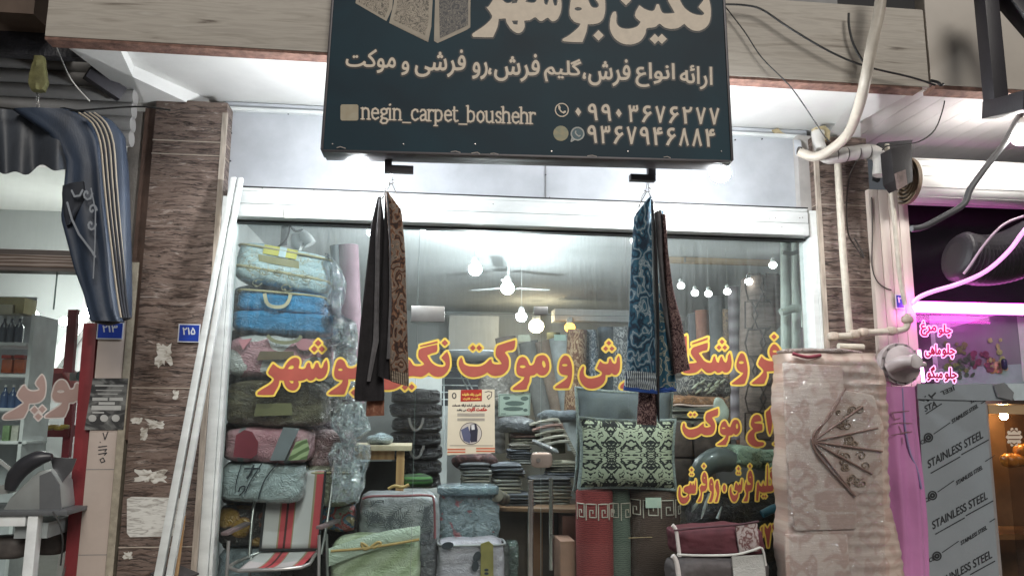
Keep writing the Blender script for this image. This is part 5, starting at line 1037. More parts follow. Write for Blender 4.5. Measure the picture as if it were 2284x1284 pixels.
MB().box(X0-.12, X1, 5.25, 5.254, .2, Z1-.01).build('door_glass', GLASS('oven glass', (.8, .76, .72), .02, .03), ov)
MB().blob(at(2262, 945, 5.6)+Vector((0, .1, .06)), (.06, .06, .06), 2, n=6).build('lamp', EM('warm oven lamp', (1, .6, .25), 260), ov, smooth=True)
ck = MB(); rv = random.Random(2)
for k in range(5): ck.blob(at(2250+k*16, 1015+rv.uniform(-10, 12), 5.65), (.13, .12, .11), 2.3, n=6, amp=.02, ns=9, seed=k)
one(ck, 'roast_chicken', M('golden roast skin', (.42, .19, .03), .35, var=.5, vs=14, bump=.3, coat=.4), 'golden roast chickens turning inside the dark rotisserie', 'roast chicken', smooth=True)
f_ = Field(2235, 940, 2290, 1000, .5); f_.poly(ell(2262, 974, 15, 17))
for a in range(10): f_.poly(ell(2262+15*math.cos(a*R(36)), 974+18*math.sin(a*R(36)), 3.6, 3.6))
f_.stroke([(2246, 966), (2278, 966)], .1)
flat(f_.cut(0), lambda x, y: at(x, y, 5.246)).build('crest_sticker', M('cream sticker', (.7, .58, .46), .5), ov)
fc = Field(2235, 940, 2290, 1000, .5); fc.stroke([(2250, 970), (2274, 970)], 1.2); fc.stroke([(2250, 979), (2274, 979)], 1.2); fc.stroke([(2255, 962), (2262, 957), (2269, 962)], 1.4); fc.stroke([(2256, 987), (2262, 991), (2268, 987)], 1.4)
flat(fc.cut(0), lambda x, y: at(x, y, 5.2445)).build('crest_lines', M('brown print', (.16, .08, .04), .5), ov)

# gas regulator, wrapped mattress and pink sheet
rg = T('gas_regulator', 'round grey gas regulator with a side outlet on the pipe', 'regulator', tuple(at(2005, 815, 5.2)))
grp_ = M('grey enamel', (.4, .35, .35), .45, var=.12, bump=.1)
c_ = at(2004, 812, 5.22); c_r = .15
MB().lathe([(c_r, -.03), (c_r*1.02, -.015), (c_r*1.02, .01), (c_r*.94, .016), (c_r*.94, .05)], c_, 36, axis='Y').build('flange', grp_, rg, smooth=True)
MB().lathe([(c_r*.88, -.045), (c_r*.8, -.055), (c_r*.4, -.075), (.001, -.08)], c_, 32, axis='Y').build('dome', grp_, rg, smooth=True)
m_ = MB()
for k in range(12): m_.lathe([(.009, -.045), (.009, -.025)], c_+Vector((math.cos(k*R(30)+.2)*c_r*.93, 0, math.sin(k*R(30)+.2)*c_r*.93)), 6, axis='Y')
m_.build('bolt', M('steel bolt', (.3, .28, .28), .4, .7), rg)
MB().tube([at(1982, 822, 5.17), at(2010, 808, 5.1), at(2036, 806, 5.04)], [.045, .05, .04], 16).build('outlet', grp_, rg, smooth=True)
MB().lathe([(.05, 0), (.05, -.05)], at(2034, 806, 5.08), 20, axis='Y').build('outlet_cap', M('pale cap', (.5, .46, .46), .4), rg, bev=.005)
MB().tube([at(2040, 815, 5.1), at(2062, 812, 5.12)], .02, 12).build('nipple', grp_, rg, smooth=True)
pk = T('pink_sheet', 'magenta lit plastic sheet hanging beside the wrapped mattress', 'plastic sheet', tuple(at(2010, 1284, 5.3)))
MB().drape([(1960, 862), (1965, 950), (1975, 1050), (1985, 1180), (1988, 1330)], [(2036, 862), (2044, 960), (2055, 1060), (2066, 1180), (2070, 1330)], 5.24, .12, 40, 40, .55, 2.4, seed=4).build('sheet', M('magenta light tinted sheet', (.5, .2, .41), .35, var=.12, vs=2.5, coat=.6), pk, smooth=True)  # magenta light is put into the sheet's base colour
m_ = MB().tube([at(x, y, 5.18) for x, y in ((2012, 865), (2018, 950), (2030, 1010), (2045, 1045), (2055, 1090))], .008, 8); m_.build('hem_cord', M('violet cord', (.25, .2, .36), .5), pk, smooth=True)
f_ = Field(1975, 905, 2045, 990, .5)
for pl in ([(1986, 920), (2002, 918), (2030, 916)], [(1988, 945), (2010, 942), (2035, 944)], [(1990, 920), (1996, 935), (2008, 932)], [(2005, 950), (2012, 965), (2026, 962)], [(1988, 970), (2034, 962)], [(2012, 975), (2014, 990)]): f_.stroke(pl, .9)
flat(f_.cut(0), lambda x, y: at(x, y, 5.172)).build('scribble', M('brown ink', (.2, .1, .12), .6), pk)
mt_ = T('wrapped_mattress', 'tall rolled pinkish beige brocade mattress wrapped in clear plastic', 'mattress', tuple(at(1860, 1284, 5.1)))
broc = MP('pink beige brocade', 'damask', [(.2, (.42, .3, .255)), (.4, (.45, .345, .295)), (.75, (.48, .38, .325))], 4.2, (1, 1, 1), .4, 1.2, coat=.8, ripple=.12)
broc2 = MP('beige satin panel', 'damask', [(.15, (.42, .3, .255)), (.35, (.48, .375, .32)), (.8, (.52, .42, .365))], 3.4, (1, 1, 1), .32, 1.1, coat=.9, ripple=.14)
m_ = MB(); n_ = 24
Ym = 4.98
def mface(u, v):     # rounded tall bundle, wrinkled across
    a = 2*math.pi*u; ca, sa = math.cos(a), math.sin(a)
    ux = math.copysign(abs(ca)**.34, ca); uy = math.copysign(abs(sa)**.34, sa)
    yp = 790+v*560; l = 1733+v*10+4*math.sin(v*23)+3*nz((v*14, 1, 0)); r_ = 1946+v*52-14*math.exp(-((v-.03)/.03)**2)+8*math.sin(v*9)+6*nz((v*9, 3, 0))
    A_, B_ = at(l, yp, Ym+.15), at(r_, yp, Ym+.15); p = A_.lerp(B_, (1+ux)/2); k = 1-.14*math.exp(-v/.012)
    return Vector((p.x, Ym+.15+uy*.15*k+.012*nz((u*6, v*46, 2))+.006*math.sin(v*150+3*nz((u*5, v*6, 0))), p.z))
m_.grid(mface, 48, 90, closed=True); m_.add([mface(i/48, 0) for i in range(48)], [tuple(range(48))])
m_.build('bundle', broc, mt_, smooth=True)
def panel(pts, Y, d_, mat_, nm):
    return pquad(pts, Y, d_).build(nm, mat_, mt_, bev=.015)
panel([(1747, 808), (1880, 815), (1884, 870), (1950, 880), (1975, 960), (1972, 1040), (1935, 1090), (1912, 1105), (1912, 1180), (1775, 1184), (1762, 1100)], Ym-.022, .03, broc2, 'folded_flap')
panel([(1752, 1190), (1892, 1190), (1900, 1330), (1756, 1330)], Ym-.018, .03, broc2, 'folded_flap')
ctr = (1812, 984); tips = [(1886, 866), (1924, 906), (1958, 954), (1968, 1006), (1945, 1056), (1908, 1106)]
rib = M('brown piping', (.19, .105, .08), .5, var=.1)
for x, y in tips: MB().tube([at(*ctr, Ym-.034), at(x, y, Ym-.034)], .0075, 8).build('fan_rib', rib, mt_, smooth=True)
MB().tube([at(x, y, Ym-.036) for x, y in ((1886, 866), (1850, 930), (1820, 960), (1812, 984), (1822, 1010), (1850, 1045), (1908, 1106))], .007, 8).build('fan_edge', rib, mt_, smooth=True)
orn = M('olive brown embroidery', (.22, .15, .1), .6)
def curl(cx, cy, s, a0, mb_, Y, turns=1.3, sg=1):
    mb_.tube([at(cx+s*(1-t*.8)*math.cos(a0+sg*t*turns*2*math.pi), cy+s*(1-t*.8)*math.sin(a0+sg*t*turns*2*math.pi), Y) for t in [k/12 for k in range(13)]], [.0042]*13, 6, smooth=2)
rv = random.Random(8)
for (cx, cy, k) in ((1892, 930, 9), (1905, 1000, 8), (1905, 1060, 8), (1880, 1030, 4)):
    m_ = MB()
    for i in range(k): curl(cx+rv.uniform(-26, 26), cy+rv.uniform(-22, 22), rv.uniform(6, 12), rv.uniform(0, 6), m_, Ym-.03, 1.2, rv.choice((-1, 1)))
    m_.build('scroll_embroidery', orn, mt_, smooth=True)
fl = FILM('clear wrapping film', amount=.09)
m_ = MB()
m_.grid(lambda u, v: at(1745+u*214+18*v, 806+v*500, Ym-.062+.026*nz((u*9, v*14, 1))), 40, 60); m_.build('wrap_film', fl, mt_, smooth=True)
m_ = MB().blob(at(1830, 786, Ym+.14), (.6, .26, .05), 3.2, n=12, amp=.03, ns=7, seed=3); m_.build('crumpled_top', M('crumpled brocade top', (.34, .27, .24), .4, var=.15, coat=.6, wrap=.6), mt_, smooth=True)
m_ = MB().tube([at(1768, 788, Ym-.01), at(1800, 796, Ym-.02), at(1830, 792, Ym)], .012, 8); m_.build('red_lining', M('dark red lining', (.2, .03, .05), .6), mt_, smooth=True)
# ------------------------------------------------------------------ carpets hanging under the sign
pais_br = MP('brown paisley weave', 'rings', [(0, (.035, .022, .018)), (.3, (.16, .075, .045)), (.5, (.2, .1, .055)), (.72, (.33, .26, .2)), (.85, (.09, .07, .06)), (1, (.2, .16, .13))], 9, (1, 1, .7), .85, 4., bump=.2)
pais_bl = MP('blue paisley weave', 'rings', [(0, (.01, .022, .04)), (.3, (.018, .07, .115)), (.6, (.03, .105, .155)), (.82, (.03, .05, .08)), (.93, (.3, .36, .38)), (1, (.1, .16, .2))], 8, (1, 1, .7), .85, 4., bump=.2)
pais_mr = MP('maroon scroll weave', 'rings', [(0, (.025, .012, .014)), (.4, (.06, .025, .028)), (.7, (.28, .19, .17)), (1, (.04, .016, .02))], 13, (1, 1, .8), .85, 4., bump=.2)
black_c = M('black carpet back', (.016, .014, .016), .9, var=.4, vs=10, bump=.25)
grey_cb = M('grey carpet back', (.12, .115, .12), .9, var=.3, vs=16, bump=.2)
rust = MP('rust border weave', 'noise', [(.3, (.13, .05, .03)), (.6, (.24, .1, .06)), (.8, (.35, .26, .18))], 22, (1, 1, 1), .85, 2., bump=.2)
def hung(name, label, cat, Y, parts, grp=None):
    t_ = T(name, label, cat, tuple(at(parts[0][1][0][0], parts[0][1][-1][1], Y)), grp)
    for nm, l, r_, dy, dep, rip, wv, m_, sd_ in parts: MB().drape(l, r_, Y+dy, dep, 40, 26, rip, wv, seed=sd_).build(nm, m_, t_, smooth=True)
    return t_
HY = 4.62
hcg = 'folded carpets hanging from hooks under the sign'
h1 = hung('hanging_carpet', 'black backed folded carpet hanging at the left under the sign', 'carpet', HY,
 [('back_fold', [(842, 442), (828, 500), (815, 620), (802, 740), (790, 880), (791, 895)], [(850, 440), (858, 500), (857, 620), (850, 740), (858, 880), (856, 893)], .02, .05, .5, 2.2, black_c, 1.),
  ('grey_fold', [(846, 444), (838, 520), (836, 640), (832, 760), (818, 850)], [(850, 446), (848, 520), (846, 640), (845, 760), (826, 850)], -.03, .02, .2, 1, grey_cb, 2.),
  ('end_fold', [(824, 800), (819, 860), (816, 928)], [(856, 800), (857, 860), (857, 926)], .05, .03, .35, 2, rust, 3.)], hcg)
h2 = hung('hanging_carpet', 'brown paisley folded carpet hanging beside the black one', 'carpet', HY-.04,
 [('dark_side', [(858, 430), (856, 520), (850, 640), (846, 760), (842, 838)], [(866, 434), (870, 520), (872, 640), (872, 760), (876, 850)], .01, .06, .5, 2, black_c, 5.),
  ('patterned_face', [(860, 430), (866, 520), (868, 640), (866, 760), (870, 848)], [(868, 432), (896, 470), (904, 560), (908, 700), (912, 858)], -.02, .06, .45, 2.3, pais_br, 6.),
  ('grey_edge', [(862, 432), (868, 540), (868, 680), (862, 800)], [(866, 434), (873, 540), (874, 680), (870, 800)], -.045, .015, .2, 1, grey_cb, 7.),
  ('border', [(871, 826), (872, 850)], [(911, 832), (912, 862)], -.035, .05, .3, 2, MP('brown border stripes', 'bandx', [(.3, (.05, .035, .03)), (.6, (.33, .27, .2))], 30, (1, 1, 1), .85, 1, const=True), 8.)], hcg)
h3 = hung('hanging_carpet', 'blue paisley folded carpet hanging at the right under the sign', 'carpet', HY-.04,
 [('patterned_face', [(1446, 442), (1415, 480), (1408, 580), (1404, 700), (1394, 858)], [(1450, 442), (1452, 500), (1454, 600), (1460, 720), (1462, 866)], 0., .07, .5, 2.2, pais_bl, 11.),
  ('dark_side', [(1450, 446), (1455, 520), (1458, 640), (1462, 760), (1462, 880)], [(1454, 450), (1462, 520), (1468, 640), (1470, 760), (1470, 940)], .03, .06, .3, 1, black_c, 12.),
  ('border', [(1396, 826), (1392, 862)], [(1463, 832), (1464, 872)], -.02, .06, .4, 2, MP('blue border stripes', 'bandx', [(.45, (.015, .03, .06)), (.55, (.34, .38, .38))], 26, (1, 1, 1), .85, 3.), 13.),
  ('blue_hem', [(1391, 860), (1390, 870)], [(1465, 868), (1466, 878)], -.02, .05, .3, 2, M('bright blue hem', (.015, .06, .25), .8), 14.),
  ('end_fold', [(1424, 874), (1420, 946)], [(1466, 874), (1464, 948)], .05, .03, .3, 2, pais_mr, 15.)], hcg)
h4 = hung('hanging_carpet', 'narrow blue folded carpet with pale medallions behind the maroon one', 'carpet', HY+.03,
 [('face', [(1468, 472), (1470, 560), (1470, 680), (1468, 820), (1470, 868)], [(1478, 472), (1484, 560), (1490, 680), (1500, 800), (1508, 866)], 0., .06, .4, 2, MP('blue cream medallions', 'rings', [(0, (.02, .07, .11)), (.6, (.02, .09, .13)), (.8, (.42, .38, .28)), (1, (.05, .1, .12))], 8, (1, 1, 1), .85, 3, bump=.2), 16.),
  ('blue_hem', [(1470, 864), (1470, 876)], [(1507, 862), (1509, 872)], -.01, .05, .3, 2, M('bright blue hem', ()), 17.)], hcg)
h5 = hung('hanging_carpet', 'maroon scroll patterned folded carpet, rightmost under the sign', 'carpet', HY-.02,
 [('dark_side', [(1460, 474), (1466, 560), (1474, 660), (1488, 760), (1500, 832)], [(1472, 470), (1484, 500), (1490, 620), (1500, 740), (1506, 834)], .02, .06, .4, 1.5, grey_cb, 18.),
  ('patterned_face', [(1476, 478), (1480, 560), (1486, 660), (1496, 740), (1502, 834)], [(1484, 482), (1488, 560), (1500, 640), (1520, 720), (1538, 824)], -.02, .05, .4, 1.5, pais_mr, 19.)], hcg)
for cx, lab in ((868, 'twisted wire hanger holding the brown and black carpets'), (1440, 'twisted wire hanger holding the blue carpets')):
    m_ = MB(); y0 = 386 if cx < 1000 else 404
    for q in ([(cx+4, y0), (cx, y0+22), (cx-8, y0+34), (cx-14, y0+60)], [(cx+8, y0), (cx+6, y0+20), (cx+14, y0+40), (cx+30, y0+70)], [(cx-4, y0+20), (cx+6, y0+24), (cx+12, y0+18), (cx+6, y0+14)], [(cx+2, y0+24), (cx-20, y0+64)]):
        m_.tube([at(x, y, HY-.03) for x, y in q], .0028, 6)
    one(m_, 'wire_hanger', chrome, lab, 'wire hanger', 'wire hangers under the sign', smooth=True)

# ------------------------------------------------------------------ left window: pile of wrapped bedding bags
def V(px, py, Y): return at(px, py, Y)
def bag(name, label, cat, x0, y0, x1, y1, Y, dep, m_, grp=None, tilt=0., k=5.5, amp=.02, seed=1., wr=.012, yaw=0.):
    a = at((x0+x1)/2, (y0+y1)/2, Y+dep*.5); X0, X1, Z0, Z1 = rect(x0, y0, x1, y1, Y+dep*.15)
    t_ = T(name, label, cat, (a.x, a.y, Z0), grp); rot = Matrix.Rotation(tilt, 3, 'Y') @ Matrix.Rotation(yaw, 3, 'Z')
    MB().blob(a, (X1-X0, dep, Z1-Z0), k, rot, 22, amp, 3.5, seed=seed, wr=wr).build('body', m_, t_, smooth=True)
    return t_, a, (X1-X0, dep, Z1-Z0), rot
def piping(t_, a, s, rot, m_, z=.32, r_=.009, front=1.0):
    pts = []
    for q in range(29):
        an = 2*math.pi*q/28; ca, sa = math.cos(an), math.sin(an); e = .42
        pts.append(a+rot @ Vector((math.copysign(abs(ca)**e, ca)*s[0]*.5, math.copysign(abs(sa)**e, sa)*s[1]*.5*front, s[2]*z)))
    MB().tube(pts, r_, 8, smooth=2).build('piping', m_, t_, smooth=True)
def strap(t_, pts, m_, w=.025, nm='handle'):
    m2 = MB(); c_, _ = crspline([Vector(p) for p in pts], 5)
    for p, q in zip(c_, c_[1:]): m2.bar(p, q, w, .006, upv=(0, 1, .1))
    m2.build(nm, m_, t_)
def print_on(t_, Y, draw, x0, y0, x1, y1, m_, nm, bulge=None):
    f_ = Field(x0, y0, x1, y1, .6); draw(f_)
    return flat(f_.cut(0, .15), lambda x, y: at(x, y, Y)).build(nm, m_, t_)
bg_ = 'wrapped bedding bags piled in the left window'
GYI = 5.68
flor = MP('pale blue floral print', 'rings', [(0, (.4, .5, .53)), (.7, (.36, .47, .51)), (.88, (.46, .53, .54)), (.94, (.26, .24, .14)), (1, (.42, .5, .52))], 6, (1, 1, 1), .5, 4, coat=1., wrap=.25)
t_, a, s_, r_ = bag('bedding_bag', 'pale blue floral bedding bag with a yellow band on top of the pile', 'bedding bag', 530, 560, 752, 652, GYI, .5, flor, bg_, tilt=R(9), seed=2)
trim = M('olive beige trim', (.33, .29, .17), .6)
piping(t_, a, s_, r_, trim, .36); piping(t_, a, s_, r_, trim, -.16, .012)
def onface(a, s, r_, pts, off=.012): return [a+r_ @ Vector((x*s[0]/2, -s[1]*.5-off+abs(x)**3*.02, z*s[2]/2)) for x, z in pts]
MB().add(onface(a, s_, r_, [(-.42, .86), (.26, .86), (.26, .42), (-.42, .42)], .004), [(0, 1, 2, 3)]).build('yellow_band', M('yellow band', (.5, .45, .1), .4, var=.2, coat=1), t_)
MB().add(onface(a, s_, r_, [(-.1, .88), (.04, .88), (.04, .4), (-.1, .4)], .008), [(0, 1, 2, 3)]).build('white_label', M('pale label', (.45, .55, .6), .4), t_)
def vines(f_):
    for (x, y, s2) in ((560, 598, 1), (590, 604, -1), (622, 609, 1), (655, 616, -1), (686, 622, 1), (575, 632, 1), (640, 640, -1)):
        f_.stroke([(x+(6+k*.9)*math.cos(k*.5*s2), y+(4+k*.5)*math.sin(k*.5*s2)) for k in range(12)], .8)
        for k in range(3): f_.poly(ell(x+8*math.cos(k*2.1), y+6*math.sin(k*2.1), 2.6, 1.6, k, 8), k=1)
    f_.stroke([(548, 594), (580, 606), (620, 606), (660, 620), (700, 622)], .6)
print_on(t_, GYI-.03, vines, 540, 585, 710, 655, M('olive brown vine print', (.16, .15, .09), .6), 'vine_print')
MB().prism(onface(a, s_, r_, [(-.5, .34), (.32, .36), (.36, .0), (-.46, .02)], .006), (0, .008, 0)).build('olive_tab', M('olive tab', (.23, .21, .11), .6), t_)
fold_film = FILM('crumpled clear plastic', amount=.6)
def film_tail(label, l, r_, Y, dep, sd, rip=.8, wv=5):
    o_ = MB().drape(l, r_, Y, dep, 26, 30, rip, wv, seed=sd)
    for i, p in enumerate(o_.v): o_.v[i] = p+Vector((nz(p, 9)*.03, nz(p+Vector((3, 1, 2)), 11)*.05, nz(p+Vector((7, 7, 1)), 9)*.03))
    return one(o_, 'plastic_wrap', fold_film, label, 'plastic wrap', 'crumpled plastic ends of the wrapped bags', smooth=True)
film_tail('crumpled clear plastic end beside the pale blue floral bag', [(728, 570), (736, 600), (742, 640), (738, 680), (742, 715)], [(742, 572), (758, 600), (772, 635), (764, 680), (756, 722)], 5.72, .25, 1)
turq = M('turquoise blue bag', (.012, .2, .42), .4, var=.15, vs=4, coat=1., wrap=.4)
t_, a, s_, r_ = bag('bedding_bag', 'turquoise bedding bag with cream handles, upper of two', 'bedding bag', 535, 654, 735, 708, GYI, .5, turq, bg_, tilt=R(4), seed=5)
piping(t_, a, s_, r_, trim, .34); p = [at(x, y, GYI-.035) for x, y in ((590, 654), (596, 676), (612, 684), (634, 682), (645, 668), (648, 656))]; strap(t_, p, M('cream strap', (.42, .38, .26), .6))
t_, a, s_, r_ = bag('bedding_bag', 'turquoise bedding bag without handles, lower of two', 'bedding bag', 524, 700, 752, 752, GYI, .55, turq, bg_, tilt=R(2), seed=8)
film_tail('bunched plastic with bright highlights beside the turquoise bags', [(730, 690), (742, 720), (738, 760), (722, 775)], [(748, 690), (790, 715), (796, 760), (760, 785)], 5.74, .3, 4)
pink = MP('pink and grey blocks', 'cell', [(0, (.43, .43, .42)), (.45, (.5, .48, .47)), (.5, (.4, .2, .23)), (1, (.38, .4, .39))], 3.2, (1, 1, 1), .5, 1.4, coat=1., wrap=.35, const=True)
t_, a, s_, r_ = bag('bedding_bag', 'pale pink and grey bedding bag with a rose oval patch', 'bedding bag', 512, 752, 748, 848, GYI, .55, pink, bg_, tilt=R(1), seed=11)
MB().prism([at(*q, GYI-.035) for q in ell(679, 768, 18, 13)], (0, .01, 0)).build('oval_patch', M('rose patch', (.42, .17, .2), .3, coat=1), t_)
strap(t_, [at(x, y, GYI-.035) for x, y in ((596, 748), (612, 760), (640, 764), (664, 758), (672, 748))], M('olive strap', (.2, .19, .11), .6))
MB().prism([at(x, y, GYI-.035) for x, y in ((532, 758), (562, 754), (542, 780))], (0, .01, 0)).build('pink_triangle', M('pink print', (.42, .16, .19), .5), t_)
MB().prism([at(x, y, GYI-.032) for x, y in ((580, 783), (655, 783), (655, 800), (572, 803))], (0, .01, 0)).build('brown_band', M('brown band', (.12, .085, .045), .3, coat=1), t_)
film_tail('silver crumpled plastic between the pile and the hanging carpets', [(742, 758), (752, 800), (748, 850), (734, 890)], [(795, 750), (798, 800), (796, 850), (780, 890)], 5.8, .25, 6)
olive = MP('olive brown shiny quilt', 'noise', [(.3, (.03, .022, .016)), (.5, (.085, .07, .04)), (.68, (.16, .14, .085))], 5, (1, 1, 2.5), .3, 1.4, coat=1., wrap=.8)
t_, a, s_, r_ = bag('bedding_bag', 'dark olive brown shiny bedding bag with a flat pocket', 'bedding bag', 508, 846, 742, 952, GYI, .55, olive, bg_, seed=14, amp=.03)
MB().prism([at(x, y, GYI-.03) for x, y in ((572, 900), (650, 898), (652, 925), (566, 928))], (0, .01, 0)).build('pocket', M('olive pocket', (.13, .125, .06), .25, coat=1), t_)
film_tail('black crumpled plastic bag end below the brown carpet', [(752, 900), (742, 940), (755, 970), (770, 990)], [(808, 895), (818, 930), (826, 955), (790, 985)], 5.74, .2, 8)
rosey = MP('rose grey panels', 'bandx', [(0, (.36, .17, .2)), (.46, (.4, .2, .23)), (.5, (.2, .2, .21)), (.68, (.17, .18, .19)), (.72, (.36, .19, .22)), (1, (.4, .23, .25))], .55, (1, 1, .5), .5, .3, coat=1., wrap=.3)
t_, a, s_, r_ = bag('bedding_bag', 'rose bedding bag with a slanted grey band and green leaf patch', 'bedding bag', 508, 950, 705, 1032, GYI, .55, rosey, bg_, seed=17)
MB().prism([at(x, y, GYI-.036) for x, y in ((632, 952), (668, 955), (634, 1026), (602, 1026))], (0, .01, 0)).build('grey_band', M('slate band', (.15, .165, .18), .5, coat=.6), t_)
MB().prism([at(x, y, GYI-.035) for x, y in ((526, 970), (545, 958), (562, 962), (576, 985), (574, 1012), (560, 1022), (520, 1018))], (0, .01, 0)).build('dark_red_patch', M('wine red patch', (.17, .025, .04), .4, coat=1), t_)
MB().prism([at(x, y, GYI-.036) for x, y in ((660, 985), (684, 978), (690, 1000), (684, 1024), (642, 1026))], (0, .01, 0)).build('leaf_patch', MP('green leaf print', 'wave', [(.3, (.1, .14, .06)), (.6, (.3, .37, .2))], 6, (1, 1, 1), .5, 2, rot=(0, .5, 0)), t_)
t_, a, s_, r_ = bag('bedding_bag', 'pink wrapped bedding end standing behind the rose bag', 'bedding bag', 692, 955, 790, 1040, 5.95, .4, M('dull pink wrap', (.38, .24, .25), .4, var=.2, coat=1, wrap=.6), bg_, seed=21)
film_tail('sparkling silver plastic over the pale grey bag', [(742, 985), (735, 1010), (742, 1060), (738, 1110)], [(820, 990), (824, 1020), (815, 1070), (800, 1120)], 5.76, .25, 10)
anch = M('grey blue quilt', (.28, .33, .34), .5, var=.12, vs=4, coat=1., wrap=.35)
t_, a, s_, r_ = bag('bedding_bag', 'grey blue quilt bag with a dark anchor print', 'bedding bag', 500, 1026, 690, 1118, GYI, .5, anch, bg_, seed=23)
m_ = MB(); ink_b = M('black blue print', (.02, .025, .035), .5)
for q, w in (([(566, 1036), (558, 1056), (550, 1066)], .007), ([(545, 1044), (580, 1044)], .006), ([(586, 1030), (560, 1070), (546, 1100)], .004), ([(620, 1030), (590, 1070), (576, 1112)], .004), ([(532, 1096), (536, 1086), (546, 1084), (544, 1094), (534, 1104)], .005), ([(540, 1030), (528, 1070), (524, 1100)], .003)): m_.tube([at(x, y, GYI-.012-.01*math.sin((y-1026)/92*3.1)) for x, y in q], w, 6)
m_.build('anchor_print', ink_b, t_, smooth=True)
t_, a, s_, r_ = bag('bedding_bag', 'clear wrapped cream bedding behind the striped chair top', 'bedding bag', 680, 1030, 800, 1125, 5.9, .4, M('cream quilt', (.36, .35, .26), .4, var=.2, coat=1, wrap=1.), bg_, seed=26)
piping(t_, a, s_, r_, trim, .3)
t_, a, s_, r_ = bag('bedding_bag', 'orange and dark printed bedding bag behind the chair arm', 'bedding bag', 492, 1118, 640, 1215, 5.86, .4, MP('orange dark print', 'cell', [(0, (.3, .17, .03)), (.4, (.2, .1, .03)), (.45, (.025, .02, .02)), (.8, (.12, .045, .03)), (1, (.3, .3, .2))], 5, (1, 1, 1), .5, 2, coat=1, wrap=.3, const=True), bg_, seed=28)
t_, a, s_, r_ = bag('bedding_bag', 'white and blue wrapped bedding bag low beside the window jamb', 'bedding bag', 494, 1210, 620, 1320, 5.86, .4, M('white blue wrap', (.3, .36, .4), .4, var=.3, coat=1, wrap=.6), bg_, seed=31)
t_, a, s_, r_ = bag('bedding_bag', 'small colourful wrapped bedding piece right of the chair', 'bedding bag', 715, 1120, 795, 1180, 5.95, .3, MP('mixed colour print', 'cell', [(0, (.28, .22, .12)), (.3, (.06, .12, .18)), (.5, (.3, .06, .06)), (.7, (.2, .2, .16)), (1, (.04, .04, .04))], 9, (1, 1, 1), .4, 2, coat=1, wrap=.5, const=True), bg_, seed=33)
for (x0, x1, m_, lab) in ((752, 800, M('lilac rolled rug', (.15, .085, .11), .7, var=.2), 'lilac wrapped roll standing behind the bedding pile'), (735, 765, M('grey rolled rug', (.17, .19, .2), .6), 'grey wrapped roll standing behind the bedding pile')):
    p = at((x0+x1)/2, 548, 6.7); q = at(x0-x1+(x0+x1)/2+60, 900, 6.7); rr_ = (at(x1, 600, 6.7).x-at(x0, 600, 6.7).x)/2
    one(MB().tube([p, q], rr_, 16), 'carpet_roll', m_, lab, 'carpet roll', smooth=True)
fx_ = T('spot_fixture', 'white two headed spot light fixture on the left room wall', 'spot light', tuple(at(650, 540, 6.3)))
m_ = MB(); pquad([(628, 504), (644, 502), (640, 545), (624, 548)], 6.35, .03, m_); m_.build('base_plate', M('grey plate', (.2, .21, .21), .5), fx_)
for q in ([(658, 522), (662, 545), (672, 552)], [(672, 518), (684, 532), (692, 545)]): MB().tube([at(x, y, 6.25) for x, y in q], [.03, .05, .05], 14).build('spot_head', M('grey white enamel', (.45, .46, .46), .4), fx_, smooth=True)
MB().tube([at(x, y, 6.28) for x, y in ((640, 512), (650, 508), (660, 515), (676, 512))], .012, 8).build('bracket', M('grey plate', ()), fx_, smooth=True)
one(MB().tube([at(x, y, 6.2) for x, y in ((650, 490), (644, 520), (634, 540), (612, 556), (608, 562))], .008, 8), 'cable', black_rub, 'black cable hanging from the header behind the left pane', 'cable', smooth=True)

for i, (x0, y0, x1, y1, c_, lab) in enumerate(((515, 640, 735, 730, (.03, .05, .07), 'dark teal bundle, highest of those hidden behind the bedding pile'), (505, 728, 760, 830, (.06, .035, .035), 'dark brown bundle behind the pale pink bag'), (500, 826, 762, 935, (.025, .024, .022), 'black bundle behind the olive brown bag'), (498, 930, 770, 1030, (.05, .03, .04), 'dim plum bundle behind the rose bag'), (496, 1026, 780, 1125, (.035, .038, .04), 'charcoal bundle behind the grey blue quilt bag'), (494, 1122, 800, 1230, (.03, .025, .02), 'dark brown bundle behind the striped chair'), (494, 1226, 800, 1340, (.02, .02, .022), 'black bundle on the floor behind the striped chair'))):  # bundles added only to darken the gaps between the bags
    bag('dark_backing_bundle', lab, 'bundle', x0, y0, x1, y1, 6.22, .35, M('dark gap backing %d' % i, c_, .5, var=.4, vs=7, coat=.4, wrap=.6), 'dark bundles behind the bedding pile', seed=101+i, amp=.03)
# ------------------------------------------------------------------ striped folding chair
ch = T('folding_chair', 'folding chair with grey and red striped fabric and metal arms', 'chair', tuple(at(620, 1284, 5.72)))
def P3(x, y, Y): return at(x, y, Y)
def stripes(name):
    m, t, b = _new(name); c = node(t, 'TexCoord'); sp = node(t, 'SeparateXYZ'); t.links.new(c.outputs['UV'], sp.inputs[0])
    g_ = (.44, .42, .42); rd = (.42, .06, .07); ol = (.25, .2, .12); bk = (.06, .02, .02)
    col = ramp(t, sp.outputs[0], [(0, g_), (.27, ol), (.3, rd), (.385, bk), (.425, rd), (.52, ol), (.54, g_), (.83, ol), (.87, rd)], True)
    t.links.new(col, b.inputs['Base Color']); setin(b, Roughness=.85)
    n2 = node(t, 'TexNoise'); setin(n2, Scale=260.0, Detail=2.0); t.links.new(c.outputs['UV'], n2.inputs['Vector']); bumpn(t, b, n2.outputs[0], .3, .003)
    return m
stm = stripes('striped sling fabric')
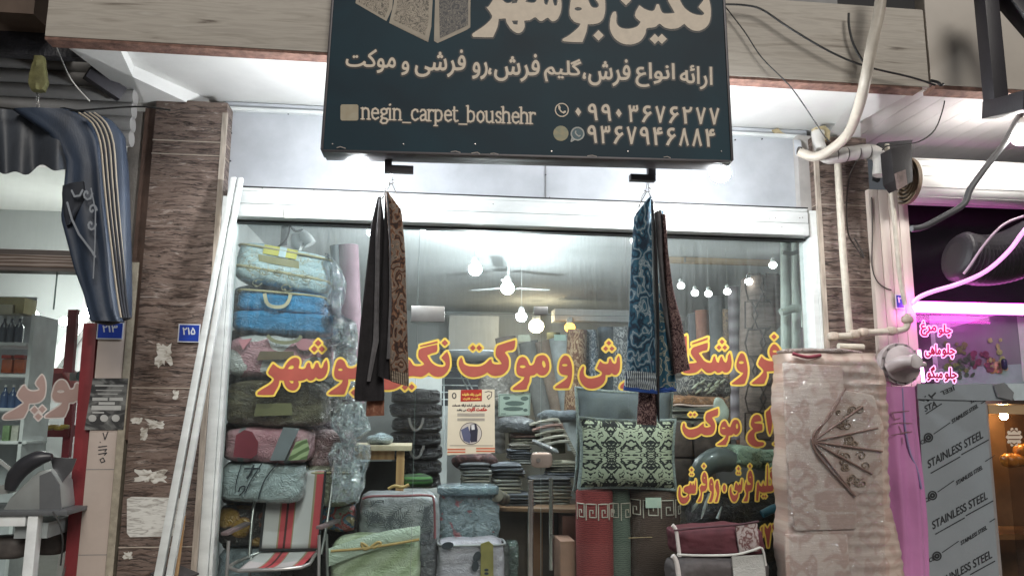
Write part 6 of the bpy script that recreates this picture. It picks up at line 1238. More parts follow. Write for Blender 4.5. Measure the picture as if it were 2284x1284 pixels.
def sling(name, tl, tr2_, br, bl, sag, par):
    nu, nv = 24, 14; mb_ = MB(); tl, tr2_, br, bl = map(Vector, (tl, tr2_, br, bl)); nn = (tr2_-tl).cross(bl-tl).normalized()
    if nn.y < 0: nn = -nn
    mb_.grid(lambda u, v: tl.lerp(tr2_, u).lerp(bl.lerp(br, u), v)+nn*sag*math.sin(math.pi*u)*math.sin(math.pi*v), nu, nv)
    o = mb_.build(name, stm, par, smooth=True); uv = o.data.uv_layers.new(name='UVMap')
    for lp in o.data.loops: vi = lp.vertex_index; uv.data[lp.index].uv = ((vi % (nu+1))/nu, (vi//(nu+1))/nv)
    sol = o.modifiers.new('thickness', 'SOLIDIFY'); sol.thickness = .006; return o
sling('backrest', P3(597, 1051, 5.9), P3(724, 1050, 5.9), P3(708, 1222, 5.76), P3(580, 1222, 5.76), .02, ch)
sling('seat', P3(577, 1232, 5.75), P3(704, 1228, 5.75), P3(672, 1262, 5.45), P3(531, 1270, 5.45), .02, ch)
def bars(nm, lst, r_, m_=chrome):
    for q in lst: MB().tube([P3(*k) for k in q], r_, 10, smooth=3).build(nm, m_, ch, smooth=True)
tubm = M('satin chair tube', (.42, .42, .41), .3, .8)
bars('back_frame', [[(556, 1240, 5.76), (562, 1160, 5.82), (574, 1085, 5.9), (582, 1062, 5.92), (600, 1052, 5.92)], [(716, 1235, 5.76), (730, 1160, 5.82), (740, 1085, 5.9), (736, 1062, 5.92), (722, 1050, 5.92)], [(600, 1052, 5.92), (722, 1050, 5.92)]], .011, tubm)
bars('leg', [[(510, 1205, 5.5), (503, 1330, 5.46)], [(712, 1192, 5.55), (710, 1330, 5.5)], [(728, 1190, 5.8), (732, 1330, 5.75)], [(560, 1240, 5.74), (552, 1330, 5.6)]], .011, tubm)
bars('seat_frame', [[(531, 1272, 5.44), (672, 1264, 5.44), (700, 1240, 5.6), (708, 1228, 5.74)], [(531, 1272, 5.44), (512, 1262, 5.5), (545, 1245, 5.7), (577, 1232, 5.76)]], .012, tubm)
for q in ([(500, 1190, 5.46), (552, 1166, 5.78)], [(712, 1176, 5.5), (752, 1160, 5.8)]): MB().bar(P3(*q[0]), P3(*q[1]), .05, .022).build('armrest', M('grey brown armrest', (.14, .11, .11), .5), ch, bev=.006)
m_ = MB(); m_.bar(P3(598, 1050, 5.895), P3(580, 1226, 5.75), .016, .01).bar(P3(726, 1050, 5.895), P3(710, 1226, 5.75), .016, .01).bar(P3(578, 1226, 5.75), P3(708, 1224, 5.75), .012, .014); m_.build('black_edging', M('black webbing', (.012, .012, .014), .8), ch)

# ------------------------------------------------------------------ centre of the window: bags behind the glass door
wire_m = 'wrapped bedding bags standing behind the glass door'
palm = M('pale grey bedding', (.27, .28, .3), .5, var=.08, coat=.8, wrap=.2)
t_, a, s_, r_ = bag('bedding_bag', 'grey bedding bag printed with dark palm leaves', 'bedding bag', 800, 1092, 982, 1262, 5.95, .3, palm, wire_m, k=7, seed=41)
def palms(f_):
    rv = random.Random(12)
    for (cx, cy, an, L) in ((826, 1130, -.9, 40), (856, 1122, -2.2, 30), (898, 1130, 2.4, 44), (930, 1140, -.4, 40), (845, 1165, -2.6, 42), (880, 1170, -.8, 46), (915, 1185, .5, 44), (820, 1190, 1.9, 36), (815, 1150, .3, 34), (880, 1145, 1.9, 34), (840, 1140, .8, 30), (925, 1160, 2.8, 36), (955, 1150, .9, 30), (900, 1165, -2.9, 34), (862, 1180, -2.2, 40), (938, 1180, -1.2, 36), (820, 1175, -1.2, 36), (962, 1190, -2.0, 30), (862, 1150, 1.0, 34), (950, 1170, -1.6, 40), (940, 1215, -2.2, 44), (832, 1210, -.3, 40), (890, 1215, -1.5, 40), (962, 1130, 2.0, 30), (955, 1245, 2.6, 40)):
        dx, dy = math.cos(an), math.sin(an); f_.stroke([(cx, cy), (cx+dx*L*.5-dy*3, cy+dy*L*.5+dx*3), (cx+dx*L, cy+dy*L)], .7)
        for k in range(1, 8):
            q = k/8; px_, py_ = cx+dx*L*q-dy*3*math.sin(q*3), cy+dy*L*q+dx*3*math.sin(q*3); l = 13*(1-q*.5)
            for sg in (-1, 1):
                a2 = an+sg*(1.0-.4*q); f_.stroke([(px_, py_), (px_+l*math.cos(a2), py_+l*math.sin(a2))], .75)
print_on(t_, 5.865, palms, 806, 1114, 966, 1262, M('charcoal leaf print', (.055, .06, .07), .6), 'palm_print')
MB().tube([at(x, y, 5.88) for x, y in ((808, 1112), (830, 1106), (900, 1105), (955, 1104), (968, 1118), (970, 1200))], .009, 8).build('piping', M('wine piping', (.2, .06, .07), .5), t_, smooth=True)
MB().tube([at(x, y, 5.92) for x, y in ((866, 1090), (880, 1083), (898, 1086), (912, 1080))], .012, 8).build('cord_tie', M('gold cord', (.4, .27, .1), .6), t_, smooth=True)
t_, a, s_, r_ = bag('bedding_bag', 'clear zipped bedding bag showing blue grey bedding with red flowers', 'bedding bag', 976, 1080, 1114, 1250, 6.1, .3, MP('blue grey red flowers', 'cell', [(0, (.25, .05, .07)), (.14, (.3, .12, .14)), (.22, (.15, .2, .23)), (.5, (.26, .31, .35)), (.8, (.05, .07, .08)), (1, (.3, .34, .36))], 8, (1, 1, 1), .4, 4, coat=1, wrap=.4), wire_m, k=8, seed=43)
m_ = MB(); X0, X1, Z0, Z1 = rect(978, 1082, 1112, 1106, 6.09); m_.blob(((X0+X1)/2, 6.2, (Z0+Z1)/2), (X1-X0+.02, .3, Z1-Z0), 5, n=8); m_.build('zip_top', M('blue clear vinyl', (.14, .2, .24), .15, coat=1, wrap=.4), t_, smooth=True)
t_, a, s_, r_ = bag('bedding_bag', 'pale green quilted bag tied with a gold bow', 'bedding bag', 738, 1185, 940, 1340, 5.7, .36, MP('pale green quilt', 'wave', [(0, (.3, .37, .22)), (.5, (.38, .44, .29)), (1, (.41, .47, .33))], 3, (1, 1, .7), .45, 2.5, coat=.7, wrap=.35, rot=(0, .6, 0)), wire_m, k=6, seed=45)
m_ = MB(); m_.grid(lambda u, v: at(733+u*204, 1222-(u*50)+v*(40-6*u)-8*math.sin(u*3.1), 5.67-.015*math.sin(v*3)), 20, 6); m_.build('top_flap', M('mint flap', (.42, .5, .4), .3, var=.08, coat=1, wrap=.3), t_, smooth=True)
m_ = MB()
for q in ([(820, 1218), (806, 1210), (812, 1224), (826, 1220)], [(826, 1220), (842, 1208), (850, 1212), (832, 1222)], [(738, 1228), (790, 1224), (826, 1220), (880, 1212), (935, 1202)]): m_.tube([at(x, y, 5.655) for x, y in q], .009, 8)
m_.build('gold_bow', M('gold cord', ()), t_, smooth=True)
t_, a, s_, r_ = bag('bedding_bag', 'lilac grey bedding bag with a gold band and black leaf print', 'bedding bag', 974, 1196, 1126, 1330, 5.74, .3, M('lilac quilt', (.36, .33, .38), .5, var=.1, vs=5, coat=.8, wrap=.3), wire_m, k=7, seed=47)
MB().prism([at(x, y, 5.715) for x, y in ((1072, 1212), (1090, 1206), (1100, 1214), (1101, 1330), (1072, 1330))], (0, .012, 0)).build('gold_band', M('olive gold foil', (.26, .22, .07), .3, .3, var=.2, coat=.6), t_)
m_ = MB()
for c2_ in (ell(1064, 1240, 8, 12, .5), ell(1060, 1262, 8, 12, .2), ell(998, 1216, 14, 8, -.2), ell(1085, 1270, 5, 3), ell(1085, 1278, 5, 3)): m_.prism([at(*q, 5.712) for q in c2_], (0, .006, 0))
m_.build('leaf_print', ink_b, t_)
piping(t_, a, s_, r_, M('grey piping', (.25, .25, .26), .4), .42)
t_, a, s_, r_ = bag('bedding_bag', 'small dark green wrapped bag right of the lilac bag', 'bedding bag', 1126, 1202, 1156, 1320, 5.95, .25, M('dark green wrap', (.05, .08, .07), .2, coat=1, wrap=.5), wire_m, seed=49)
t_, a, s_, r_ = bag('bedding_bag', 'dim grey wrapped bag between the green and lilac bags', 'bedding bag', 932, 1180, 976, 1330, 5.9, .25, M('dim grey wrap', (.14, .14, .16), .3, coat=1, wrap=.5), wire_m, seed=50)
# black bags stack
for i in range(7):
    y1 = 1085-i*31; od = ['lowest', 'second', 'third', 'fourth', 'fifth', 'sixth', 'topmost'][i]
    t_, a, s_, r_ = bag('storage_bag', 'black glossy storage bag, %s of the tall stack behind the door' % (od if i in (0, 6) else od+' from the bottom'), 'storage bag', 872-(i % 2)*3, y1-32, 984+(i % 3)*2, y1+2, 6.9, .45, M('black glossy vinyl', (.008, .007, .009), .3, var=.5, vs=9, coat=.35, wrap=.6, spec=.3), 'stack of black glossy storage bags', seed=60+i, k=5)
    if i in (0, 2, 4): strap(t_, [at(x, y1-16+y, 6.86) for x, y in ((912, -14), (918, 6), (928, 14), (938, 6), (945, -14))], M('grey strap', (.12, .11, .11), .6), .02)
dk_ = T('wooden_desk', 'light wooden desk end with a square leg behind the hanging carpet', 'desk', tuple(at(860, 1100, 6.5)))
m_ = MB(); X0, X1, Z0, Z1 = rect(780, 992, 918, 1004, 6.4); m_.box(X0, X1, 6.35, 6.9, Z0, Z1); m_.build('desk_top', M('pale desk top', (.5, .42, .3), .4), dk_, bev=.004)
X0, X1, Z0, Z1 = rect(880, 1005, 898, 1330, 6.42); MB().box(X0, X1, 6.4, 6.47, .14, Z1).build('leg', wood_m, dk_, bev=.003)
X0, X1, Z0, Z1 = rect(790, 1004, 880, 1024, 6.44); MB().box(X0, X1, 6.42, 6.46, Z0, Z1-.002).build('apron', wood_m, dk_)
X0, X1, Z0, Z1 = rect(780, 1028, 896, 1330, 6.85); MB().box(X0, X1, 6.82, 6.86, .14, Z1).build('back_panel', M('dark desk back', (.015, .013, .012), .6), dk_)
one(MB().blob(at(848, 980, 6.5), (.2, .2, .09), 2.5, n=8, amp=.03, ns=9, seed=4), 'clear_bag', M('bluish clear bag', (.4, .48, .52), .15, coat=1, wrap=1.), 'bluish crumpled clear bag lying on the wooden desk', 'plastic bag', smooth=True)
one(MB().blob(at(925, 1070, 6.6), (.3, .25, .1), 3, n=8, amp=.02, ns=7), 'folded_cloth', MP('green layers', 'wave', [(.3, (.01, .03, .008)), (.6, (.03, .1, .02))], 9, (1, 1, 1), .8, 1), 'bright green folded cloth by the foot of the desk', 'cloth', smooth=True)
rk = T('wire_rack', 'white wire drying rack standing in front of the back column', 'rack', tuple(at(1035, 930, 8.2)))
m_ = MB()
for y in (826, 842, 858, 874, 890): m_.tube([at(985, y, 8.2), at(1080, y+2, 8.2)], .006, 6)
m_.tube([at(1000, 780, 8.2), at(1060, 900, 8.25)], .008, 6).tube([at(1010, 780, 8.25), at(1072, 905, 8.2)], .008, 6).tube([at(990, 820, 8.2), at(990, 1000, 8.2)], .008, 6).tube([at(1078, 790, 8.2), at(1078, 1000, 8.2)], .008, 6); m_.build('wires', M('white wire coat', (.6, .63, .64), .4), rk)
m_ = MB(); X0, X1, Z0, Z1 = rect(986, 816, 1076, 905, 8.5); m_.box(X0, X1, 8.5, 8.52, Z0, Z1); m_.build('back_sheet', M('dark back sheet', (.03, .035, .045), .6), rk)
one(MB().lathe([(.05, .0), (.28, .05), (.33, .12), (.31, .13), (.05, .04)], at(1050, 812, 8.0), 24), 'grey_basin', M('grey basin', (.3, .32, .34), .4), 'grey round basin on top of the wire rack', 'basin', smooth=True)
one(MB().blob(at(1050, 803, 8.0), (.45, .3, .14), 2.5, n=8, amp=.05, ns=8, seed=9), 'wrapped_goods', M('black white wrap', (.16, .16, .17), .25, var=.9, vs=9, coat=1, wrap=1.), 'crumpled black and white wrapped goods heaped in the grey basin', 'goods', smooth=True)
one(MB().drape([(982, 778), (985, 800), (980, 826)], [(1000, 780), (1008, 800), (1012, 812)], 7.9, .1, 10, 14, .6, 2, seed=4), 'dark_cloth', black_c, 'small black cloth hanging on the left of the wire rack', 'cloth', smooth=True)
one(MB().blob(at(1105, 855, 7.9), (.32, .2, .4), 3, n=10, amp=.06, ns=7, seed=6), 'wrapped_rug_bundle', M('beige grey bundle', (.24, .22, .2), .3, var=.4, vs=9, coat=1, wrap=1.), 'beige grey plastic wrapped rug bundle below the lettering', 'bundle', smooth=True)
# poster and small signs on the glass
pp = T('poster', 'cream poster with a red heading stuck on the glass door', 'poster', tuple(at(1050, 1015, GY-.01)))
PYY = GY-.008
pquad([(1000, 869), (1103, 868), (1104, 1009), (997, 1014)], PYY, .001).build('sheet', M('cream paper', (.62, .56, .43), .6, var=.04), pp)
pquad([(1028, 869), (1075, 868), (1075, 894), (1027, 895)], PYY-.0012, .0008).build('red_heading', M('red print', (.36, .02, .012), .5), pp)
for (x0, y0, x1, y1) in ((998, 1000, 1038, 1003), (998, 1006, 1038, 1009), (1062, 998, 1104, 1001), (1062, 1004, 1104, 1007)): pbox(x0, y0, x1, y1, PYY-.0012, .0008).build('orange_stripe', M('orange print', (.5, .12, .05), .5), pp)
for (x0, y0, x1, y1) in ((1020, 921, 1081, 928), (1020, 932, 1081, 938), (1003, 992, 1100, 994)): pbox(x0, y0, x1, y1, PYY-.0012, .0008).build('grey_line', M('grey line print', (.33, .3, .25), .5), pp)
pw = write([('این واحد صنفی آماده ارائه خدمات', box4(1009, 900, 1093, 907), 1), ('می باشد', box4(1019, 911, 1040, 917), 1)], .3, 3)
flat(pw.cut(.45, .12), lambda x, y: at(x, y, PYY-.001)).build('small_print', M('dark print', (.06, .05, .05), .6), pp)
pw = write([('حکمت کارت', box4(1042, 908, 1086, 918), 1)], .3, 3); flat(pw.cut(.8, .12), lambda x, y: at(x, y, PYY-.001)).build('red_print', M('red print', ()), pp)
pw = write([('تامین رفاه خانواده', box4(1031, 876, 1073, 883), 1), ('حکمت کارت', box4(1033, 886, 1071, 892), 1)], .3, 3); flat(pw.cut(.4, .12), lambda x, y: at(x, y, PYY-.003)).build('yellow_print', M('yellow print', (.7, .45, .1), .6), pp)
MB().prism([at(*q, PYY-.0012) for q in ell(1050, 966, 25, 25, n=30)], (0, .0008, 0)).build('round_picture', M('dark picture ring', (.05, .04, .04), .5), pp)
MB().prism([at(*q, PYY-.0022) for q in ell(1050, 966, 23.5, 23.5, n=30)], (0, .0008, 0)).build('round_picture_ground', M('pale picture', (.5, .46, .42), .5), pp)
m_ = MB(); m_.prism([at(x, y, PYY-.0032) for x, y in ((1050, 946), (1062, 944), (1066, 958), (1064, 984), (1050, 986), (1046, 970))], (0, .0008, 0)); m_.build('card_terminal_print', M('black navy print', (.02, .02, .04), .5), pp)
m_ = MB(); m_.prism([at(x, y, PYY-.0036) for x, y in ((1028, 958), (1044, 950), (1050, 970), (1048, 988), (1034, 982))], (0, .0008, 0)); m_.build('sleeve_print', M('navy sleeve print', (.08, .09, .16), .5), pp)
m_ = MB(); m_.prism([at(x, y, PYY-.004) for x, y in ((1051, 947), (1058, 946), (1059, 957), (1052, 958))], (0, .0006, 0)); m_.build('screen_print', M('white print', (.6, .6, .6), .5), pp)
f_ = Field(1000, 868, 1105, 900, .4); f_.stroke([(1013+4*math.cos(a*R(30)), 882+6*math.sin(a*R(30))) for a in range(13)], 1.2); f_.stroke([(1082, 874), (1090, 872), (1097, 874), (1096, 884), (1090, 890), (1086, 884), (1092, 880)], .9)
flat(f_.cut(0), lambda x, y: at(x, y, PYY-.001)).build('emblem', M('dark print', ()), pp)
sp_ = T('notice', 'small pale green notice with dark wreaths left of the leaning rolls', 'notice', tuple(at(1147, 930, GY+.02)))
pquad([(1112, 878), (1183, 876), (1182, 926), (1112, 928)], 5.62, .003).build('sheet', M('pale green paper', (.42, .5, .45), .5, var=.04), sp_)
m_ = MB()
for q in (ell(1130, 887, 8, 4), ell(1170, 888, 9, 5), ell(1148, 899, 22, 5.5), ell(1145, 911, 23, 4.5), ell(1172, 914, 5, 3.5)): m_.prism([at(*k, 5.618) for k in q], (0, .0012, 0))
m_.build('wreath_print', M('dark green print', (.1, .14, .13), .6), sp_)
f_ = Field(1108, 872, 1188, 932, .4); f_.stroke([(1114, 880), (1181, 878), (1180, 924), (1114, 926), (1114, 880)], .4); f_.stroke([(1118, 922), (1128, 922)], .8)
flat(f_.cut(0), lambda x, y: at(x, y, 5.6172)).build('border_print', M('dark green print', ()), sp_)
one(pbox(1156, 746, 1183, 761, GY+.012, .003), 'price_tag', M('pale tag', (.5, .5, .42), .6), 'small pale yellow tag on the glass above the leaning rolls', 'tag', 'small tags on the glass')
one(pbox(1236, 746, 1262, 759, GY+.012, .003), 'price_tag', M('mint tag', (.36, .47, .42), .6), 'small mint green tag on the glass right of the yellow one', 'tag', 'small tags on the glass')
# counter with piles of folded rugs
ct = T('counter', 'dark brown wooden counter carrying piles of folded rugs', 'counter', tuple(at(1190, 1290, 6.6)))
X0, X1, Z0, Z1 = rect(1095, 1128, 1286, 1134, 6.5); m_ = MB().prism([(X0, 6.45, Z1), (X1+.02, 6.25, Z1), (X1+.3, 6.9, Z1), (X0, 7.4, Z1)], (0, 0, -.03)); m_.build('counter_top', M('brown counter top', (.17, .1, .06), .35, var=.2), ct, bev=.004)
MB().box(X0+.05, X1+.1, 6.6, 7.2, .14, Z1-.035).build('cabinet_body', M('dark brown board', (.035, .022, .016), .4, var=.3), ct)
m_ = MB(); a_ = at(1205, 1200, 6.58); m_.box(a_.x-.07, a_.x+.02, 6.585, 6.6, .2, Z1-.06).box(a_.x+.16, a_.x+.165, 6.585, 6.6, .2, Z1-.06); m_.build('brown_panel', M('orange brown board', (.16, .07, .03), .4, var=.2), ct)
m_ = MB(); X0, X1, Z0, Z1 = rect(1255, 1150, 1286, 1300, 6.3); MB().box(X0, X1+.05, 6.3, 6.5, .14, Z1).build('side_carton', M('maroon carton', (.13, .06, .045), .6), ct)
ruc = [(.1, .09, .075), (.2, .19, .165), (.05, .05, .055), (.14, .13, .1), (.28, .26, .22), (.08, .085, .1), (.17, .1, .085), (.23, .23, .22)]
def pile(x0, x1, ytop, ybot, n, Y, lab, seed, dep=.45):
    rnd = random.Random(seed); h = (ybot-ytop)/n
    for i in range(n):
        yb_ = ybot-i*h; dx = rnd.uniform(-4, 4); od = 'lowest' if i == 0 else 'topmost' if i == n-1 else ['', 'second', 'third', 'fourth', 'fifth', 'sixth', 'seventh'][i]+' from the bottom'
        c_i = (i*3+seed) % len(ruc); a = at((x0+x1)/2+dx, yb_-h/2, Y+dep/2); X0, X1, Z0, Z1 = rect(x0+dx, yb_-h, x1+dx+rnd.uniform(-6, 6), yb_, Y+.05)
        m_ = MP('folded rug %d' % c_i, 'wave', [(0, tuple(q*.7 for q in ruc[c_i])), (.8, ruc[c_i]), (1, tuple(min(1, q*1.7) for q in ruc[c_i]))], 16, (.4, .4, 1), .85, 3, bump=.3)
        tt = T('folded_rug', '%s rug, %s %s' % (['dark olive', 'pale grey', 'black', 'olive', 'light beige', 'slate', 'reddish brown', 'grey'][c_i], od, lab), 'rug', (a.x, a.y, Z0), 'piles of folded rugs on the counter')
        b_ = MB(); hh = (Z1-Z0)/2
        b_.blob((a.x, a.y, Z0+hh*.52), (X1-X0, dep, hh*1.02), 4, n=8, amp=.014, ns=5, seed=seed+i, sag=.01); b_.build('lower_fold', m_, tt, smooth=True)
        b_ = MB(); b_.blob((a.x+rnd.uniform(-.01, .01), a.y, Z0+hh*1.5), (X1-X0, dep*.98, hh*1.02), 4, n=8, amp=.014, ns=5, seed=seed+i+.5, sag=.012); b_.build('upper_fold', m_, tt, smooth=True)
pile(1030, 1094, 1032, 1090, 4, 6.5, 'of the pile left of the door lock', 1, .4)
pile(1096, 1166, 1034, 1100, 4, 6.55, 'of the pile just left of the door lock', 4, .4)
pile(1136, 1186, 990, 1034, 4, 7.0, 'of the small pile above the door lock', 7, .4)
pile(1112, 1186, 1100, 1128, 2, 6.5, 'of the low pile behind the bar handle', 2, .4)
pile(1176, 1272, 1064, 1128, 4, 6.6, 'of the wide pile between the two bar handles', 9, .4)
pile(1215, 1292, 1030, 1064, 3, 6.9, 'of the pile beside the grey cushion', 5, .4)
pile(1140, 1210, 962, 990, 2, 7.5, 'of the low pile behind the lock', 11, .4)
tt = one(MB().blob(at(1215, 995, 7.0), (.26, .2, .05), 3, Matrix.Rotation(R(25), 3, 'Y'), 8, amp=.01), 'wrapped_rug', M('white wrapped rug', (.5, .5, .52), .2, coat=1, wrap=.6), 'white plastic wrapped rug slanting above the lock', 'rug', smooth=True)
for i in range(5):     # striped blankets draped in a bent heap
    c_i = [4, 6, 3, 4, 1][i]; q = 12*i
    m_ = MB(); m_.grid(lambda u, v: at(1180+u*85+6*i, 944+q-12*math.sin(u*2.2)+(u > .78)*(u-.78)*150+v*0, 7.2+v*.5), 24, 4); o_ = m_.build('draped_blanket', MP('folded rug %d' % c_i, 'wave', [(0, (.1, .1, .1)), (1, (.3, .3, .3))]), None, smooth=True)
    s2 = o_.modifiers.new('thickness', 'SOLIDIFY'); s2.thickness = .03; s2.offset = -1
    tag(o_, '%s striped blanket, %s of the draped heap below the leaning rolls' % (['beige', 'reddish', 'olive', 'cream', 'pale grey'][i], ['topmost', 'second', 'third', 'fourth', 'lowest'][i]), 'blanket', 'draped striped blankets')
one(MB().blob(at(1150, 945, 7.6), (.36, .3, .16), 2.6, n=8, amp=.05, ns=7, seed=2), 'grey_bundle', M('dark grey bundle', (.1, .105, .115), .4, var=.5, vs=10, coat=.6, wrap=.8), 'dark grey crumpled bundle under the pale green notice', 'bundle', smooth=True)
one(MB().blob(at(1245, 926, 7.4), (.4, .3, .1), 2.6, n=8, amp=.04, ns=7, seed=5), 'grey_bundle', M('slate bundle', (.12, .14, .16), .5, var=.5, vs=10, wrap=.5), 'slate grey cloth bundle at the foot of the leaning rolls', 'bundle', smooth=True)
one(MB().blob(at(1060, 1026, 6.8), (.4, .3, .12), 2.4, n=8, amp=.05, ns=7, seed=8), 'dark_cloth_heap', MP('dark pink black heap', 'noise', [(.35, (.02, .015, .017)), (.55, (.08, .03, .03)), (.7, (.25, .16, .17))], 8, (1, 1, 1), .8, 2), 'dark red and pink cloth heap right under the poster', 'cloth heap', smooth=True)
one(MB().tube([at(1125, 1112, 6.35), at(1108, 1104, 6.1)], .05, 16), 'rolled_mat', MP('rolled mat', 'rings', [(0, (.08, .07, .06)), (1, (.2, .18, .15))], 5), 'small rolled mat end showing at the counter edge', 'mat', smooth=True)

# ------------------------------------------------------------------ rolls of carpet leaning along the back
rg_ = 'carpet rolls standing and leaning along the back of the shop'
def croll(x0, y0, x1, y1, w, Y, m_, lab, Yb=None, w2=None):
    p, q = at(x0, y0, Y), at(x1, y1, Yb or Y); r0 = (at(x0+w/2, y0, Y).x-at(x0-w/2, y0, Y).x)/2
    t_ = T('carpet_roll', lab, 'carpet roll', tuple(q), rg_); MB().tube([p, q], r0, 20).build('roll', m_, t_, smooth=True)
    d = (p-q).normalized(); m2 = MB()
    for k in (.75, .5, .25): m2.tube([p+d*.001, p+d*.004], r0*k, 16)
    m2.build('spiral_end', M('pale roll core', (.3, .28, .25), .9), t_); return t_
cR = lambda nm, c, **k: M(nm, c, .9, var=.14, vs=14, bump=.2, **k)
croll(1127, 752, 1158, 960, 46, 10.2, cR('warm grey carpet', (.24, .2, .18)), 'warm grey carpet roll, first of the leaning row')
croll(1178, 762, 1222, 960, 44, 10.0, cR('stone grey carpet', (.2, .2, .19)), 'stone grey carpet roll under the yellow tag')
croll(1212, 760, 1260, 960, 40, 9.8, cR('tan carpet', (.25, .19, .15)), 'tan brown carpet roll, third of the leaning row')
croll(1250, 752, 1292, 1000, 52, 9.5, cR('cool grey carpet', (.27, .29, .29)), 'cool grey carpet roll under the mint tag')
croll(1288, 736, 1280, 930, 44, 9.2, MP('brown gold carved carpet', 'rings', [(0, (.11, .05, .03)), (.5, (.2, .11, .06)), (.85, (.4, .3, .19)), (1, (.16, .09, .05))], 9, (1, 1, .5), .85, 4), 'brown and gold scroll patterned carpet roll under the orange lamp')
croll(1318, 736, 1330, 930, 26, 9.3, MP('blue grey patterned carpet', 'rings', [(0, (.05, .07, .09)), (.6, (.11, .14, .17)), (1, (.3, .32, .34))], 12, (1, 1, .6), .85, 4), 'narrow blue grey patterned carpet roll left of the blue hanging carpet')
croll(1352, 730, 1360, 960, 40, 9.6, cR('slate blue carpet', (.07, .09, .11)), 'dark slate blue carpet roll behind the lettering')
croll(1388, 730, 1388, 960, 40, 9.4, MP('grey medallion carpet', 'rings', [(0, (.09, .1, .11)), (.6, (.17, .18, .19)), (1, (.36, .37, .37))], 10, (1, 1, .6), .85, 4), 'grey medallion patterned carpet roll left of the blue hanging carpet')
croll(1545, 700, 1552, 900, 22, 8.4, cR('dark grey carpet', (.12, .12, .13)), 'narrow dark grey carpet roll right of the maroon hanging carpet')
croll(1566, 692, 1576, 900, 30, 8.2, cR('terracotta carpet', (.27, .12, .08)), 'terracotta carpet roll with a pale top')
croll(1598, 662, 1606, 900, 34, 8.0, cR('charcoal carpet', (.11, .115, .12)), 'tall charcoal carpet roll in the right pane')
croll(1620, 690, 1624, 980, 16, 7.8, MP('mustard flecked carpet', 'noise', [(.35, (.07, .05, .05)), (.6, (.25, .17, .1))], 30, (1, 1, 1), .9, 2), 'slim mustard flecked carpet roll in the right pane')
croll(1636, 640, 1644, 980, 24, 7.7, MP('lilac grey weave', 'wave', [(0, (.11, .09, .1)), (1, (.26, .23, .25))], 2, (1, 1, 1), .9, 2), 'lilac grey carpet roll left of the hexagon patterned rug')
rv = random.Random(44)
cols = [('umber', (.1, .07, .055)), ('dove grey', (.22, .22, .22)), ('navy', (.03, .045, .075)), ('rust', (.2, .09, .06)), ('taupe', (.17, .145, .125)), ('graphite', (.06, .06, .065)), ('sand', (.28, .23, .17)), ('moss', (.09, .1, .07))]
for i, (x, y0, w) in enumerate(((1106, 792, 34), (1142, 800, 26), (1234, 742, 30), (1304, 748, 26), (1336, 752, 26), (1372, 742, 26), (1410, 742, 30), (1440, 736, 32), (1476, 728, 32), (1510, 716, 32), (1532, 738, 24), (1556, 738, 28), (1586, 722, 26), (1612, 730, 26), (1650, 700, 30), (1750, 660, 34))):
    cn_, c_ = cols[(i*3+1) % 8]; back = ['left of the leaning row', 'between the first leaning rolls', 'behind the tan roll', 'behind the gold patterned roll', 'behind the narrow blue grey roll', 'behind the slate blue roll', 'behind the medallion roll', 'left behind the blue hanging carpet', 'behind the blue hanging carpet', 'behind the maroon hanging carpet', 'left of the terracotta roll', 'just behind the terracotta roll', 'left behind the charcoal roll', 'right behind the charcoal roll', 'behind the lilac grey roll', 'right behind the hexagon rug'][i]
    croll(x, y0, x+6+rv.uniform(-8, 8), 1010, w, 11.2 if i < 8 else 9.4, MP('%s weave' % cn_, 'wave', [(0, tuple(q*.6 for q in c_)), (1, tuple(q*1.25 for q in c_))], 3, (1, 1, 1), .9, 5), '%s carpet roll in the rear row, %s' % (cn_, back))
hx = T('hexagon_rug', 'brown hexagon patterned rug standing upright in the right pane', 'rug', tuple(at(1695, 1000, 7.4)))
MB().drape([(1660, 620), (1656, 760), (1658, 1010)], [(1738, 620), (1744, 760), (1748, 1010)], 7.3, .4, 20, 26, .05, 1, seed=2).build('rug', MP('wood brown weave', 'noise', [(.3, (.11, .08, .068)), (.7, (.22, .165, .14))], 7, (.6, .6, 4), .85, 1), hx, smooth=True)
m_ = MB()
for j in range(6):
    for i in range(2):
        cx, cy = 1682+i*40+(j % 2)*(-18), 640+j*62
        hxp = [(cx+26*math.cos(R(60*k)), cy+34*math.sin(R(60*k))) for k in range(7)]
        hxp = [(min(1736, max(1662, x)), y) for x, y in hxp]
        m_.tube([at(x, y, 7.16-.07*math.sin((x-1658)/86*3.14)) for x, y in hxp], .009, 6, smooth=0)
m_.build('hexagon_lines', M('dark brown line', (.05, .035, .03), .85), hx)
# ------------------------------------------------------------------ right pane: cushions, rolls with key pattern, dark goods
def keyband(t_, c, r_, z0, z1, a0, a1, n, m_):
    mb_ = MB(); h = z1-z0; w = (a1-a0)/n
    pth = [(0, 0), (0, 1), (.82, 1), (.82, .18), (.3, .18), (.3, .62), (.56, .62), (.56, .42)]
    def pos(u, v): an = a0+u*w; return c+Vector((math.sin(an)*(r_+.003), -math.cos(an)*(r_+.003), 0))+Vector((0, 0, z0-c.z+v*h))
    for i in range(n):
        pl = [pos(i+u, v) for u, v in pth]; pp_ = []
        for q, k in zip(pth, pth[1:]):
            for s in range(4): pp_.append(pos(i+q[0]+(k[0]-q[0])*s/4, q[1]+(k[1]-q[1])*s/4))
        mb_.tube(pp_+[pl[-1]], .0045, 6, smooth=0)
    mb_.build('key_pattern', m_, t_)
cream_l = M('cream key line', (.5, .44, .38), .8)
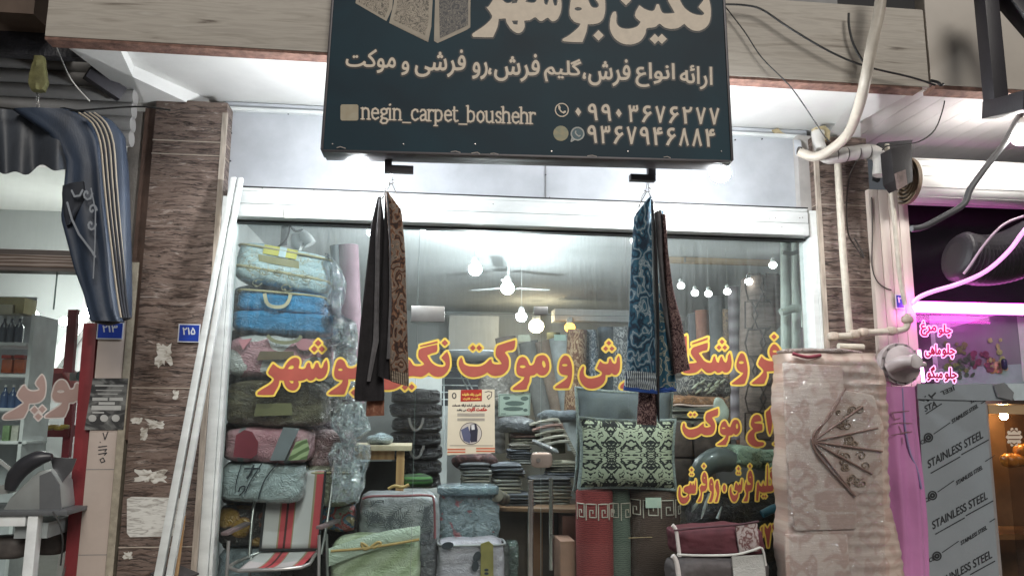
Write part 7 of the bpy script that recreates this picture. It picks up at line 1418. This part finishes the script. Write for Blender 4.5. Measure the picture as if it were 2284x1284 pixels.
def kroll(xc, x0, x1, ytop, Y, m_, lab, n, zz):
    r_ = (at(x1, 1150, Y).x-at(x0, 1150, Y).x)/2; c = at(xc, ytop, Y); t_ = T('carpet_roll', lab, 'carpet roll', (c.x, c.y, .14), 'key patterned carpet rolls under the cushions')
    MB().lathe([(r_, .14-c.z), (r_, -.012), (r_*.96, 0), (r_*.5, .002)], c, 40).build('roll', m_, t_, smooth=True)
    keyband(t_, c, r_, at(xc, zz[1], Y-r_).z, at(xc, zz[0], Y-r_).z, R(-75), R(75), n, cream_l); return t_
kroll(1378, 1352, 1404, 1090, 6.02, MP('sage green pile', 'wave', [(0, (.06, .075, .06)), (1, (.12, .14, .115))], 22, (1, 1, 1), .95, 6, bump=.12), 'sage green carpet roll with a cream key pattern', 2, (1122, 1160))
kroll(1325, 1283, 1364, 1092, 5.95, MP('wine red pile', 'wave', [(0, (.13, .018, .02)), (1, (.24, .042, .04))], 22, (1, 1, 1), .95, 6, bump=.12), 'wine red carpet roll with a cream key pattern', 4, (1124, 1160))
kt = kroll(1456, 1402, 1516, 1090, 6.05, MP('dark brown pile', 'wave', [(0, (.045, .026, .02)), (1, (.085, .055, .045))], 22, (1, 1, 1), .95, 6, bump=.12), 'dark brown carpet roll with a cream key pattern and label', 4, (1116, 1156))
pbox(1440, 1109, 1475, 1132, 5.84, .004).build('paper_label', M('pale mint label', (.42, .5, .43), .6), kt)
MB().tube([at(x, y, 5.86) for x, y in ((1402, 1199), (1450, 1197), (1500, 1198))], .003, 6).build('string', M('tan string', (.4, .28, .16), .8), kt)
one(pbox(1250, 1206, 1284, 1330, 6.0, .3), 'carton', M('plain brown carton', (.24, .13, .09), .8), 'plain brown carton left of the wine red roll', 'carton', bev=.005)
def cushion(label, x0, y0, x1, y1, Y, dep, m_, tilt=0, rim=None):
    X0, X1, Z0, Z1 = rect(x0, y0, x1, y1, Y); c = Vector(((X0+X1)/2, Y, (Z0+Z1)/2)); w, h = (X1-X0)/2, (Z1-Z0)/2
    t_ = T('cushion', label, 'cushion', (c.x, c.y, Z0), 'cushions on the carpet rolls'); rot = Matrix.Rotation(tilt, 3, 'Y'); mb_ = MB(); n = 18
    for sg in (-1, 1):
        def fn(u, v):
            x, z = 2*u-1, 2*v-1; e = max(0, (1-abs(x)**3.2)*(1-abs(z)**3.2))**.55; pin = 1-.07*(1-abs(x)**2)*abs(z)**6
            return c+rot @ Vector((x*w*(1-.06*(1-z*z)*abs(x)**6), sg*dep/2*e+.006*nz((x*4, z*4, sg)), z*h*pin))
        mb_.grid(fn, n, n)
    mb_.build('cover', m_, t_, smooth=True)
    if rim:
        pts = []
        for k in range(60):
            q = k/60*4; s = q % 1*2-1; x, z = [(s, -1), (1, s), (-s, 1), (-1, -s)][int(q)]
            pts.append(c+rot @ Vector((x*w*(1-.06*(1-z*z))*1.01, .004*nz((k, 1, 1)), z*h*(1-.07*(1-x*x))*1.01)))
        MB().tube(pts+pts[:1], .014, 7, smooth=0).build('fringe', rim, t_, smooth=True)
cushion('plain grey cushion behind the damask one', 1284, 868, 1500, 1095, 6.05, .22, M('slate velvet', (.1, .115, .13), .8, var=.15, vs=8, bump=.2), R(1), M('grey fringe', (.22, .25, .25), .9, var=.4, vs=60))
cushion('cream cushion with a black damask pattern', 1292, 934, 1506, 1090, 5.86, .22, MP('black cream damask', 'damask', [(.4, (.014, .016, .017)), (.5, (.4, .41, .31)), (1, (.36, .39, .29))], 6.6, (1, 1, 1), .8, 2.4, bump=.15), R(1), M('grey fringe', ()))
# dark goods behind the lower right pane
box_b = MP('brown wrapped block', 'noise', [(.35, (.05, .036, .034)), (.65, (.11, .08, .072))], 7, (1, 1, 1), .6, 1)
for x0, y0, x1, y1, lab in ((1500, 940, 1546, 1020, 'brown wrapped block, upper left behind the lower lettering'), (1548, 940, 1610, 1022, 'brown wrapped block, upper right behind the lower lettering'), (1498, 1022, 1546, 1090, 'brown wrapped block, lower left behind the lower lettering'), (1548, 1024, 1600, 1092, 'brown wrapped block, lower right behind the lower lettering')):
    one(pbox(x0, y0, x1-1, y1-1, 6.5, .4), 'wrapped_block', box_b, lab, 'wrapped block', 'brown wrapped blocks', bev=.02)
bb = T('bean_bag', 'big black glossy wrapped seat filling the lower right pane', 'seat', tuple(at(1640, 1290, 6.2)))
MB().blob(at(1655, 1205, 6.35), (1.0, .6, .95), 2.6, n=20, amp=.06, ns=3, seed=4, wr=.03).build('body', M('black vinyl', (.006, .006, .007), .35, var=.3, coat=.15, wrap=.35, spec=.3), bb, smooth=True)
MB().tube([at(x, y, 6.02) for x, y in ((1552, 1078), (1570, 1040), (1602, 1024), (1634, 1030))], [.06, .09, .1, .08], 14).build('grey_roll_edge', M('grey vinyl', (.08, .095, .095), .4, coat=.2), bb, smooth=True)
MB().tube([at(x, y, 5.98) for x, y in ((1700, 1146), (1720, 1136), (1748, 1124))], [.03, .034, .03], 10).build('blue_piping', M('petrol blue vinyl', (.01, .1, .15), .35, coat=.6), bb, smooth=True)
m_ = MB()
for q in ([(1558, 1118), (1550, 1128), (1542, 1142)], [(1582, 1098), (1572, 1130), (1564, 1156)], [(1610, 1128), (1600, 1156)]): m_.tube([at(x, y, 5.95) for x, y in q], [.006, .014, .004], 8)
m_.build('painted_glint', M('pale glint paint', (.4, .42, .42), .3), bb, smooth=True)  # pale slivers painted as glints on the black seat
gc = 'mint green printed cushions at the right'
for x0, y0, x1, y1, lab, sd in ((1622, 992, 1690, 1042, 'mint green cushion corner left of the mattress', 1), (1670, 1000, 1780, 1030, 'dark mint printed cushion behind the mattress edge', 2), (1690, 1020, 1790, 1052, 'pale mint cushion lowest behind the mattress edge', 3)):
    t_, a, s_, r_ = bag('cushion', lab, 'cushion', x0, y0, x1, y1, 6.3, .3, MP('mint print %d' % sd, 'rings', [(0, (.2, .27, .2)), (.6, (.28, .36, .28)), (1, (.08, .13, .09))], 12, (1, 1, 1), .6, 3), gc, seed=70+sd, tilt=R(6 if sd == 1 else 0))
rgp = MP('dark scroll rug', 'rings', [(0, (.03, .03, .032)), (.6, (.07, .065, .065)), (1, (.2, .19, .17))], 8, (1, 1, 1), .9, 4)
t_, a, s_, r_ = bag('folded_rug', 'dark scroll patterned rug with pale leaves heaped behind the lettering', 'rug', 1512, 834, 1624, 892, 6.7, .5, rgp, None, seed=81, k=3)
m_ = MB(); rv = random.Random(9)
for k in range(12): x, y = 1560+rv.uniform(-18, 50), 868+rv.uniform(-14, 12); m_.tube([at(x, y, 6.72), at(x+8, y-5, 6.7), at(x+15, y-12, 6.72)], [.004, .014, .003], 6)
m_.build('leaf_pattern', M('pale sage leaf', (.28, .29, .22), .8), t_, smooth=True)
t_, a, s_, r_ = bag('folded_rug', 'orange brown folded rug with a pale pink edge', 'rug', 1476, 882, 1612, 908, 6.5, .4, MP('orange brown rug', 'noise', [(.35, (.1, .05, .025)), (.6, (.28, .13, .06)), (.75, (.36, .3, .25))], 16, (1, 1, 1), .85, 2), None, seed=83, k=4)
MB().tube([at(x, y, 6.42) for x, y in ((1478, 911), (1510, 902), (1550, 905), (1600, 904))], .008, 8).build('pale_edge', M('pale pink hem', (.5, .36, .32), .8), t_, smooth=True)
for i, (y0, y1) in enumerate(((906, 922), (920, 936), (934, 948))):
    t_, a, s_, r_ = bag('folded_rug', 'olive grey folded rug, %s below the orange brown rug' % ('first', 'second', 'third')[i], 'rug', 1482+i*3, y0, 1604-i*6, y1, 6.5, .4, MP('olive grey rug', 'wave', [(0, (.06, .06, .05)), (1, (.16, .155, .13))], 8, (1, 1, 1), .9, 3), 'olive grey folded rugs', seed=85+i)
one(MB().blob(at(1606, 915, 6.4), (.12, .1, .22), 2.5, n=8, amp=.03, ns=9), 'pale_tassel_bundle', M('pale tassel', (.32, .36, .32), .8, var=.3), 'pale tasselled corner hanging at the end of the orange rug', 'tassel', smooth=True)
# things seen high in the right pane
m_ = MB(); pbox(1470, 542, 1718, 588, 7.6, .06, m_); t_ = one(m_, 'wooden_valance', MP('pale orange board', 'wave', [(0, (.34, .24, .14)), (1, (.46, .34, .21))], 2, (.3, 1, 2), .6, 2), 'pale orange wooden board across the upper right pane', 'board', bev=.004)
m_ = MB(); pbox(1440, 522, 1744, 542, 7.5, .1, m_); one(m_, 'dark_lintel', M('dark brown lintel', (.05, .04, .035), .6), 'dark brown lintel above the wooden board in the right pane', 'lintel')
m_ = MB(); pbox(1526, 536, 1530, 584, 7.55, .02, m_); one(m_, 'board_batten', M('grey batten', (.2, .18, .15), .6), 'short grey batten on the pale orange board', 'batten')
pg = T('reflection_pipes', 'pair of whitish vertical pipes behind the right window edge', 'pipe', tuple(at(1765, 760, 6.4)))  # added pipes stand in for the pillar pipe mirrored in the pane
MB().tube([at(1752, 520, 6.5), at(1754, 900, 6.5)], .045, 14).build('pipe', M('pale reflected pipe', (.42, .47, .42), .5), pg, smooth=True)
MB().tube([at(1776, 520, 6.6), at(1776, 900, 6.6)], .04, 14).build('pipe', M('pale reflected pipe', ()), pg, smooth=True)
MB().tube([at(x, y, 6.4) for x, y in ((1745, 562), (1762, 566), (1782, 560), (1800, 552))], .02, 10).build('strap_bracket', M('grey green strap', (.27, .29, .26), .5), pg, smooth=True)
MB().tube([at(x, y, 6.3) for x, y in ((1742, 697), (1768, 688), (1786, 690), (1795, 704), (1796, 730))], .035, 12).build('elbow', M('pale reflected pipe', ()), pg, smooth=True)
m_ = MB(); pbox(1774, 716, 1800, 790, 6.8, .05, m_); one(m_, 'white_hatch', M('white hatch', (.55, .58, .55), .5), 'white framed hatch low behind the right window edge', 'hatch', bev=.004)
t_, a, s_, r_ = bag('folded_rug', 'grey green rolled rug end beside the letter dot in the right pane', 'rug', 1716, 728, 1790, 800, 7.0, .4, M('grey green rug', (.14, .17, .16), .8, var=.2), None, seed=90, k=3)

# ------------------------------------------------------------------ lamps in the shop
lg_ = 'round white lamps on the shop ceiling'
for (x, y, Z, lab, s, r_) in ((1060, 601, 2.8, 'round white ceiling lamp, highest in the middle pane', 'shop bulb', .055), (1132, 643, 2.72, 'round white ceiling lamp under the fan', 'shop bulb', .06), (1163, 706, 2.6, 'round white ceiling lamp at the top of the door', 'shop bulb', .055), (943, 505, 3.08, 'lamp glowing right at the header near the brown carpet', 'shop bulb', .04)):
    p = atz(x, y, Z); t_ = lamp_bulb(p, r_, EM(s, (.95, .98, 1.), 330), lab, lg_, 'ceiling_lamp_or_reflection')
    MB().tube([p+Vector((0, 0, r_*1.8)), Vector((p.x, p.y, ZC))], .002, 8).build('stem', white_alu, t_)
lamp_bulb(at(1196, 727, 11.0), .11, EM('warm bulb', (1, .78, .5), 26), 'warm white lamp beside the door seam at the back', None, 'wall_lamp')
lamp_bulb(at(1271, 730, 10.5), .075, EM('orange bulb', (1, .42, .06), 4.5), 'small orange lamp over the carpet rolls', None, 'wall_lamp')
for i, (x, y) in enumerate(((1519, 637), (1550, 653), (1580, 655), (1622, 650), (1670, 628), (1724, 591))):  # added bulbs and cords imitate a mirrored string of street lights
    Yl = 7.9-.18*abs(i-2.2); p = at(x, y, 7.15); t_ = lamp_bulb(p, .036+.003*(i > 3), EM('pane reflection bulb', (.98, 1, .97), 7), 'round white lamp in the right pane, %s from the left' % ['first', 'second', 'third', 'fourth', 'fifth', 'sixth'][i], 'curved row of round lamps in the right pane', 'ceiling_lamp_or_reflection')
    MB().tube([p+Vector((0, 0, .05)), Vector((p.x, p.y, ZC))], .001, 5).build('cord', M('thin white cord', (.4, .4, .4), .6), t_)
fn_ = T('ceiling_fan', 'white three bladed ceiling fan above the round lamps', 'fan', tuple(atz(1134, 600, 3.2)))
fc_ = atz(1134, 604, 3.15); fc_.z = 2.9
MB().lathe([(.04, .03), (.06, .05), (.06, .08), (.03, .1)], fc_, 20).build('motor', M('fan white', (.68, .7, .71), .4), fn_, smooth=True)
MB().tube([fc_+Vector((0, 0, .1)), (fc_.x, fc_.y, ZC)], .015, 8).build('rod', M('fan white', ()), fn_)
for k in range(3):
    an = R(20+120*k); d = Vector((math.cos(an), math.sin(an), 0)); MB().bar(fc_+d*.1+Vector((0, 0, .06)), fc_+d*.5+Vector((0, 0, .07)), .09, .008).build('blade', M('fan blade', (.66, .69, .7), .5), fn_, bev=.002)
# outside in front of the right pane: two zipped bags
t_, a, s_, r_ = bag('zipped_bag', 'maroon zipped bedding bag with a printed end, upper of two', 'bedding bag', 1494, 1168, 1696, 1236, 5.16, .34, M('maroon cloth', (.085, .02, .028), .8, var=.2, vs=14, bump=.2), 'zipped bags stacked before the right pane', k=6, seed=95, tilt=R(-1.5))
MB().tube([at(x, y, 5.15) for x, y in ((1500, 1170), (1508, 1182), (1512, 1210), (1516, 1240))], .013, 8).build('white_piping', M('white piping', (.6, .56, .54), .6), t_, smooth=True)
MB().tube([at(x, y, 5.14) for x, y in ((1504, 1182), (1560, 1176), (1640, 1170), (1692, 1162))], .007, 8).build('zip_edge', M('dark maroon zip', (.05, .012, .02), .6), t_, smooth=True)
MB().prism([at(x, y, 5.14) for x, y in ((1640, 1171), (1690, 1166), (1696, 1228), (1650, 1234))], (0, .02, 0)).build('printed_end', MP('pale floral end', 'rings', [(0, (.13, .05, .05)), (.4, (.3, .24, .23)), (1, (.4, .35, .34))], 9, (1, 1, 1), .5, 4, coat=.5), t_, bev=.008)
t_, a, s_, r_ = bag('zipped_bag', 'dark grey zipped bedding bag with white panel, lower of two', 'bedding bag', 1490, 1236, 1708, 1340, 5.1, .36, M('dark grey cloth', (.085, .075, .075), .8, var=.2, vs=14, bump=.2), 'zipped bags stacked before the right pane', k=6, seed=97)
MB().tube([at(x, y, 5.09) for x, y in ((1500, 1238), (1508, 1250), (1514, 1284), (1518, 1330))], .017, 8).build('white_piping', M('white piping', ()), t_, smooth=True)
MB().tube([at(x, y, 5.08) for x, y in ((1510, 1236), (1570, 1238), (1640, 1236), (1680, 1226), (1700, 1222), (1708, 1260))], .008, 8).build('zip_edge', M('pale zip', (.5, .5, .47), .6), t_, smooth=True)
MB().prism([at(x, y, 5.085) for x, y in ((1632, 1240), (1706, 1236), (1712, 1330), (1640, 1330))], (0, .02, 0)).build('white_panel', M('white cloth panel', (.42, .42, .4), .6, var=.15, coat=.3, wrap=.2), t_, bev=.01)
